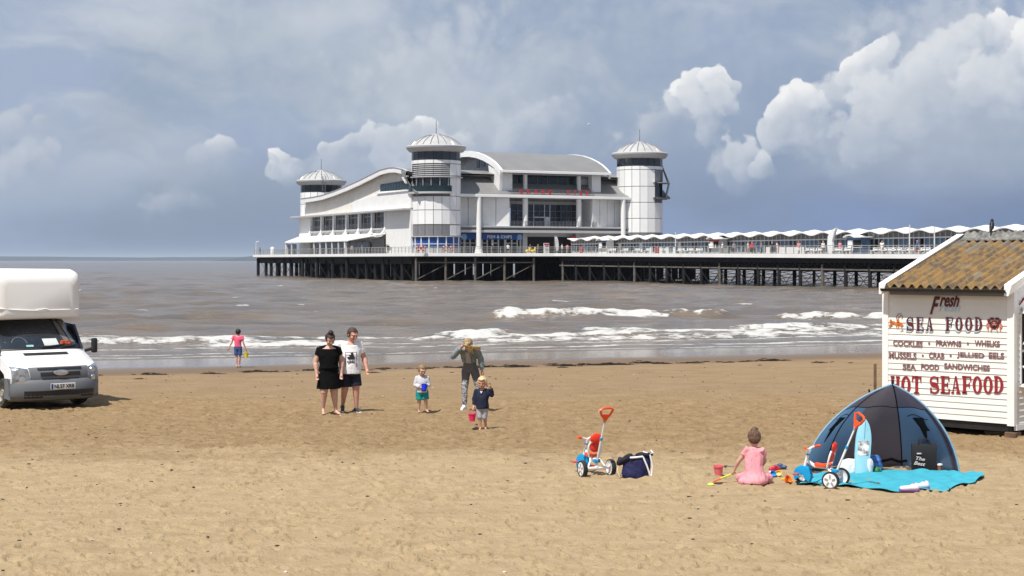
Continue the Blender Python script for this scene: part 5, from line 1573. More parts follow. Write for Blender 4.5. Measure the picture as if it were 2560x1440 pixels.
def body(name, J, H, g=1.0, belly=0.0, hd=1.0, voxel=0.009, leg=1.0, feet=True, curl=(0.6, 0.6), aims=(None, None), hands=1.0, headdir=(0, -1, 0)):
    """skin mesh: one continuous surface; g girth, hd head scale"""
    pr = []
    h = H
    pr.append(('l', [(*(J['pelvis'] + V3((0, 0, -.045 * h))), .060 * h * g, .050 * h * g), (*J['pelvis'], .088 * h * g, .066 * h * g), (*lerp(J['pelvis'], J['waist'], .6), .083 * h * g, .064 * h * g + belly * .5),
                     (*J['waist'], .078 * h * g, .060 * h * g + belly), (*lerp(J['waist'], J['chest'], .6), .088 * h * g, .064 * h * g + belly * .4), (*J['chest'], .098 * h * g, .064 * h * g), (*lerp(J['chest'], J['neck'], .6), .094 * h * g, .052 * h * g), (*J['neck'], .040 * h, .036 * h)]))
    pr.append(('c', J['shL'], J['shR'], .035 * h * min(g, 1.15), .035 * h * min(g, 1.15)))
    pr.append(('c', J['neck'] - V3((0, 0, .02 * h)), J['head'] + V3((0, .012 * h, -.03 * h)), .031 * h * (.5 + .5 * g), .029 * h))
    # head
    f = V3(headdir).normalized(); up = V3((0, 0, 1)); up = (up - f * up.dot(f)).normalized(); rt = up.cross(f)
    M = Matrix((( rt.x, -f.x, up.x), (rt.y, -f.y, up.y), (rt.z, -f.z, up.z)))
    hc = J['head']; q = .0655 * h * hd

    def hp(x, y, z): return hc + M @ V3((x * q, y * q, z * q))       # y negative is the face
    pr.append(('e', hp(0, 0.10, .18), (.80 * q, .92 * q, .86 * q), M)); pr.append(('e', hp(0, -.10, -.30), (.64 * q, .72 * q, .72 * q), M)); pr.append(('e', hp(0, -.36, -.70), (.36 * q, .36 * q, .28 * q), M))
    pr.append(('c', hp(0, -.86, .06), hp(0, -1.02, -.28), .10 * q, .15 * q))
    for s in (-1, 1):
        pr.append(('e', hp(s * .80, .08, -.05), (.10 * q, .20 * q, .28 * q), M)); pr.append(('e', hp(s * .40, -.66, -.28), (.24 * q, .2 * q, .22 * q), M))
    pr.append(('c', hp(-.40, -.78, .24), hp(.40, -.78, .24), .12 * q, .12 * q))
    tips = []
    for i, s in enumerate('LR'):
        pr.append(('c', J['sh' + s], J['el' + s], .031 * h * min(g, 1.22), .0245 * h * g)); pr.append(('c', J['el' + s], J['wr' + s], .0245 * h * g, .0155 * h * (.6 + .4 * g)))
        pr.append(('c', lerp(J['el' + s], J['wr' + s], .15), lerp(J['el' + s], J['wr' + s], .45), .026 * h * g, .022 * h * g))
        tips.append(hand(pr, J, s, h, hands, curl[i], aims[i]))
        pr.append(('c', J['hip' + s], J['knee' + s], .052 * h * g * leg, .033 * h * g * leg)); pr.append(('c', J['knee' + s], J['ank' + s], .031 * h * g * leg, .0175 * h * (.6 + .4 * g)))
        pr.append(('c', lerp(J['knee' + s], J['ank' + s], .15) + V3((0, .008 * h, 0)), lerp(J['knee' + s], J['ank' + s], .5) + V3((0, .008 * h, 0)), .031 * h * g * leg, .024 * h * g * leg))
        if feet:
            a, t_ = J['ank' + s], J['toe' + s]
            heel = a + (a - t_) * V3((1, 1, 0)) * .22; heel.z = .020 * h
            heel = V3((a.x - (t_.x - a.x) * .25, a.y - (t_.y - a.y) * .25, min(a.z, t_.z + .012 * h)))
            pr.append(('c', a, heel, .018 * h, .020 * h)); pr.append(('c', a + V3((0, 0, -.012 * h)), t_, .020 * h, .014 * h)); pr.append(('c', heel, t_, .017 * h, .014 * h))
            sdv = (t_ - a).cross(V3((0, 0, 1))).normalized()
            for k in (-1, 0, 1): pr.append(('c', lerp(heel, t_, .7) + sdv * k * .011 * h, t_ + sdv * k * .013 * h + (t_ - a).normalized() * .008 * h * (1 - .4 * abs(k)), .010 * h, .008 * h))
    me = blobs(name, pr, voxel, 3)
    return me, tips, hp, q, M


def face(root, hp, q, M, smile=False):
    for s in (-1, 1):
        MB().ell(hp(s * .34, -.80, .02), (.085 * q, .05 * q, .05 * q), 10, 6, M).build('eye', m_eye, root, smooth=True)
        MB().tube([hp(s * .18, -.90, .26), hp(s * .36, -.89, .30), hp(s * .54, -.78, .25)], .022 * q, 5).build('eyebrow', m_brow, root, smooth=True)
    MB().tube([hp(-.26, -.82, -.62 + (.06 if smile else 0)), hp(-.1, -.91, -.66), hp(.1, -.91, -.66), hp(.26, -.82, -.62 + (.06 if smile else 0))], .055 * q, 6).build('mouth', m_lip, root, smooth=True)


def garment(name, prims, mt, root, voxel=0.010, sm=2, rough=0.006, seed=1, fac=0.4):
    me = blobs(name, prims, voxel, sm, fac)
    n = len(me.vertices)
    co = np.empty(n * 3, np.float32); me.vertices.foreach_get('co', co); co = co.reshape(-1, 3)
    no = np.empty(n * 3, np.float32); me.vertices.foreach_get('normal', no); no = no.reshape(-1, 3)
    f = fbm(co[:, 0] * 14 + co[:, 1] * 9, co[:, 2] * 10 + co[:, 1] * 6, seed, 3)      # soft folds
    co += no * (f * rough * 2.2)[:, None]
    me.vertices.foreach_set('co', co.ravel()); me.update()
    return obj(name, me, mt, root)


def torso_rings(J, H, g, belly, z0, z1, pad, flare=0.0):
    """ovals following pelvis-waist-chest-neck between heights z0 and z1"""
    pts = [(J['pelvis'] - V3((0, 0, .12 * H)), .086 * g, .066 * g), (J['pelvis'], .088 * g, .066 * g), (lerp(J['pelvis'], J['waist'], .6), .083 * g, .064 * g), (J['waist'], .078 * g, .060 * g), (lerp(J['waist'], J['chest'], .6), .088 * g, .064 * g), (J['chest'], .098 * g, .064 * g), (lerp(J['chest'], J['neck'], .6), .094 * g, .052 * g), (lerp(J['chest'], J['neck'], .93), .060 * g, .042 * g)]
    bel = [.7, .9, 1, 1, .6, .2, 0, 0]
    rings = []
    zs = [p[0].z for p in pts]
    n = 10
    for i in range(n + 1):
        z = z0 + (z1 - z0) * i / n
        j = 0
        while j < len(pts) - 2 and zs[j + 1] < z: j += 1
        t = (z - zs[j]) / (zs[j + 1] - zs[j])
        t = max(-3, min(1, t))
        c_ = lerp(pts[j][0], pts[j + 1][0], max(0, t)); rx = (pts[j][1] + (pts[j + 1][1] - pts[j][1]) * max(0, t)) * H; ry = (pts[j][2] + (pts[j + 1][2] - pts[j][2]) * max(0, t)) * H
        b_ = (bel[j] + (bel[j + 1] - bel[j]) * max(0, t)) * belly
        fl = flare * max(0, 1 - i / n * 2)
        rings.append((c_.x, c_.y - b_ * .4, z, rx + pad + fl, ry + pad + b_ + fl))
    return ('l', rings)


def sleeve(J, H, s, upto, g, pad, pr):
    a, b_, w = J['sh' + s], J['el' + s], J['wr' + s]
    pr.append(('c', J['neck'] - V3((0, 0, .045 * H)), a, .04 * H * g, .036 * H * g + pad * .8))
    if upto <= 1: pr.append(('f', lerp(a, b_, -.12), lerp(a, b_, upto), .038 * H * g + pad, .033 * H * g + pad * 1.3))
    else:
        pr.append(('c', a, b_, .036 * H * g + pad, .029 * H * g + pad)); pr.append(('f', lerp(b_, w, -.05), lerp(b_, w, upto - 1), .029 * H * g + pad, .021 * H * g + pad))


def trouser(J, H, s, upto, g, pad, pr, flare=0.0, leg=1.0):
    a, k, n = J['hip' + s], J['knee' + s], J['ank' + s]
    if upto <= 1: pr.append(('f', lerp(a, k, -.15), lerp(a, k, upto), .056 * H * g * leg + pad, .046 * H * g * leg + pad + flare))
    else:
        pr.append(('c', a, k, .054 * H * g * leg + pad, .036 * H * g * leg + pad)); pr.append(('f', lerp(k, n, -.05), lerp(k, n, upto - 1), .036 * H * g * leg + pad, .026 * H * g + pad + flare))


def shoe(J, H, s, mt, sole, root, ankle=0.0, k=1.0):
    a, t_ = J['ank' + s], J['toe' + s]
    d = (t_ - a); d.z = 0; d.normalize()
    g0 = min(t_.z, a.z) - .010 * H
    heel = a - d * .030 * H; heel.z = max(.024 * H, a.z - .02 * H)
    pr = [('c', a + V3((0, 0, ankle * H)), heel + V3((0, 0, .006 * H)), .025 * H * k, .027 * H * k), ('c', a + V3((0, 0, -.004 * H)), t_ + V3((0, 0, .014 * H)), .025 * H * k, .019 * H * k), ('c', heel, t_ + V3((0, 0, .008 * H)), .024 * H * k, .021 * H * k)]
    o = obj('shoe', blobs('shoe', pr, .008, 2), mt, root)
    pr = [('c', V3((heel.x, heel.y, heel.z - .012 * H)), t_ - V3((0, 0, .006 * H)) + d * .008 * H, .022 * H * k, .019 * H * k)]
    obj('sole', blobs('sole', pr, .008, 1), sole, o)


def cap_hair(root, hp, q, M, mt, prims=(), name='hair', voxel=0.008, seed=3, rough=0.010, low=-0.15, fringe=0.0):
    pr = [('e', hp(0, .18, .28), (.92 * q, .98 * q, .92 * q), M), ('e', hp(0, .40, -.05), (.86 * q, .68 * q, .80 * q), M)]
    if fringe: pr.append(('e', hp(0, -.50, .72), (.62 * q, .42 * q, .30 * q), M))
    pr += list(prims)
    me = blobs(name, pr, voxel, 2)
    n = len(me.vertices); co = np.empty(n * 3, np.float32); me.vertices.foreach_get('co', co); co = co.reshape(-1, 3)
    no = np.empty(n * 3, np.float32); me.vertices.foreach_get('normal', no); no = no.reshape(-1, 3)
    f = fbm(co[:, 0] * 90, co[:, 2] * 30 + co[:, 1] * 40, seed, 3)
    co += no * (f * rough)[:, None]
    # keep the face clear: pull the part in front of the hairline inside the head
    Mi = np.array(M.transposed()); hc = np.array(hp(0, 0, 0))
    loc = (co - hc) @ Mi.T / q
    facez = (loc[:, 1] < -0.30) & (loc[:, 2] < 0.62 + 0.25 * np.abs(loc[:, 0])) & (np.abs(loc[:, 0]) < 0.95)
    loc[facez, 1] = -0.30 + (loc[facez, 1] + 0.30) * 0.15
    co = (loc * q) @ Mi + hc
    me.vertices.foreach_set('co', co.astype(np.float32).ravel()); me.update()
    return obj(name, me, mt, root)


def gz(p): return float(sand_z(np.array([p[0]]), np.array([p[1]]))[0] + sand_bumps(np.array([p[0]]), np.array([p[1]]))[0])


def place(u, v):
    """ground point under photo pixel (u, v), following the beach's fall"""
    z = 0.0
    for _ in range(12):
        p = at(u, v, z); z = float(sand_z(np.array([p.x]), np.array([p.y]))[0])
    return at(u, v, z)


m_dress = mat('black_dress', (0.005, 0.005, 0.006), 0.9, 0.2, 8.0, spec=0.12)
m_tee = mat('white_tee', (0.78, 0.78, 0.80), 0.8, 0.04, 6.0)
m_navy = mat('navy_shorts', (0.008, 0.010, 0.028), 0.8, 0.2, 6.0)
m_brun = mat('dark_red_brown_hair', (0.030, 0.012, 0.010), 0.5, 0.5, 40.0, bump=0.4, bscale=120)
m_brown = mat('short_brown_hair', (0.055, 0.032, 0.022), 0.6, 0.4, 40.0, bump=0.4, bscale=120)
m_blond = mat('blond_hair', (0.62, 0.46, 0.24), 0.5, 0.25, 30.0, bump=0.4, bscale=120)
m_dkblond = mat('streaked_hair', (0.27, 0.19, 0.11), 0.5, 0.6, 22.0, bump=0.4, bscale=120)
m_shoe = mat('grey_trainer', (0.045, 0.045, 0.055), 0.7, 0.3, 20.0)
m_sole = mat('white_sole', (0.70, 0.70, 0.70), 0.6, 0.05)

# --- woman in black dress
H = 1.66
p = place(822, 1036)
w1 = empty('person', p, R(12), 'woman in black knee-length dress walking barefoot, hair in a high bun, head bowed', 'person')
J = skeleton(H, head=(.012, -.050, .915), neck=(0, -.012, .832), kneeL=(.062, -.020, .275), ankL=(.085, -.01, .048), toeL=(.125, -.090, .014), kneeR=(-.062, -.045, .28), ankR=(-.070, -.010, .075), toeR=(-.072, -.095, .018),
             shL=(.108, 0, .792), shR=(-.108, 0, .792), elR=(-.160, .010, .63), wrR=(-.150, -.045, .495), elL=(.158, .02, .64), wrL=(.150, -.03, .50))
me, tips, hp, q, M = body('body', J, H, 1.34, .02, 1.04, .009, 1.08, headdir=(.15, -1, -.55))
obj('body', me, SKIN, w1); face(w1, hp, q, M)
pr = [torso_rings(J, H, 1.36, .024, .56 * H, .80 * H, .012)]
pr.append(('l', [(0, 0, .315 * H, .150 * H, .120 * H), (0, 0, .40 * H, .138 * H, .112 * H), (0, 0, .50 * H, .124 * H, .100 * H), (0, 0, .575 * H, .116 * H, .096 * H), (0, 0, .61 * H, .112 * H, .094 * H)]))
for s in 'LR': pr.append(('f', lerp(J['sh' + s], J['el' + s], -.10), lerp(J['sh' + s], J['el' + s], .46), .044 * H, .046 * H)); pr.append(('c', J['chest'] + V3((0, 0.01, .06 * H)), J['sh' + s] + V3((-.012 if s == 'L' else .012, 0, -.004)), .062 * H, .045 * H))
for s in (-1, 1): pr.append(('e', J['chest'] + V3((s * .050 * H, -.050 * H, -.018 * H)), (.062 * H, .045 * H, .055 * H)))
garment('dress', pr, m_dress, w1, seed=5)
cap_hair(w1, hp, q, M, m_brun, [('e', hp(0, .10, 1.28), (.50 * q, .50 * q, .46 * q)), ('e', hp(-.1, .2, 1.62), (.26 * q, .26 * q, .2 * q)), ('c', hp(.62, -.35, .35), hp(.68, -.25, -.25), .18 * q, .10 * q), ('c', hp(-.62, -.35, .35), hp(-.68, -.25, -.25), .18 * q, .10 * q)], fringe=1)

# --- man in white tee
H = 1.73
p = place(874, 1032)
m1 = empty('person', p, R(14), 'man in white printed tee and dark shorts walking beside woman in black dress', 'person')
J = skeleton(H, head=(.030, -.045, .925), neck=(.008, -.008, .838), kneeL=(.070, -.045, .285), ankL=(.078, -.040, .05), toeL=(.105, -.125, .018), kneeR=(-.060, -.015, .275), ankR=(-.075, .06, .075), toeR=(-.085, -.02, .018),
             elL=(.175, .02, .645), wrL=(.195, -.055, .515), elR=(-.165, .04, .64), wrR=(-.150, .0, .50))
me, tips, hp, q, M = body('body', J, H, 1.30, .03, 1.05, .009, 1.0, headdir=(.45, -1, -.45))
obj('body', me, SKIN2, m1); face(m1, hp, q, M)
pr = [torso_rings(J, H, 1.34, .050, .465 * H, .80 * H, .020, .016)]
for s in 'LR': sleeve(J, H, s, .62, 1.22, .010, pr)
garment('tee_shirt', pr, m_tee, m1, rough=.008, seed=8)
pr = [torso_rings(J, H, 1.2, .02, .44 * H, .52 * H, .012)]
for s in 'LR': trouser(J, H, s, .86, 1.15, .014, pr, .022)
garment('shorts', pr, m_navy, m1, seed=9)
cap_hair(m1, hp, q, M, m_brown, [], rough=.006)
for s in 'LR': shoe(J, H, s, m_shoe, m_sole, m1)
# printed box and stripes on the shirt front, white flash on the shorts
m_print = mat('print_dark', (0.022, 0.022, 0.026), 0.7, 0.1)
def shirt(a, b_): # a across, b_ height
    yy = -(math.sqrt(max(0.0, 1 - min(1, (a / (.142 * H)) ** 2))) * (.086 * H + .055) + .028) - .0
    return V3((a, yy, b_))
fr = MB()
for (a0, b0, a1, b1) in ((-.145, .955, .085, .955), (-.145, 1.245, .085, 1.245), (-.145, .955, -.145, 1.245), (.085, .955, .085, 1.245)):
    fr.tube([shirt(a0 + (a1 - a0) * k / 6 + .03, b0 + (b1 - b0) * k / 6) for k in range(7)], .006, 4)
fr.build('print_frame', m_print, m1)
for k, hgt_ in enumerate((.045, .085, .125)):
    a = -.085 + k * .045
    MB().hexa([shirt(a + .03, 1.105), shirt(a + .075, 1.105), shirt(a + .075, 1.105) + V3((0, .02, 0)), shirt(a + .03, 1.105) + V3((0, .02, 0)), shirt(a + .03 - .03 - .01 * k, 1.105 + hgt_), shirt(a + .063 - .02 - .01 * k, 1.105 + hgt_ + .01), shirt(a + .04, 1.105 + hgt_) + V3((0, .02, 0)), shirt(a, 1.105 + hgt_) + V3((0, .02, 0))]).build('print_stripe', m_print, m1)
obj('print_lettering', fit(text_mesh('print_lettering', 'adidas', .1, .004, offset=.003), .17, .05), m_print, m1, loc=shirt(.0, 1.06) + V3((0, -.006, 0)), rot=(R(92), 0, 0))
MB().prism([(-.03, 0), (.04, 0), (.005, .05)], 'xz', 0, .012).build('shorts_flash', m_sole, m1, loc=lerp(J['hipL'], J['kneeL'], .78) + V3((.055, -.105, 0)), rot=(0, 0, R(35)))

# --- boy with blue bucket
H = 0.98
p = place(1055, 1031)
b1 = empty('person', p, R(10), 'toddler boy in grey hooded top and teal shorts looking into a blue bucket', 'person')
KID = dict(pelvis=(0, 0, .46), waist=(0, 0, .54), chest=(0, 0, .655), neck=(0, .0, .745), hipL=(.055, 0, .435), hipR=(-.055, 0, .435), kneeL=(.060, -.005, .235), kneeR=(-.060, -.005, .235), ankL=(.062, .008, .045), ankR=(-.062, .008, .045),
           toeL=(.070, -.075, .018), toeR=(-.070, -.075, .018), shL=(.105, 0, .715), shR=(-.105, 0, .715), elL=(.140, -.02, .575), elR=(-.140, -.02, .575), wrL=(.06, -.13, .535), wrR=(-.045, -.13, .53), head=(.0, -.025, .88))
J = skeleton(H, **{**KID, 'kneeL': (.075, -.045, .24), 'ankL': (.095, -.015, .06), 'toeL': (.12, -.09, .02)})
me, tips, hp, q, M = body('body', J, H, 1.22, .012, 1.50, .0075, 1.05, hands=1.1, headdir=(.15, -1, -.45))
obj('body', me, SKIN, b1); face(b1, hp, q, M)
pr = [torso_rings(J, H, 1.25, .015, .42 * H, .73 * H, .012)]
for s in 'LR': sleeve(J, H, s, 1.82, 1.25, .010, pr)
pr.append(('c', J['neck'] + V3((-.05, .05, -.01)), J['neck'] + V3((.05, .05, -.01)), .045, .045))
garment('hooded_top', pr, mat('grey_marl', (0.50, 0.51, 0.54), 0.85, 0.10, 30.0), b1, .009, seed=11, rough=.008)
pr = [torso_rings(J, H, 1.2, .01, .37 * H, .48 * H, .010)]
for s in 'LR': trouser(J, H, s, .84, 1.2, .010, pr, .012)
garment('shorts', pr, mat('teal_shorts', (0.005, 0.23, 0.22), 0.75, 0.15, 8.0), b1, .009, seed=12)
cap_hair(b1, hp, q, M, mat('light_brown_hair', (0.21, 0.135, 0.07), 0.6, 0.4, 40.0), [], rough=.008, seed=4)


def bucket(loc, label, color, name, r=.075, h=.15, tilt=(0, 0, 0), handle=True, hc=None):
    e_ = empty('bucket', loc, 0, label, 'bucket'); e_.rotation_euler = tilt
    mt = mat(name, color, 0.35, 0.06, 5.0, spec=0.5)
    MB().lathe([(0.0, 0.0), (r * .72, 0.0), (r * .74, .01), (r, h), (r * 1.07, h), (r * 1.07, h - .012), (r * 1.02, h - .014), (r * .96, h - .002), (r * .70, .012), (0.0, .012)], 24).build('pail', mt, e_, smooth=True, ang=50)
    if handle: MB().tube([(r * math.cos(R(a)) * 1.02, 0, h - .01 + .085 * math.sin(R(a))) for a in range(0, 181, 18)], .005, 6).build('handle', mat(hc or name, color, 0.4), e_, smooth=True)
    return e_


wp = b1.location + Matrix.Rotation(R(10), 3, 'Z') @ V3((.012, -.185, .46))
bucket(wp, 'royal blue toy bucket held in both hands by the boy in teal shorts', (0.006, 0.022, 0.55), 'bucket_blue', .065, .13, (R(-20), R(8), 0), False)

# --- woman bending, denim jacket
H = 1.66
p = place(1172, 1027)
w2 = empty('person', p, R(-6), 'woman in denim jacket and patterned grey trousers bending forward, long hair blown sideways', 'person')
J = skeleton(H, pelvis=(.010, .07, .515), waist=(.006, .035, .60), chest=(0, -.035, .71), neck=(.0, -.105, .79), head=(.012, -.165, .835), hipL=(.065, .07, .495), hipR=(-.045, .07, .495),
             shL=(.110, -.075, .775), shR=(-.110, -.085, .77), elL=(.150, .00, .64), wrL=(.168, -.02, .50), elR=(-.180, -.09, .68), wrR=(-.078, -.165, .79),
             kneeR=(-.052, .02, .275), ankR=(-.060, .015, .050), toeR=(-.075, -.075, .018), kneeL=(.125, .02, .29), ankL=(.165, .13, .07), toeL=(.18, .06, .018))
me, tips, hp, q, M = body('body', J, H, .98, 0, 1.0, .009, headdir=(.1, -1, -.85))
obj('body', me, SKIN, w2); face(w2, hp, q, M)
m_denim = mat('pale_denim', (0.175, 0.215, 0.225), 0.85, 0.30, 12.0, dirt=((0.34, 0.38, 0.38), 0.7))
# jacket: open front leaves the top showing
pr = [torso_rings(J, H, 1.0, 0, .60 * H, .755 * H, .018)]
for s in 'LR': sleeve(J, H, s, 1.9, 1.0, .016, pr)
garment('denim_jacket', pr, m_denim, w2, seed=21, rough=.012)
MB().shell(lambda s, t: lerp(J['waist'] + V3((-.055 + .11 * s, -.072 * H - .022 - .01 * math.sin(PI * s), -.01)), J['neck'] + V3((-.035 + .07 * s, -.045 * H - .04 - .01 * math.sin(PI * s), -.09)), t), 6, 6, (0, .03, 0)).build('grey_top', mat('grey_top', (0.34, 0.33, 0.35), 0.85, 0.1, 8.0), w2, smooth=True)
m_patt = bpy.data.materials.new('patterned_trousers'); m_patt.use_nodes = True
N = NT(m_patt.node_tree); bb = m_patt.node_tree.nodes['Principled BSDF']; t_ = N.n('ShaderNodeTexCoord')
nz_ = N.noise(t_.outputs['Object'], 26.0, 3, 0.6, 1.2); sz_ = N.n('ShaderNodeSeparateXYZ'); m_patt.node_tree.links.new(t_.outputs['Object'], sz_.inputs[0])
cc = N.mix(N.ss(nz_, 0.47, 0.53), (0.055, 0.055, 0.062), (0.42, 0.42, 0.43))
cc = N.mix(N.ss(sz_.outputs[2], 0.60, 0.66), cc, (0.115, 0.115, 0.128))
m_patt.node_tree.links.new(cc, bb.inputs['Base Color']); bb.inputs['Roughness'].default_value = 0.85
pr = [torso_rings(J, H, .98, 0, .47 * H, .60 * H, .010)]
for s in 'LR': trouser(J, H, s, 1.86, .98, .008, pr, .004)
garment('trousers', pr, m_patt, w2, seed=22, rough=.010)
hr = [('c', hp(-.3, -.75, .5), hp(.2, -1.0, -1.0), .40 * q, .30 * q), ('c', hp(.2, -.8, .2), hp(1.0, -.95, -1.5), .34 * q, .12 * q), ('c', hp(.5, -.7, .3), hp(2.4, -.6, -1.0), .30 * q, .08 * q), ('c', hp(-.15, -.5, .7), hp(.8, -.75, -.2), .42 * q, .35 * q), ('c', hp(.5, -.6, .1), hp(2.1, -.5, -.5), .36 * q, .18 * q), ('c', hp(1.6, -.5, -.35), hp(3.1, -.3, -.55), .20 * q, .05 * q), ('c', hp(.3, -.7, -.1), hp(1.7, -.7, -.75), .22 * q, .08 * q), ('c', hp(.1, -.6, .3), hp(2.5, -.5, -.2), .2 * q, .06 * q)]
cap_hair(w2, hp, q, M, m_dkblond, [], seed=6, fringe=1)
me = blobs('hair_blown', hr, .010, 2)
obj('hair_blown', me, mat('blown_hair', (0.45, 0.32, 0.16), 0.5, 0.5, 26.0, bump=0.5, bscale=140), w2)
m_wht = mat('white_trainer', (0.80, 0.80, 0.81), 0.5, 0.03)
for s in 'LR': shoe(J, H, s, m_wht, m_sole, w2, .02)

# --- toddler with pink bucket
H = 0.98
p = place(1206, 1075)
b2 = empty('person', p, R(-8), 'blond toddler in navy hooded top and grey leggings walking with one hand raised', 'person')
J = skeleton(H, **{**KID, 'kneeR': (-.045, -.04, .24), 'ankR': (-.030, -.035, .05), 'toeR': (-.035, -.12, .018), 'kneeL': (.05, -.02, .235), 'ankL': (.055, .06, .06), 'toeL': (.06, -.01, .022),
                   'elR': (-.150, -.005, .575), 'wrR': (-.155, -.045, .455), 'elL': (.185, -.03, .66), 'wrL': (.165, -.075, .80), 'shL': (.115, 0, .72), 'head': (.0, -.03, .885)})
me, tips, hp, q, M = body('body', J, H, 1.20, .012, 1.50, .0075, 1.0, hands=1.1, headdir=(-.05, -1, -.22), curl=(0.35, 0.9))
obj('body', me, SKIN2, b2); face(b2, hp, q, M, True)
pr = [torso_rings(J, H, 1.25, .012, .40 * H, .735 * H, .014)]
for s in 'LR': sleeve(J, H, s, 1.85, 1.25, .012, pr)
pr.append(('c', J['neck'] + V3((-.05, .05, -.01)), J['neck'] + V3((.05, .05, -.01)), .045, .045))
garment('hooded_top', pr, mat('navy_hoodie', (0.008, 0.011, 0.035), 0.85, 0.2, 9.0), b2, .009, seed=31, rough=.009)
MB().tube([J['neck'] + V3((-.02, -.075, -.015)), J['neck'] + V3((-.005, -.098, -.05)), J['neck'] + V3((.012, -.080, -.015))], .010, 5).build('collar', m_tee, b2, smooth=True)
pr = [torso_rings(J, H, 1.15, .01, .38 * H, .45 * H, .006)]
for s in 'LR': trouser(J, H, s, 1.18, 1.15, .006, pr, .004)
garment('leggings', pr, mat('grey_leggings', (0.36, 0.36, 0.39), 0.85, 0.08, 20.0), b2, .009, seed=32)
cap_hair(b2, hp, q, M, m_blond, [('e', hp(0, .2, 1.0), (.5 * q, .5 * q, .3 * q)), ('c', hp(.65, .0, .2), hp(.95, .1, -.75), .3 * q, .14 * q), ('c', hp(-.65, .0, .2), hp(-.92, .1, -.75), .3 * q, .14 * q)], seed=7, rough=.014, fringe=1)
wp = b2.location + Matrix.Rotation(R(-8), 3, 'Z') @ (tips[1] + V3((-.02, -.015, -.225)))
bucket(wp, 'bright pink toy bucket carried low by the blond toddler in navy', (0.75, 0.025, 0.13), 'bucket_pink', .070, .135)

# --- girl paddling
H = 1.27
p = place(595, 919)
g1 = empty('person', p, R(170), 'girl in bright pink top and denim shorts wading away at the water edge', 'person')
J = skeleton(H, head=(.0, -.015, .92), ankL=(.022, .03, .045), kneeL=(.040, -.005, .275), toeL=(.025, -.055, .018), ankR=(-.030, -.02, .05), toeR=(-.035, -.105, .018), elL=(.165, .02, .65), wrL=(.23, .04, .52), elR=(-.155, .02, .64), wrR=(-.20, -.01, .505))
me, tips, hp, q, M = body('body', J, H, .92, 0, 1.18, .008, headdir=(.2, -1, -.3), curl=(0.4, 0.9))
obj('body', me, SKIN2, g1); face(g1, hp, q, M)
pr = [torso_rings(J, H, 1.0, .0, .545 * H, .80 * H, .014)]
for s in 'LR': sleeve(J, H, s, .5, 1.0, .010, pr)
garment('pink_top', pr, mat('hot_pink_top', (0.80, 0.105, 0.20), 0.8, 0.15, 7.0), g1, .009, seed=41)
pr = [torso_rings(J, H, 1.0, 0, .47 * H, .565 * H, .008)]
for s in 'LR': trouser(J, H, s, .80, .98, .008, pr, .004)
garment('denim_shorts', pr, mat('blue_denim', (0.045, 0.085, 0.22), 0.85, 0.25, 14.0), g1, .009, seed=42)
cap_hair(g1, hp, q, M, mat('near_black_hair', (0.016, 0.010, 0.010), 0.5, 0.4, 40.0), [('e', hp(0, .6, -.2), (.5 * q, .4 * q, .55 * q), M)], seed=9)
wp = g1.location + Matrix.Rotation(R(170), 3, 'Z') @ (tips[1] + V3((0, 0, -.24)))
bucket(wp, 'yellow toy bucket carried by the girl wading in the sea', (0.80, 0.66, 0.01), 'bucket_yellow', .075, .15)

# --- girl sitting in the sand
H = 1.02
p = place(1885, 1208)
g2 = empty('person', p, R(168), 'girl in pink spotted dress kneeling in the sand, back turned, hair in a bun', 'person')
J = skeleton(H, pelvis=(0, .02, .155), waist=(0, .0, .245), chest=(0, -.035, .36), neck=(0, -.05, .455), head=(.0, -.075, .60), hipL=(.065, .01, .13), hipR=(-.065, .01, .13), kneeL=(.15, -.17, .07), kneeR=(-.15, -.17, .07), ankL=(.16, .07, .045), ankR=(-.16, .07, .045),
             toeL=(.13, .14, .03), toeR=(-.13, .14, .03), shL=(.105, -.045, .425), shR=(-.105, -.045, .425), elL=(.21, -.055, .29), wrL=(.275, -.10, .155), elR=(-.14, -.11, .30), wrR=(-.10, -.21, .21))
me, tips, hp, q, M = body('body', J, H, 1.18, .005, 1.55, .0075, hands=1.1, headdir=(.12, -1, -.35), curl=(0.9, 0.7))
obj('body', me, SKIN, g2); face(g2, hp, q, M)
m_pdress = bpy.data.materials.new('pink_spotted_dress'); m_pdress.use_nodes = True
N = NT(m_pdress.node_tree); bb = m_pdress.node_tree.nodes['Principled BSDF']; t_ = N.n('ShaderNodeTexCoord')
vo_ = N.n('ShaderNodeTexVoronoi'); m_pdress.node_tree.links.new(t_.outputs['Object'], vo_.inputs['Vector']); vo_.inputs['Scale'].default_value = 17.0
cc = N.mix(N.ss(N.noise(t_.outputs['Object'], 7.0, 4, 0.6), 0.3, 0.7), (0.62, 0.235, 0.275), (0.70, 0.30, 0.335))
cc = N.mix(N.m('MULTIPLY', N.ss(vo_.outputs['Distance'], 0.22, 0.15), 0.75), cc, (0.42, 0.10, 0.15))
m_pdress.node_tree.links.new(cc, bb.inputs['Base Color']); bb.inputs['Roughness'].default_value = 0.85
pr = [('l', [(0, .06, .012, .195, .17), (0, .05, .05, .205, .175), (0, .035, .11, .175, .15), (0, .02, .17, .135, .115), (0, 0, .25, .125, .10), (0, -.03, .36, .130, .095), (0, -.045, .43, .120, .080), (0, -.05, .465, .085, .062), (0, -.05, .485, .06, .05)])]
pr += [('c', (-.10, .12, .05), (.16, .15, .03), .07, .05), ('c', (.08, .0, .07), (.20, -.12, .06), .09, .07), ('c', (-.08, .0, .07), (-.19, -.12, .06), .09, .07)]
for s in 'LR': pr.append(('f', lerp(J['sh' + s], J['el' + s], -.35), lerp(J['sh' + s], J['el' + s], .42), .052, .052)); pr.append(('c', J['neck'], J['sh' + s], .05, .052))
garment('dress', pr, m_pdress, g2, .009, seed=51, rough=.012)
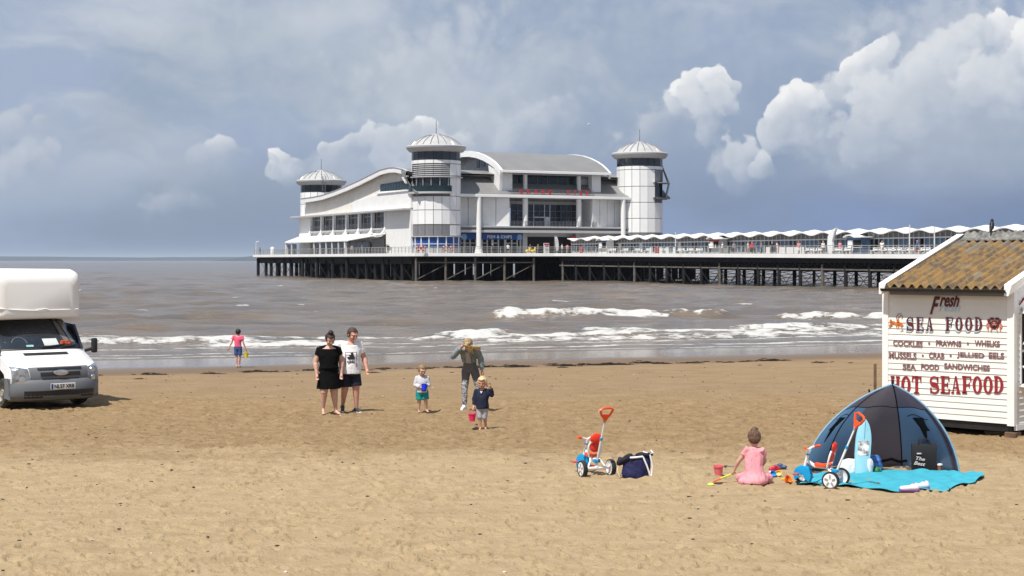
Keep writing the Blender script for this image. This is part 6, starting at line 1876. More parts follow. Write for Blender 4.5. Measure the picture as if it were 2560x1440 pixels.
cap_hair(g2, hp, q, M, mat('chestnut_hair', (0.105, 0.055, 0.032), 0.5, 0.55, 34.0, bump=0.5, bscale=120), [('e', hp(0, .3, 1.12), (.46 * q, .44 * q, .36 * q)), ('c', hp(.0, .4, 1.35), hp(-.55, .35, 1.3), .2 * q, .08 * q)], seed=10)
GT = g2.location + Matrix.Rotation(R(168), 3, 'Z') @ tips[0]
# ================================================================== things on the sand
m_tw = mat('trike_white', (0.80, 0.81, 0.82), 0.35, 0.03, 5.0)
m_tred = mat('trike_red', (0.70, 0.035, 0.012), 0.4, 0.08, 6.0)
m_tor = mat('trike_orange', (0.80, 0.085, 0.010), 0.4, 0.06, 6.0)
m_tbl = mat('trike_blue', (0.005, 0.30, 0.62), 0.35, 0.08, 6.0)
m_rub = mat('rubber', (0.018, 0.018, 0.020), 0.8, 0.2, 8.0, dirt=((0.25, 0.19, 0.12), 0.4))
m_sgr = mat('steel_grey', (0.30, 0.32, 0.34), 0.4, 0.1, 6.0)


def trike(loc, ang, label, bar_turn=0.0, grip_turn=0.0):
    """push-along tricycle; forward is local +X, rear axle at the origin"""
    T = empty('tricycle', loc, ang, label, 'tricycle', 'matching push-along tricycles')
    rx90 = Matrix.Rotation(R(90), 4, 'X')
    for s in (-1, 1):
        w = MB().lathe([(.095, -.03), (.114, -.034), (.120, -.018), (.121, 0), (.120, .018), (.114, .034), (.095, .03)], 28, M=rx90).build('wheel', m_rub, T, smooth=True, loc=(0, s * .225, .12))
        MB().lathe([(0, .030 * s), (.020, .030 * s), (.03, .022 * s), (.075, .022 * s), (.100, .036 * s), (.100, -.03 * s), (0, -.03 * s)], 24, M=rx90).build('hub', m_tw, w, smooth=True, ang=40)
        MB().lathe([(0, .040 * s), (.020, .036 * s), (.022, .02 * s)], 16, M=rx90).build('hub_cap', m_tred, w, smooth=True)
        for k in range(5):
            a = 2 * PI * k / 5
            MB().box(-.010, .010, -.038 if s < 0 else .022, -.022 if s < 0 else .038, .03, .078).build('spoke_slot', m_sgr, w, rot=(0, a, 0))
    MB().cyl((0, -.20, .12), (0, .20, .12), .020, n=12).build('axle', m_tw, T, smooth=True)
    MB().tube([(0, 0, .13), (.03, 0, .22), (.14, 0, .26), (.30, 0, .27), (.40, 0, .33)], .024, 10).build('frame', m_tw, T, smooth=True)
    MB().tube([(0, .14, .13), (.05, .08, .22), (.12, .05, .27)], .014, 8).build('stay', m_tw, T, smooth=True)
    MB().tube([(0, -.14, .13), (.05, -.08, .22), (.12, -.05, .27)], .014, 8).build('stay', m_tw, T, smooth=True)
    MB().box(-.03, .05, -.05, .05, .20, .25).build('clamp', m_tbl, T, bevel=.012, seg=2)
    # seat and backrest
    MB().grid(lambda s, t: (.10 + .20 * s, (-.075 + .15 * t) * (1 - .35 * s), .300 + .022 * (1 - math.sin(PI * t)) * -1 + .03 * (1 - s) ** 3), 8, 8)
    MB().shell(lambda s, t: (.08 + .21 * s, (-.085 + .17 * t) * (1 - .30 * s * s), .315 - .020 * math.sin(PI * t) * (1 - s) + .012 * math.cos(s * 5)), 8, 8, (0, 0, -.035)).build('seat', m_tor, T, smooth=True, ang=50, bevel=.0)
    for z0, hh, ww in ((.415, .075, .088), (.545, .074, .100)):
        MB().ell((.055 - (z0 - .42) * .3, 0, z0), (.026, ww, hh), 18, 10).build('backrest_pad', m_tred, T, smooth=True)
    for s in (-1, 1): MB().tube([(.10, s * .075, .27), (.075, s * .105, .36), (.055, s * .10, .44), (.04, s * .075, .50)], .014, 8).build('backrest_arm', m_tw, T, smooth=True)
    # push handle
    p0, p1 = V3((-.01, 0, .22)), V3((-.27, 0, .83))
    MB().tube([p0, lerp(p0, p1, .55)], .016, 10).build('push_rod', m_tw, T, smooth=True)
    MB().tube([lerp(p0, p1, .5), p1], .012, 10).build('push_rod', m_tw, T, smooth=True)
    MB().cyl(lerp(p0, p1, .52), lerp(p0, p1, .58), .021, n=12).build('rod_collar', m_tbl, T, smooth=True)
    MB().cyl(lerp(p0, p1, .95), lerp(p0, p1, 1.02), .019, n=12).build('rod_collar', m_sgr, T, smooth=True)
    d = (p1 - p0).normalized()
    a_, b_, c_ = p1 + d * .005, p1 + d * .17, p1 + d * .09
    Y_ = Matrix.Rotation(grip_turn, 3, d) @ V3((0, 1, 0)); N_ = d.cross(Y_)
    MB().tube([a_, c_ + Y_ * .07, b_ + Y_ * .105, b_ + d * .025 + Y_ * .06, b_ + d * .03 - Y_ * .05, b_ - Y_ * .10, c_ - Y_ * .065], .018, 8, closed=True).build('push_grip', m_tor, T, smooth=True)
    MB().loft([[p + Y_ * w_ + n_ for w_, n_ in ((-k, N_ * .015), (k, N_ * .015), (k, N_ * -.015), (-k, N_ * -.015))] for p, k in ((p1 - d * .01, .020), (p1 + d * .045, .040), (p1 + d * .095, .066))]).build('grip_neck', m_tor, T)
    # steering: fork, guarded front wheel, pedals, bars
    F = V3((.47, 0, .13))
    ct, st_ = math.cos(bar_turn), math.sin(bar_turn)

    def tr(x, y, z): return V3((F.x + (x - F.x) * ct - y * st_, (x - F.x) * st_ + y * ct, z))
    MB().tube([tr(.45, 0, .24), tr(.415, 0, .36), tr(.395, 0, .43), tr(.385, 0, .49)], .022, 10).build('head_tube', m_tw, T, smooth=True)
    MB().cyl(tr(.398, 0, .42), tr(.394, 0, .44), .028, n=12).build('head_collar', m_tbl, T, smooth=True)
    bz = .515
    MB().tube([tr(.36, -.13, bz + .012), tr(.39, -.08, bz), tr(.385, 0, bz - .02), tr(.39, .08, bz), tr(.36, .13, bz + .012)], .015, 8).build('handlebar', m_tw, T, smooth=True)
    for s in (-1, 1): MB().cyl(tr(.37, s * .12, bz + .009), tr(.325, s * .215, bz + .02), .020, n=12).build('grip', m_tor, T, smooth=True)
    Mz = Matrix.Rotation(bar_turn, 4, 'Z') @ rx90
    w = MB().lathe([(.06, -.022), (.115, -.026), (.128, 0), (.115, .026), (.06, .022)], 28, M=Mz).build('wheel', m_rub, T, smooth=True, loc=(F.x, F.y, .128))
    MB().lathe([(0, .03), (.07, .028), (.07, -.028), (0, -.03)], 20, M=Mz).build('hub', m_tw, w, smooth=True, ang=40)
    # blue guard wrapping the front wheel
    gm_ = MB()
    for s in (-1, 1): gm_.lathe([(.02, .040 * s), (.11, .040 * s), (.132, .034 * s), (.137, 0)], 24, a0=R(-35), a1=R(222), M=Mz)
    gm_.build('wheel_guard', m_tbl, T, smooth=True, ang=50, loc=(F.x, F.y, .138))
    for s in (-1, 1):
        MB().tube([tr(.47, 0, .128), tr(.47, s * .07, .128), tr(.47 + .05 * s, s * .075, .128 + .03 * s)], .009, 6).build('crank', m_sgr, T)
        MB().box(-.035, .035, -.04, .04, -.010, .010).build('pedal', m_tred, T, bevel=.004, loc=tr(.47 + .05 * s, s * .115, .128 + .03 * s))
    return T


t1 = trike(place(1492, 1190) + V3((0, 0, -.006)), R(112), 'red white and blue push tricycle facing the sea beside the navy bag', 0.25)
t2 = trike(place(2090, 1217) + V3((0, 0, -.006)), R(150), 'red white and blue push tricycle facing left in front of the beach tent', -0.15, 1.0)

# ---- beach tent
def cloth(name, rgb, *a, **k):
    """thin woven fabric: some light comes through it"""
    m_ = mat(name, rgb, *a, **k); nt = m_.node_tree; p_ = nt.nodes['Principled BSDF']; out_ = nt.nodes['Material Output']
    tr_ = nt.nodes.new('ShaderNodeBsdfTranslucent'); ad = nt.nodes.new('ShaderNodeMixShader'); ad.inputs[0].default_value = 0.62
    tr_.inputs[0].default_value = tuple(min(1, x * 2.4) for x in rgb) + (1,)
    nt.links.new(p_.outputs[0], ad.inputs[1]); nt.links.new(tr_.outputs[0], ad.inputs[2]); nt.links.new(ad.outputs[0], out_.inputs[0])
    return m_


TO = place(2203, 1186)
tent = empty('beach_tent', TO, R(-4), 'blue and charcoal half-dome pop-up beach tent open to the front', 'tent')
m_tblue = cloth('tent_blue', (0.180, 0.250, 0.325), 0.75, 0.10, 4.0, bump=0.15, bscale=8)
m_tgrey = cloth('tent_charcoal', (0.195, 0.178, 0.190), 0.75, 0.10, 4.0, bump=0.15, bscale=8)
m_tplum = cloth('tent_plum', (0.175, 0.162, 0.195), 0.75, 0.10, 4.0)
m_trim = mat('tent_trim_blue', (0.20, 0.34, 0.46), 0.7, 0.08, 4.0)
m_seam = mat('tent_seam', (0.012, 0.012, 0.014), 0.7, 0.1)
AP = V3((.22, .36, 1.28))


def tsurf(phi, t):
    a = R(phi)
    B = V3((1.12 * math.cos(a), 1.10 * math.sin(a) * 1.0 - (.06 if 10 < phi < 170 else 0), 0))
    if phi > 90: B.y += .12 * (phi - 90) / 90 * 0
    c_ = .40 * (1 - t) + .60 * math.cos(t * PI / 2); s_ = .40 * t + .60 * math.sin(t * PI / 2)
    k = 1 + .05 * math.sin(PI * t)
    p = V3((AP.x * (1 - c_) + B.x * c_ * k, AP.y * (1 - c_) + B.y * c_ * k, AP.z * s_))
    sag = .025 * math.sin(R(phi * 4.0)) ** 2 * math.sin(PI * t)
    p += (V3((AP.x * .4, AP.y, .4)) - p).normalized() * sag
    return p


def tpanel(name, p0, p1, t0, t1, mt, off=0.0):
    return MB().shell(lambda s, t: tsurf(p0 + (p1 - p0) * s, t0 + (t1 - t0) * t), 10, 12, lambda p: V3(p) + (V3((AP.x * .5, AP.y, .5)) - V3(p)).normalized() * .006).build(name, mt, tent, smooth=True, ang=60)


TR = .60
for p0, p1, mt in ((180, 165, m_tplum), (165, 112, m_tblue), (112, 66, m_tgrey), (66, 16, m_tblue), (16, 0, m_tplum)):
    tpanel('tent_panel', p0, p1, 0, TR, mt)
for p0, p1, mt in ((180, 128, m_tplum), (128, 66, m_tgrey), (66, 0, m_tplum)): tpanel('tent_hood', p0, p1, TR, 1, mt)
for ph in (180, 0): MB().tube([tsurf(ph, k / 14) for k in range(15)], .014, 8).build('edge_binding', m_trim, tent, smooth=True)
for ph in (128, 66): MB().tube([tsurf(ph, k / 14) + V3((0, -.008, .004)) for k in range(15)], .010, 6).build('pole', m_seam, tent, smooth=True)
MB().tube([tsurf(180 - 180 * k / 20, TR) + V3((0, -.008, -.003)) for k in range(21)], .006, 6).build('seam', m_seam, tent)
MB().tube([AP + V3((0, 0, -.02)), AP + V3((.005, -.01, .06))], .018, 6).build('pole_tip', m_seam, tent)
MB().tube([tsurf(150, .80), tsurf(150, .80) + V3((-.02, -.03, .07))], .016, 6).build('pole_tip', m_seam, tent)
# rolled dark mesh windows
for ph, tt, fl in ((143, .38, 1), (40, .38, -1)):
    pts = [(-9, .10), (9, .12), (6, .03), (9, -.02), (3, -.03), (0, -.15), (-4, .0)]
    ins = V3((AP.x * .5, .1, .5))
    ring1 = [tsurf(ph + fl * a, tt + b_) for a, b_ in pts]
    ring1 = [p + (ins - p).normalized() * .02 for p in ring1]; ring2 = [p + (ins - p).normalized() * .012 for p in ring1]
    n_ = len(pts); mb = MB(); mb.add(ring1 + ring2, [tuple(range(n_)), tuple(range(n_, 2 * n_))[::-1]] + [(i, (i + 1) % n_, n_ + (i + 1) % n_, n_ + i) for i in range(n_)])
    mb.build('rolled_window', m_seam, tent)
    MB().tube([tsurf(ph + fl * (-16 + 30 * k / 6), tt + .11 + .02 * math.sin(k)) + V3((0, -.015, 0)) for k in range(7)], .006, 5).build('seam', m_seam, tent)
MB().shell(lambda s, t: (-.95 + 1.95 * s, .02 + .85 * t * math.sin(PI * (.15 + .7 * s)), .012 + .012 * math.sin(s * 19 + t * 7)), 20, 6, (0, 0, -.01)).build('groundsheet', m_tgrey, tent, smooth=True)
mbk = MB().tube([tsurf(110 - 48 * k / 8, .05) + V3((0, -.02, .02 * math.sin(k * 2.4))) for k in range(9)], .022, 6).build('loose_hem', m_seam, tent, smooth=True)

# ---- turquoise towel
near_ = [(1996, 1212), (2080, 1217), (2150, 1221), (2230, 1232), (2300, 1229), (2372, 1232), (2378, 1222), (2432, 1210), (2462, 1196)]
far_ = [(2000, 1196), (2070, 1186), (2120, 1182), (2200, 1180), (2270, 1184), (2330, 1186), (2380, 1188), (2420, 1187), (2455, 1188)]
nearw = [at(u, v) for u, v in near_]; farw = [at(u, v) for u, v in far_]


def pol(ps, s):
    k = s * (len(ps) - 1); i = min(int(k), len(ps) - 2); return lerp(ps[i], ps[i + 1], k - i)


tn = np.random.default_rng(4)


def towel(s, t):
    p = lerp(pol(nearw, s), pol(farw, s), t)
    z = .026 + .026 * abs(math.sin(s * 17 + 3.0 * t + 1.2 * math.sin(s * 9))) * (.4 + .6 * t) + .016 * math.sin(s * 41 + t * 9) + .03 * max(0, math.sin(s * 6.2 - 2.6)) * t
    z += gz(p) * .9
    if s > .9: z += .01
    return V3((p.x, p.y, max(z, gz(p) + .02)))


tw_ = MB().shell(towel, 70, 14, (0, 0, -.004)).build('towel', mat('turquoise_towel', (0.040, 0.345, 0.450), 0.95, 0.10, 7.0, bump=0.5, bscale=150), None, smooth=True, ang=70)
tag(tw_, 'crumpled turquoise beach towel spread on the sand before the tent', 'towel')

# ---- bags and other things by the tent
bt = empty('tote_bag', place(2310, 1178), R(-8), 'black shopping tote with white script standing inside the tent', 'bag')
m_blk = mat('black_canvas', (0.012, 0.012, 0.014), 0.7, 0.2, 6.0)
MB().loft([[V3((x * k, y * k2, z)) for x, y in ((-.17, -.055), (.17, -.055), (.175, 0), (.17, .06), (-.17, .06), (-.175, 0))] for z, k, k2 in ((0, .98, 1), (.02, 1.03, 1.1), (.2, 1.04, 1.0), (.36, 1.05, .85), (.40, 1.06, .6))]).build('bag_body', m_blk, bt, smooth=True, ang=40)
obj('bag_lettering', fit(text_mesh('bag_lettering', 'The\nBest', .1, .002, shear=.3, offset=.002), .165, .125), mat('bag_print', (0.62, 0.62, 0.62), 0.7), bt, loc=(-.065, -.0685, .155), rot=(R(90), R(8), 0))
MB().box(-.11, -.045, -.071, -.066, .258, .276).build('bag_print_line', MATS['bag_print'], bt)
for y in (-.04, .04): MB().tube([(-.08, y, .40), (-.07, y * .7, .46), (.0, y * .3, .485), (.07, y * .7, .46), (.08, y, .40)], .008, 6).build('bag_handle', m_blk, bt, smooth=True)
bp_ = empty('backpack', place(2336, 1173) + V3((0, .12, 0)), R(-15), 'burgundy and black rucksack behind the black tote in the tent', 'bag')
obj('pack_body', blobs('pack_body', [('l', [(0, 0, .0, .11, .075), (0, 0, .06, .135, .09), (0, 0, .30, .13, .09), (0, 0, .42, .11, .075), (0, .01, .48, .06, .05)])], .012, 3), m_blk, bp_)
obj('pack_top', blobs('pack_top', [('e', (0, -.01, .44), (.135, .095, .085)), ('c', (-.08, -.06, .42), (.08, -.07, .44), .05, .05)], .012, 2), mat('burgundy', (0.13, 0.012, 0.03), 0.6, 0.2, 8.0), bp_)
MB().tube([(.09, -.105, .08), (.10, -.110, .16), (.07, -.110, .24), (.09, -.105, .36)], .012, 6).build('pack_piping', m_sole, bp_, smooth=True)
cp = empty('coffee_cup', place(2349, 1179) + V3((0, .0, .0)), 0, 'brown takeaway coffee cup with white lid beside the tote bag', 'cup')
MB().lathe([(0, 0), (.030, 0), (.040, .095), (0, .095)], 20).build('cup_body', mat('kraft_brown', (0.34, 0.16, 0.075), 0.8, 0.1, 9.0), cp, smooth=True, ang=40)
MB().lathe([(.043, .09), (.045, .095), (.044, .105), (.038, .108), (.037, .118), (0, .118)], 20).build('lid', m_wht, cp, smooth=True, ang=40)
# bodyboard propped upright
bd = empty('bodyboard', place(2155, 1190) + V3((0, .0, .0)), R(8), 'pale blue pointed bodyboard with printed panel propped upright by the tent', 'bodyboard')


def bdo(z): return .115 * (1 - max(0, (z - .45) / .34) ** 2.0) ** .6 * (.72 + .28 * min(1, z / .3)) if z < .79 else 0.004


def bdf(s, t):
    z = .79 * t; w = max(.006, bdo(min(z, .785)))
    return V3((-w + 2 * w * s + .13 * t, .02 + .20 * t - .012 * math.sin(PI * s), z))


MB().shell(bdf, 8, 24, (0, .035, .005)).build('board', mat('board_pale_blue', (0.30, 0.58, 0.68), 0.45, 0.06, 4.0), bd, smooth=True, ang=50)
MB().shell(lambda s, t: bdf(.14 + .72 * s, .36 + .26 * t) + V3((0, -.004, 0)), 4, 6, (0, .003, 0)).build('printed_panel', mat('board_print', (0.52, 0.50, 0.48), 0.5, 0.75, 16.0), bd)
MB().shell(lambda s, t: bdf(.1 + .8 * s, .0 + .05 * t) + V3((0, -.004, 0)), 4, 2, (0, .003, 0)).build('tail_pad', m_seam, bd)
MB().tube([bdf(.5, .66 + .3 * k / 4) + V3((0, -.004, 0)) for k in range(5)], .004, 5).build('board_line', mat('board_line', (0.10, 0.30, 0.42), 0.5), bd)


def soft(name, loc, rz, prims, mt, label, cat, voxel=.012, seed=2, rough=.012):
    o = garment(name, prims, mt, None, voxel, 3, rough, seed)
    o.location = loc; o.rotation_euler = (0, 0, rz)
    return tag(o, label, cat)


soft('beach_bag', place(2122, 1186), R(5), [('l', [(0, 0, .0, .15, .09), (0, 0, .05, .165, .10), (0, 0, .15, .15, .085), (.02, 0, .21, .12, .05), (.04, 0, .225, .10, .03)])], mat('white_canvas', (0.76, 0.75, 0.72), 0.85, 0.05, 5.0), 'slumped white canvas bag behind the tricycle in front of the tent', 'bag', seed=61)
soft('cushion', place(2174, 1187), R(-30), [('e', (0, 0, .12), (.05, .09, .135))], mat('cushion_white', (0.76, 0.76, 0.77), 0.85, 0.04, 5.0), 'small white cushion leaning behind the pale blue bodyboard', 'cushion', seed=62)
soft('beach_bag', place(2192, 1181) + V3((0, .12, 0)), R(10), [('l', [(0, 0, .0, .10, .07), (0, 0, .06, .12, .08), (0, 0, .17, .10, .06), (0, 0, .24, .06, .03)])], mat('blue_print_bag', (0.06, 0.16, 0.42), 0.6, 0.7, 18.0), 'crumpled blue printed bag between bodyboard and tent wall', 'bag', seed=63)
soft('green_net', place(2190, 1183), R(0), [('e', (0, 0, .04), (.09, .05, .05)), ('e', (.05, .02, .05), (.05, .05, .04))], mat('green_net', (0.03, 0.16, 0.06), 0.7, 0.8, 30.0), 'bunched green patterned cloth lying under the blue printed bag', 'cloth', seed=64, rough=.02)
# shoes
for k, (u, v, rz, lab) in enumerate(((2272, 1231, -100, 'white and purple trainer lying nearest the camera at the towel edge'), (2298, 1226, -88, 'white and purple trainer lying behind its pair on the towel edge'))):
    sh = empty('trainer', place(u, v) + V3((0, 0, .015)), R(rz), lab, 'shoe')
    obj('upper', blobs('upper', [('c', (0, .10, .055), (0, -.09, .035), .042, .034), ('c', (0, .10, .085), (0, .05, .075), .032, .030)], .008, 3), mat('trainer_white', (0.66, 0.62, 0.70), 0.6, 0.08, 12.0), sh)
    obj('sole', blobs('sole', [('c', (0, .11, .020), (0, -.10, .018), .036, .033)], .008, 1), mat('trainer_purple', (0.20, 0.09, 0.30), 0.6, 0.1), sh)
    MB().tube([(-.043, -.03, .05), (-.046, .01, .045), (-.043, .06, .062)], .005, 5).build('side_flash', mat('flash_blue', (0.05, 0.10, 0.30), 0.5), sh)
    MB().tube([(-.02, .07, .108), (0, .055, .112), (.02, .07, .108)], .006, 5).build('lace', MATS['trainer_purple'], sh)

# ---- navy holdall beside the first trike
nb1 = empty('beach_bag', place(1592, 1196), R(-12), 'navy beach bag with white trim and rope handles slumped on the sand', 'bag')
m_nv = mat('navy_canvas', (0.012, 0.014, 0.075), 0.8, 0.15, 6.0)
garment('bag_body', [('l', [(-.02, 0, .0, .17, .10), (-.03, 0, .05, .20, .12), (0, 0, .18, .20, .12), (.04, 0, .29, .165, .10), (.08, .0, .335, .12, .06)]), ('c', (-.16, 0, .24), (-.22, -.02, .26), .07, .05)], m_nv, nb1, .012, 3, .014, 71)
garment('bag_flap', [('l', [(.10, -.02, .33, .13, .075), (.12, -.02, .37, .12, .07)]), ('c', (-.24, -.04, .22), (-.10, -.05, .31), .045, .055)], mat('dark_navy', (0.006, 0.007, 0.018), 0.8, 0.2), nb1, .012, 2, .01, 72)
MB().tube([(-.08, -.115, .305), (.02, -.118, .315), (.10, -.105, .325)], .016, 6).build('white_trim', m_sole, nb1, smooth=True)
MB().tube([(.20, -.09, .355), (.235, -.10, .20), (.225, -.11, .06), (.17, -.12, .02)], .012, 6).build('strap', m_sole, nb1, smooth=True)
MB().tube([(.10, -.10, .325), (.16, -.125, .20), (.20, -.125, .08), (.22, -.115, .03)], .012, 6).build('strap', m_sole, nb1, smooth=True)
MB().tube([(.09, -.03, .385), (.20, -.06, .36), (.235, -.02, .37), (.20, .02, .40)], .011, 6).build('strap', m_sole, nb1, smooth=True)
MB().tube([(-.24, -.04, .24), (-.27, -.08, .12), (-.23, -.10, .03), (-.20, -.10, .06)], .009, 6).build('rope_handle', mat('cream_rope', (0.60, 0.52, 0.40), 0.9), nb1, smooth=True)

# ---- sand toys round the kneeling girl
bucket(place(1797, 1190), 'coral pink sand bucket standing on the sand by the kneeling girl', (0.80, 0.16, 0.19), 'bucket_coral', .072, .15, (R(4), R(-4), 0), False)
sp_ = empty('spade', GT, 0, 'lime green plastic spade in the kneeling girl\'s hand', 'spade')
m_lime = mat('lime_plastic', (0.55, 0.66, 0.06), 0.4, 0.06)
tipw = at(1783, 1203) - GT
MB().tube([-tipw.normalized() * .05, tipw * .62], .012, 8).build('shaft', m_lime, sp_, smooth=True)
dsp = tipw.normalized(); sdp = dsp.cross(V3((0, 0, 1))).normalized()
MB().shell(lambda s, t: tipw * (.58 + .42 * t) + sdp * ((-.035 + .07 * s) * (1 - .35 * t * t)) + V3((0, 0, -.012 * math.sin(PI * s))), 6, 6, (0, 0, -.006)).build('blade', m_tor, sp_, smooth=True)


def toy(u, v, label, prof_kind, colr, nm, sc=1.0, rz=0.0):
    mt = mat(nm, colr, 0.4, 0.1, 8.0); p = place(u, v)
    if prof_kind == 'star':
        pl = [((.05 if i % 2 == 0 else .026) * sc * math.cos(PI * i / 5 + rz), (.05 if i % 2 == 0 else .026) * sc * math.sin(PI * i / 5 + rz)) for i in range(10)]
        o = MB().prism(pl, 'xy', 0, .028 * sc).build('sand_mould', mt, None, bevel=.005, loc=p)
    elif prof_kind == 'cup':
        o = MB().lathe([(0, 0), (.035 * sc, 0), (.05 * sc, .05 * sc), (.054 * sc, .05 * sc), (.05 * sc, .04 * sc), (.034 * sc, .008), (0, .008)], 18).build('sand_mould', mt, None, smooth=True, loc=p, rot=(R(50), 0, rz), ang=50)
        o.location.z += .025
    elif prof_kind == 'rake':
        mb = MB().tube([(0, -.10, .012), (0, .02, .014), (0, .06, .02)], .008, 6); mb.box(-.035, .035, .055, .068, .008, .024)
        for k in range(4): mb.box(-.033 + k * .020, -.025 + k * .020, .058, .095, .004, .02)
        o = mb.build('toy_rake', mt, None, loc=p, rot=(0, 0, rz))
        return tag(o, label, 'toy')
    elif prof_kind == 'dome':
        o = MB().lathe([(.05 * sc, 0), (.052 * sc, .012), (.042 * sc, .022), (.02 * sc, .032), (0, .034)], 18).build('sand_mould', mt, None, smooth=True, loc=p)
    else:
        o = garment('toy_boat', [('c', (-.09 * sc, 0, .03), (.09 * sc, 0, .035), .035, .03), ('e', (.0, 0, .06), (.05, .03, .03))], mt, None, .01, 2, .004, 5); o.location = p; o.rotation_euler = (0, 0, rz)
        return tag(o, label, 'toy')
    return tag(o, label, 'toy')


toy(1777, 1213, 'lime green round mould lying nearest the camera', 'dome', (0.50, 0.66, 0.10), 'toy_lime', 1.0)
toy(1826, 1168, 'small dark and yellow toy rake lying beyond the coral bucket', 'rake', (0.05, 0.055, 0.06), 'toy_dark', 1.0, 1.3)
toy(1931, 1192, 'blue flower shaped sand mould right beside the kneeling girl', 'cup', (0.03, 0.26, 0.62), 'toy_blue', .9, .3)
toy(1947, 1191, 'yellow sand mould lying just right of the blue mould', 'cup', (0.80, 0.50, 0.02), 'toy_yellow', .9, -.4)
toy(1937, 1178, 'small red toy boat lying behind the yellow mould', 'boat', (0.50, 0.02, 0.05), 'toy_red', .75, .4)
toy(1950, 1173, 'slate blue toy boat lying behind the red one', 'boat', (0.05, 0.09, 0.17), 'toy_slate', .85, -.3)
toy(1926, 1182, 'little pale pink mould between girl and red toy boat', 'dome', (0.70, 0.45, 0.50), 'toy_palepink', .6)
toy(1966, 1207, 'orange handled toy scoop lying by the front wheel of the tricycle', 'cup', (0.80, 0.16, 0.01), 'toy_orange', 1.15, .8)
toy(1958, 1200, 'yellow star mould lying left of the orange scoop', 'star', (0.80, 0.50, 0.02), 'toy_yellow', .8, .5)

# ---- weed along the drift line
m_weed = mat('dry_seaweed', (0.022, 0.016, 0.011), 0.9, 0.5, 12.0)
wms = []
for k in range(5):
    mb = MB(); r_ = np.random.default_rng(100 + k)
    for j in range(46):
        x = r_.normal(0, .36); y = r_.normal(0, .10); an = r_.random() * PI; L = .08 + .22 * r_.random(); z = abs(r_.normal(.02, .05)) * math.exp(-(x / .5) ** 2)
        mb.tube([(x, y, z), (x + L * math.cos(an), y + .5 * L * math.sin(an), z + .03 * r_.random()), (x + 1.8 * L * math.cos(an + .5), y + .8 * L * math.sin(an + .5), max(0, z - .02))], [.014, .022, .006], 4)
    wms.append(mb.mesh('seaweed', smooth=False)); wms[-1].materials.append(m_weed)
wr = np.random.default_rng(12)
WEED = []
for i in range(64):
    x = -14.5 + 29 * (i + wr.random()) / 64 if i < 52 else -14 + 28 * wr.random()
    if i in (5, 6, 9, 10, 12): continue
    y = float(weed_y(np.array([x]))[0]) - 1.0 + wr.normal(0, .35) + (0 if i < 52 else -1.8 - 2.5 * wr.random())
    o = obj('seaweed', wms[i % 5], None, None, loc=(x, y, gz((x, y)) + .005), rot=(0, 0, wr.normal(0, .25) + (PI if i % 2 else 0)))
    k = (.22 + .75 * wr.random() ** 2.2) * (1 if i < 52 else .45) * (1.0 if x > -2 else .75); o.scale = (k, k * .8, .55 * k + .12)
    WEED.append((x, o, i < 52)); tag(o, None, 'seaweed', 'seaweed clumps along the drift line' if i < 52 else 'stray seaweed scraps')
for main in (True, False):
    for k, (x, o, f_) in enumerate(sorted((w_ for w_ in WEED if w_[2] == main), key=lambda w_: w_[0])):
        o['label'] = ('%s clump of dark seaweed from the left along the drift line' if main else '%s stray seaweed scrap from the left on the firm sand') % ordinal(k)
# shells, pebbles and scraps scattered about, too small to count
for nm, cl, n_, sd_ in (('shell_fragments', (0.60, 0.55, 0.46), 110, 1), ('dark_pebbles', (0.05, 0.042, 0.036), 1100, 2)):
    r_ = np.random.default_rng(sd_); mb = MB()
    for j in range(n_):
        y = 14.5 + 36 * r_.random() ** .8; x = (r_.random() - .5) * .72 * y; s = .006 + .016 * r_.random() ** 3
        mb.ell((x, y, gz((x, y)) + s * .3), (s * (1 + r_.random()), s, s * .6), 5, 3)
    tag(mb.build(nm, mat(nm, cl, .8, .3, 60.0), None), ('pale shell fragments' if sd_ == 1 else 'small dark pebbles and weed scraps') + ' strewn thinly over the sand', 'litter', kind='stuff')

# ---- crow on the hut ridge, gull in the air
Mh = Matrix.Translation(HC) @ Matrix.Rotation(R(-45), 4, 'Z')
cw = Mh @ V3((-1.80, HD / 2, RZv + .13))
crow = empty('bird', cw, R(150), 'black bird perched on the grey ridge of the hut roof', 'bird')
m_crow = mat('crow_black', (0.008, 0.008, 0.011), 0.5, 0.2, 10.0)
obj('bird_body', blobs('bird_body', [('c', (0, 0, .08), (0, -.03, .16), .050, .042), ('e', (0, -.045, .215), (.032, .036, .034)), ('c', (0, .03, .07), (0, .15, -.01), .038, .012), ('c', (0, -.02, .05), (0, -.01, .0), .012, .010)], .008, 2), m_crow, crow)
MB().cyl((0, -.07, .213), (0, -.125, .20), .012, .002, 8).build('beak', m_crow, crow)
gl_ = empty('bird', atd(1469, 311, 160), R(20), 'tiny white gull flying in the sky right of centre', 'bird')
obj('bird_body', blobs('bird_body', [('c', (0, -.18, 0), (0, .16, 0), .06, .04), ('e', (0, -.22, .02), (.045, .05, .045))], .02, 2), m_wht, gl_)
for s in (-1, 1): MB().add([(0, -.06, .02), (0, .06, .02), (s * .30, .02, .14), (s * .62, .06, .08), (s * .30, -.09, .14), (0, -.06, .0), (0, .06, .0), (s * .30, .02, .125), (s * .30, -.09, .125)], [(0, 1, 2, 4), (4, 2, 3), (5, 8, 7, 6), (8, 3, 7), (0, 4, 8, 5), (4, 3, 8), (1, 6, 7, 2), (2, 7, 3)]).build('wing', m_wht, gl_)
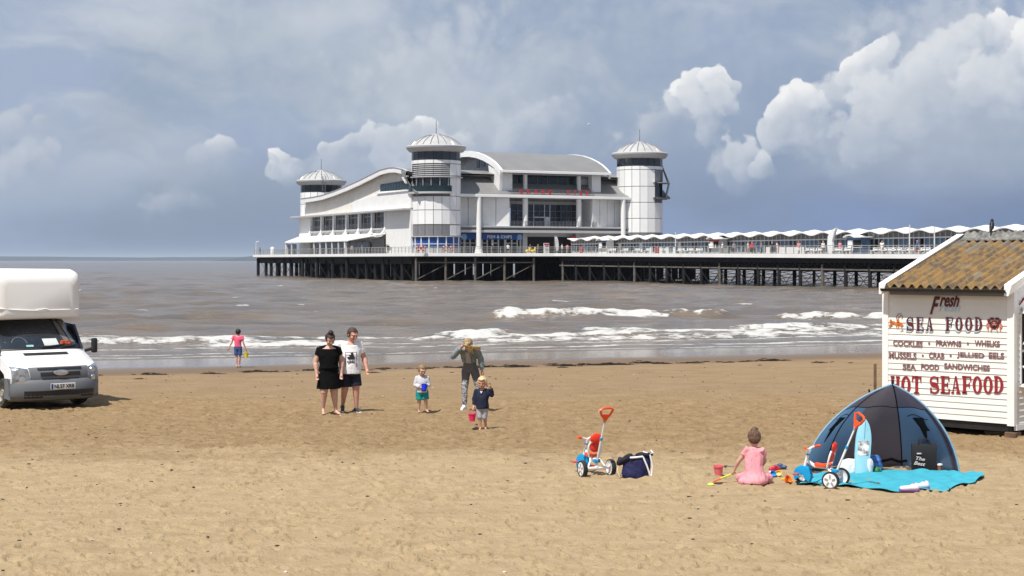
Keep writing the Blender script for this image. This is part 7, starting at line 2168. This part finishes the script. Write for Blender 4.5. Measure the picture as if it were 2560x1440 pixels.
# ================================================================== life on the pier deck
# a few plain figures, coats changed from one to the next
protos = []
H = 1.7
for k, (kw, sl, tr_) in enumerate((({}, .5, 1.8), (dict(kneeL=(.06, -.05, .28), ankL=(.06, -.06, .05), toeL=(.065, -.15, .018), ankR=(-.058, .10, .07), toeR=(-.06, .03, .018)), 1.8, 1.85), (dict(elL=(.14, -.04, .64), wrL=(.08, -.12, .62)), .5, .85))):
    J = skeleton(H, **kw)
    me, tips, hp, q, M = body('body', J, H, 1.1, .01, 1.0, .028)
    pr = [torso_rings(J, H, 1.15, .01, .49 * H, .80 * H, .02)]
    for s in 'LR': sleeve(J, H, s, sl, 1.15, .014, pr)
    top = blobs('top', pr, .026, 2)
    pr = [torso_rings(J, H, 1.1, 0, .45 * H, .53 * H, .012)]
    for s in 'LR': trouser(J, H, s, tr_, 1.1, .016, pr)
    bot = blobs('trousers', pr, .026, 2)
    hair = blobs('hair', [('e', hp(0, .18, .28), (.96 * q, 1.0 * q, .96 * q), M)], .024, 2)
    protos.append((me, top, bot, hair))
CL = {'white': (.75, .75, .74), 'black': (.012, .012, .014), 'red': (.45, .03, .03), 'blue': (.05, .12, .36), 'grey': (.20, .20, .21), 'pink': (.62, .22, .24), 'navy': (.015, .02, .06), 'beige': (.42, .34, .25), 'green': (.06, .16, .09)}
HC_ = {'d': (.03, .02, .015), 'l': (.30, .20, .10), 'g': (.35, .34, .33)}


def slot(o, mt):
    o.material_slots[0].link = 'OBJECT'; o.material_slots[0].material = mt


def stroller(X, Y, z, k, top, bot, rz, label, hair='d', sc=1.0):
    p = empty('person', pw(X, Y, z), PRZ + rz, label, 'person', 'people on the pier deck')
    p.scale = (sc, sc, sc)
    me, tp, bt_, hr_ = protos[k]
    for nm, m_, mt in (('body', me, SKIN2), ('top', tp, mat('cloth_' + top, CL[top], .85, .1)), ('trousers', bt_, mat('cloth_' + bot, CL[bot], .85, .1)), ('hair', hr_, mat('hair_' + hair, HC_[hair], .6, .3))):
        if not m_.materials: m_.materials.append(mt)
        slot(obj(nm, m_, None, p), mt)
    return p


ppl = [(1776, 16.2, 0, 'white', 'black', 'white top and black trousers left of the red-signed kiosk'), (1792, 16.4, 1, 'white', 'red', 'white top and red trousers before the red-signed kiosk'), (1806, 16.0, 0, 'white', 'grey', 'white top and grey trousers by the red sign of the kiosk'), (1835, 16.6, 0, 'grey', 'navy', 'grey top standing alone right of the red-signed kiosk'),
       (1870, 15.6, 2, 'white', 'beige', 'white top and beige shorts pushing along the pier rail'), (1880, 15.9, 1, 'red', 'black', 'red top on the middle of the pier walkway'), (1888, 16.5, 0, 'blue', 'grey', 'blue top just right of the person in red'), (1903, 16.2, 1, 'grey', 'black', 'grey top and black trousers two along from the person in red'),
       (1930, 15.8, 0, 'black', 'black', 'all black clothes beside the pale pier panels'), (1943, 16.3, 0, 'white', 'grey', 'white top and grey trousers right of the person in black'), (1997, 16.6, 2, 'pink', 'white', 'pink top and white shorts midway along the glazed shelter'), (2058, 15.7, 1, 'white', 'grey', 'white top left of the tall white fin'), (2050, 16.4, 0, 'black', 'navy', 'black top half hidden left of the tall white fin'),
       (2205, 16.0, 0, 'white', 'beige', 'white top and beige trousers near the hut roof edge'), (2293, 16.0, 1, 'blue', 'red', 'blue top and red trousers over the hut bargeboard'), (2100, 16.8, 0, 'pink', 'grey', 'pink top right of the tall white fin')]
for i, (u, X, k, a, b_, lab) in enumerate(ppl):
    Y = LY(u, X); stroller(X, Y, wz(Y) + .015, k, a, b_, R(160 * (i * 7 % 5) / 5 - 60), 'person in ' + lab, 'dlg'[i % 3])
for i, (u, Y, k, a, b_, lab) in enumerate(((1325, -8, 0, 'black', 'grey', 'black top in the shadow of the pavilion entrance'), (1345, -6, 0, 'grey', 'black', 'grey top in the dark pavilion entrance'), (1405, -9, 1, 'white', 'navy', 'white top right of the feather flag'), (1418, -10, 0, 'pink', 'grey', 'pink top near the red pavilion banner'), (1270, -7, 2, 'white', 'black', 'white top outside the blue shop'), (1232, -8, 0, 'navy', 'navy', 'navy clothes outside the blue shop doors'))):
    stroller(FX(u, Y), Y, DZ + .01, k, a, b_, R(40 * i), 'person in ' + lab, 'dlg'[i % 3])
for i, (u, X, a, lab) in enumerate(((880, -8.2, 'beige', 'beige top at the terrace rail below the columns'), (905, -7.5, 'grey', 'grey top near the right end of the terrace roof'), (970, -7.8, 'black', 'black top by the white side wall of the pavilion'), (650, -6, 'black', 'black top near the seaward end of the pier'))):
    stroller(X, LY(u, X), DZ + .01, i % 3, a, 'grey', R(80 * i), 'person in ' + lab, 'dlg'[i % 3])


# benches along the neck
def bench_proto():
    t = empty('bench', (0, 0, 0), 0)
    MB().box(-.25, .25, -.9, .9, .42, .48).build('seat', m_wave, t, bevel=.01)
    MB().box(.20, .27, -.9, .9, .55, .66).build('backrest', m_wave, t, bevel=.01)
    MB().box(.22, .29, -.9, .9, .75, .86).build('backrest', m_wave, t, bevel=.01)
    for y in (-.75, .75): MB().box(-.22, .26, y - .05, y + .05, 0, .42).build('leg', m_wave, t); MB().box(.20, .26, y - .05, y + .05, .42, .86).build('leg', m_wave, t)
    return t


bp0 = bench_proto()
us = [1530, 1560, 1590, 1620, 1655, 1700, 1722, 1745, 1985, 2022, 2046, 2092, 2118, 2190, 2218, 2240, 2270, 2310, 2345, 2380]
for i, u in enumerate(us):
    o = bp0 if i == 0 else dup(bp0)
    X = 15.6; Y = LY(u, X)
    o.location = pw(X, Y, wz(Y) + .012); o.rotation_euler = (0, 0, PRZ)
    tag(o, '%s white slatted bench along the pier neck counted from the pavilion' % ordinal(i), 'bench', 'benches along the pier neck')
# white screen panels standing on the rail
for i, u in enumerate((1628, 1652, 1668, 1686, 1920, 1948, 1958, 1970, 1980, 1990, 2005)):
    X = 14.7; Y = LY(u, X)
    o = MB().box(-.03, .03, -.42, .42, .05, .95).build('screen_panel', m_wave, None, bevel=.01, loc=pw(X, Y, wz(Y) + .0), rot=(0, 0, PRZ))
    tag(o, '%s white square windbreak panel on the pier rail counted from the pavilion' % ordinal(i), 'panel', 'windbreak panels on the pier rail')


def kiosk(u, label, face_m, w=2.6):
    X = 16.9; Y = LY(u, X); z = wz(Y) + .015
    k_ = empty('kiosk', pw(X, Y, z), PRZ, label, 'kiosk')
    MB().box(-.7, .7, -w / 2, w / 2, 0, 2.1).build('booth', face_m, k_)
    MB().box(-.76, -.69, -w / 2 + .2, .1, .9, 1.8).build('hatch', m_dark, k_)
    MB().box(-.76, -.70, .35, w / 2 - .2, .9, 1.8).build('menu_board', m_panel, k_)
    MB().box(-.95, -.65, -w / 2, w / 2, .8, .88).build('counter', m_panel, k_)
    MB().box(-.78, -.70, -w / 2, w / 2, 1.85, 2.1).build('sign', m_red if face_m is m_grey else m_blueg, k_)
    MB().shell(lambda s, t: (-1.1 + 2.0 * t, w * .62 * (1 - 2 * s), 2.25 + .28 * math.sin(PI * min(1, s * 1.7)) + .03 * t), 16, 3, (0, 0, -.14)).build('roof', m_wave, k_, smooth=True, ang=50)
    return k_


kiosk(1516, 'small booth with wavy white roof nearest the pavilion', m_panel)
kiosk(1796, 'booth with wavy white roof and red sign on the pier neck', m_grey)
kiosk(2147, 'blue-glazed booth with wavy white roof right of the white fin', m_blueg, 3.0)
# signs and flags by the entrance
sb = empty('sign_board', pw(FX(1366, -10), -10, DZ), PRZ, 'upright menu board with red top beside the pavilion entrance', 'sign')
MB().box(-.55, .55, -.04, .04, 0, 1.85).build('board', m_panel, sb, bevel=.02)
MB().box(-.5, .5, -.06, -.041, 1.5, 1.8).build('red_header', m_red, sb)
for k, cl in enumerate(((.10, .22, .55), (.60, .62, .66), (.75, .32, .05), (.55, .70, .70))):
    MB().box(-.42 if k % 2 else -.3, .42 if k % 2 == 0 else .3, -.055, -.041, 1.42 - k * .33 - .24, 1.42 - k * .33).build('picture', mat('board_picture_%d' % k, cl, .6, .3, 6.0), sb)
fl = empty('feather_flag', pw(FX(1386, -11), -11, DZ), PRZ, 'tall white feather flag on a bowed pole at the pier kink', 'flag')
MB().tube([(0, 0, 0), (0, 0, 2.6), (.12, 0, 3.1), (.4, 0, 3.25)], .035, 6).build('pole', m_rail, fl)
MB().shell(lambda s, t: (.05 + s * (.45 + .25 * math.sin(PI * t)) + .25 * (1 - t) , .05 * math.sin(t * 5), .5 + 2.5 * t), 4, 10, (0, .02, 0)).build('flag_cloth', m_panel, fl, smooth=True)
for u, lab in ((1046, 'leftmost orange lifebuoy hung on the rail below the corner tower'), (1058, 'orange lifebuoy second from the left under the corner tower'), (1113, 'orange lifebuoy third along under the corner tower'), (1131, 'rightmost orange lifebuoy beside the blue shop')):
    y = -13.0; x = FX(u, y)
    p = pw(x, y, DZ + .85)
    lb = empty('lifebuoy', p, PRZ, lab, 'lifebuoy')
    MB().tube([(.36 * math.cos(R(a)), 0, .36 * math.sin(R(a))) for a in range(0, 360, 24)], .11, 8, closed=True).build('ring', mat('lifebuoy_orange', (.55, .075, .035), .5, .15), lb, smooth=True)
    for a in (45, 135, 225, 315): MB().box(-.06, .06, -.12, .12, .24, .49).build('band', m_panel, lb, rot=(0, R(a), 0))
    MB().box(-.05, .05, .05, .12, -.85, .4).build('stand', m_rail, lb)
lp = empty('lamp_post', pw(-8, LY(640, -8), DZ), PRZ, 'slim white lamp post at the far seaward corner of the pier', 'lamp post')
MB().cyl((0, 0, 0), (0, 0, 2.7), .09, .06, 8).build('post', m_panel, lp)
MB().tube([(0, 0, 2.6), (.1, 0, 2.95), (.4, 0, 3.05)], .07, 6).build('arm', m_panel, lp)
MB().ell((.45, 0, 2.98), (.22, .14, .09), 10, 6).build('lantern', m_panel, lp, smooth=True)
o = MB().lathe([(0, 0), (.42, 0), (.42, 1.6), (.3, 1.75), (0, 1.8)], 12).build('vent_cowl', m_panel, None, smooth=True, ang=40, loc=pw(-5, LY(681, -5), DZ))
tag(o, 'short white vent cowl near the seaward end of the pier', 'vent')
for u, lab in ((1321, 'left yellow toddler ride outside the pavilion entrance'), (1334, 'right yellow toddler ride outside the pavilion entrance')):
    x = FX(u, -9); r0 = empty('toddler_ride', pw(x, -9, DZ), PRZ, lab, 'ride')
    obj('ride_body', blobs('ride_body', [('c', (-.3, 0, .45), (.3, 0, .5), .28, .22), ('e', (.3, 0, .9), (.22, .2, .22))], .05, 2), mat('ride_yellow', (.72, .52, .05), .5, .2, 4.0), r0)
    MB().box(-.35, .35, -.25, .25, 0, .2).build('ride_base', m_panel, r0)
for u, lab in ((1453, 'red waste bin left of the kiosk nearest the pavilion'), (1642, 'red waste bin among the windbreak panels on the pier'), (1950, 'red waste bin beside the person in black on the pier')):
    X = 14.9; Y = LY(u, X); bn = empty('waste_bin', pw(X, Y, wz(Y)), PRZ, lab, 'bin')
    MB().lathe([(0, 0), (.24, 0), (.28, .85), (0, .85)], 14).build('drum', m_red, bn, smooth=True, ang=40)
    MB().lathe([(.30, .82), (.30, .92), (.15, 1.0), (0, 1.02)], 14).build('lid', m_red, bn, smooth=True, ang=40)
# slim poles on the rail
for u, h_, lab in ((1689, 3.3, 'slim cream pole rising to the shelter roof right of the pavilion'), (2274, 3.6, 'slim white pole in front of the shelter near the hut'), (2336, 3.3, 'slim white pole behind the bargeboard of the hut')):
    X = 15.2; Y = LY(u, X); pp = empty('pole', pw(X, Y, wz(Y)), PRZ, lab, 'pole')
    MB().cyl((0, 0, 0), (0, 0, h_), .08, .06, 8).build('shaft', m_cream, pp)
    MB().box(-.14, .14, -.14, .14, 0, .06).build('foot', m_grey, pp)
# gull afloat
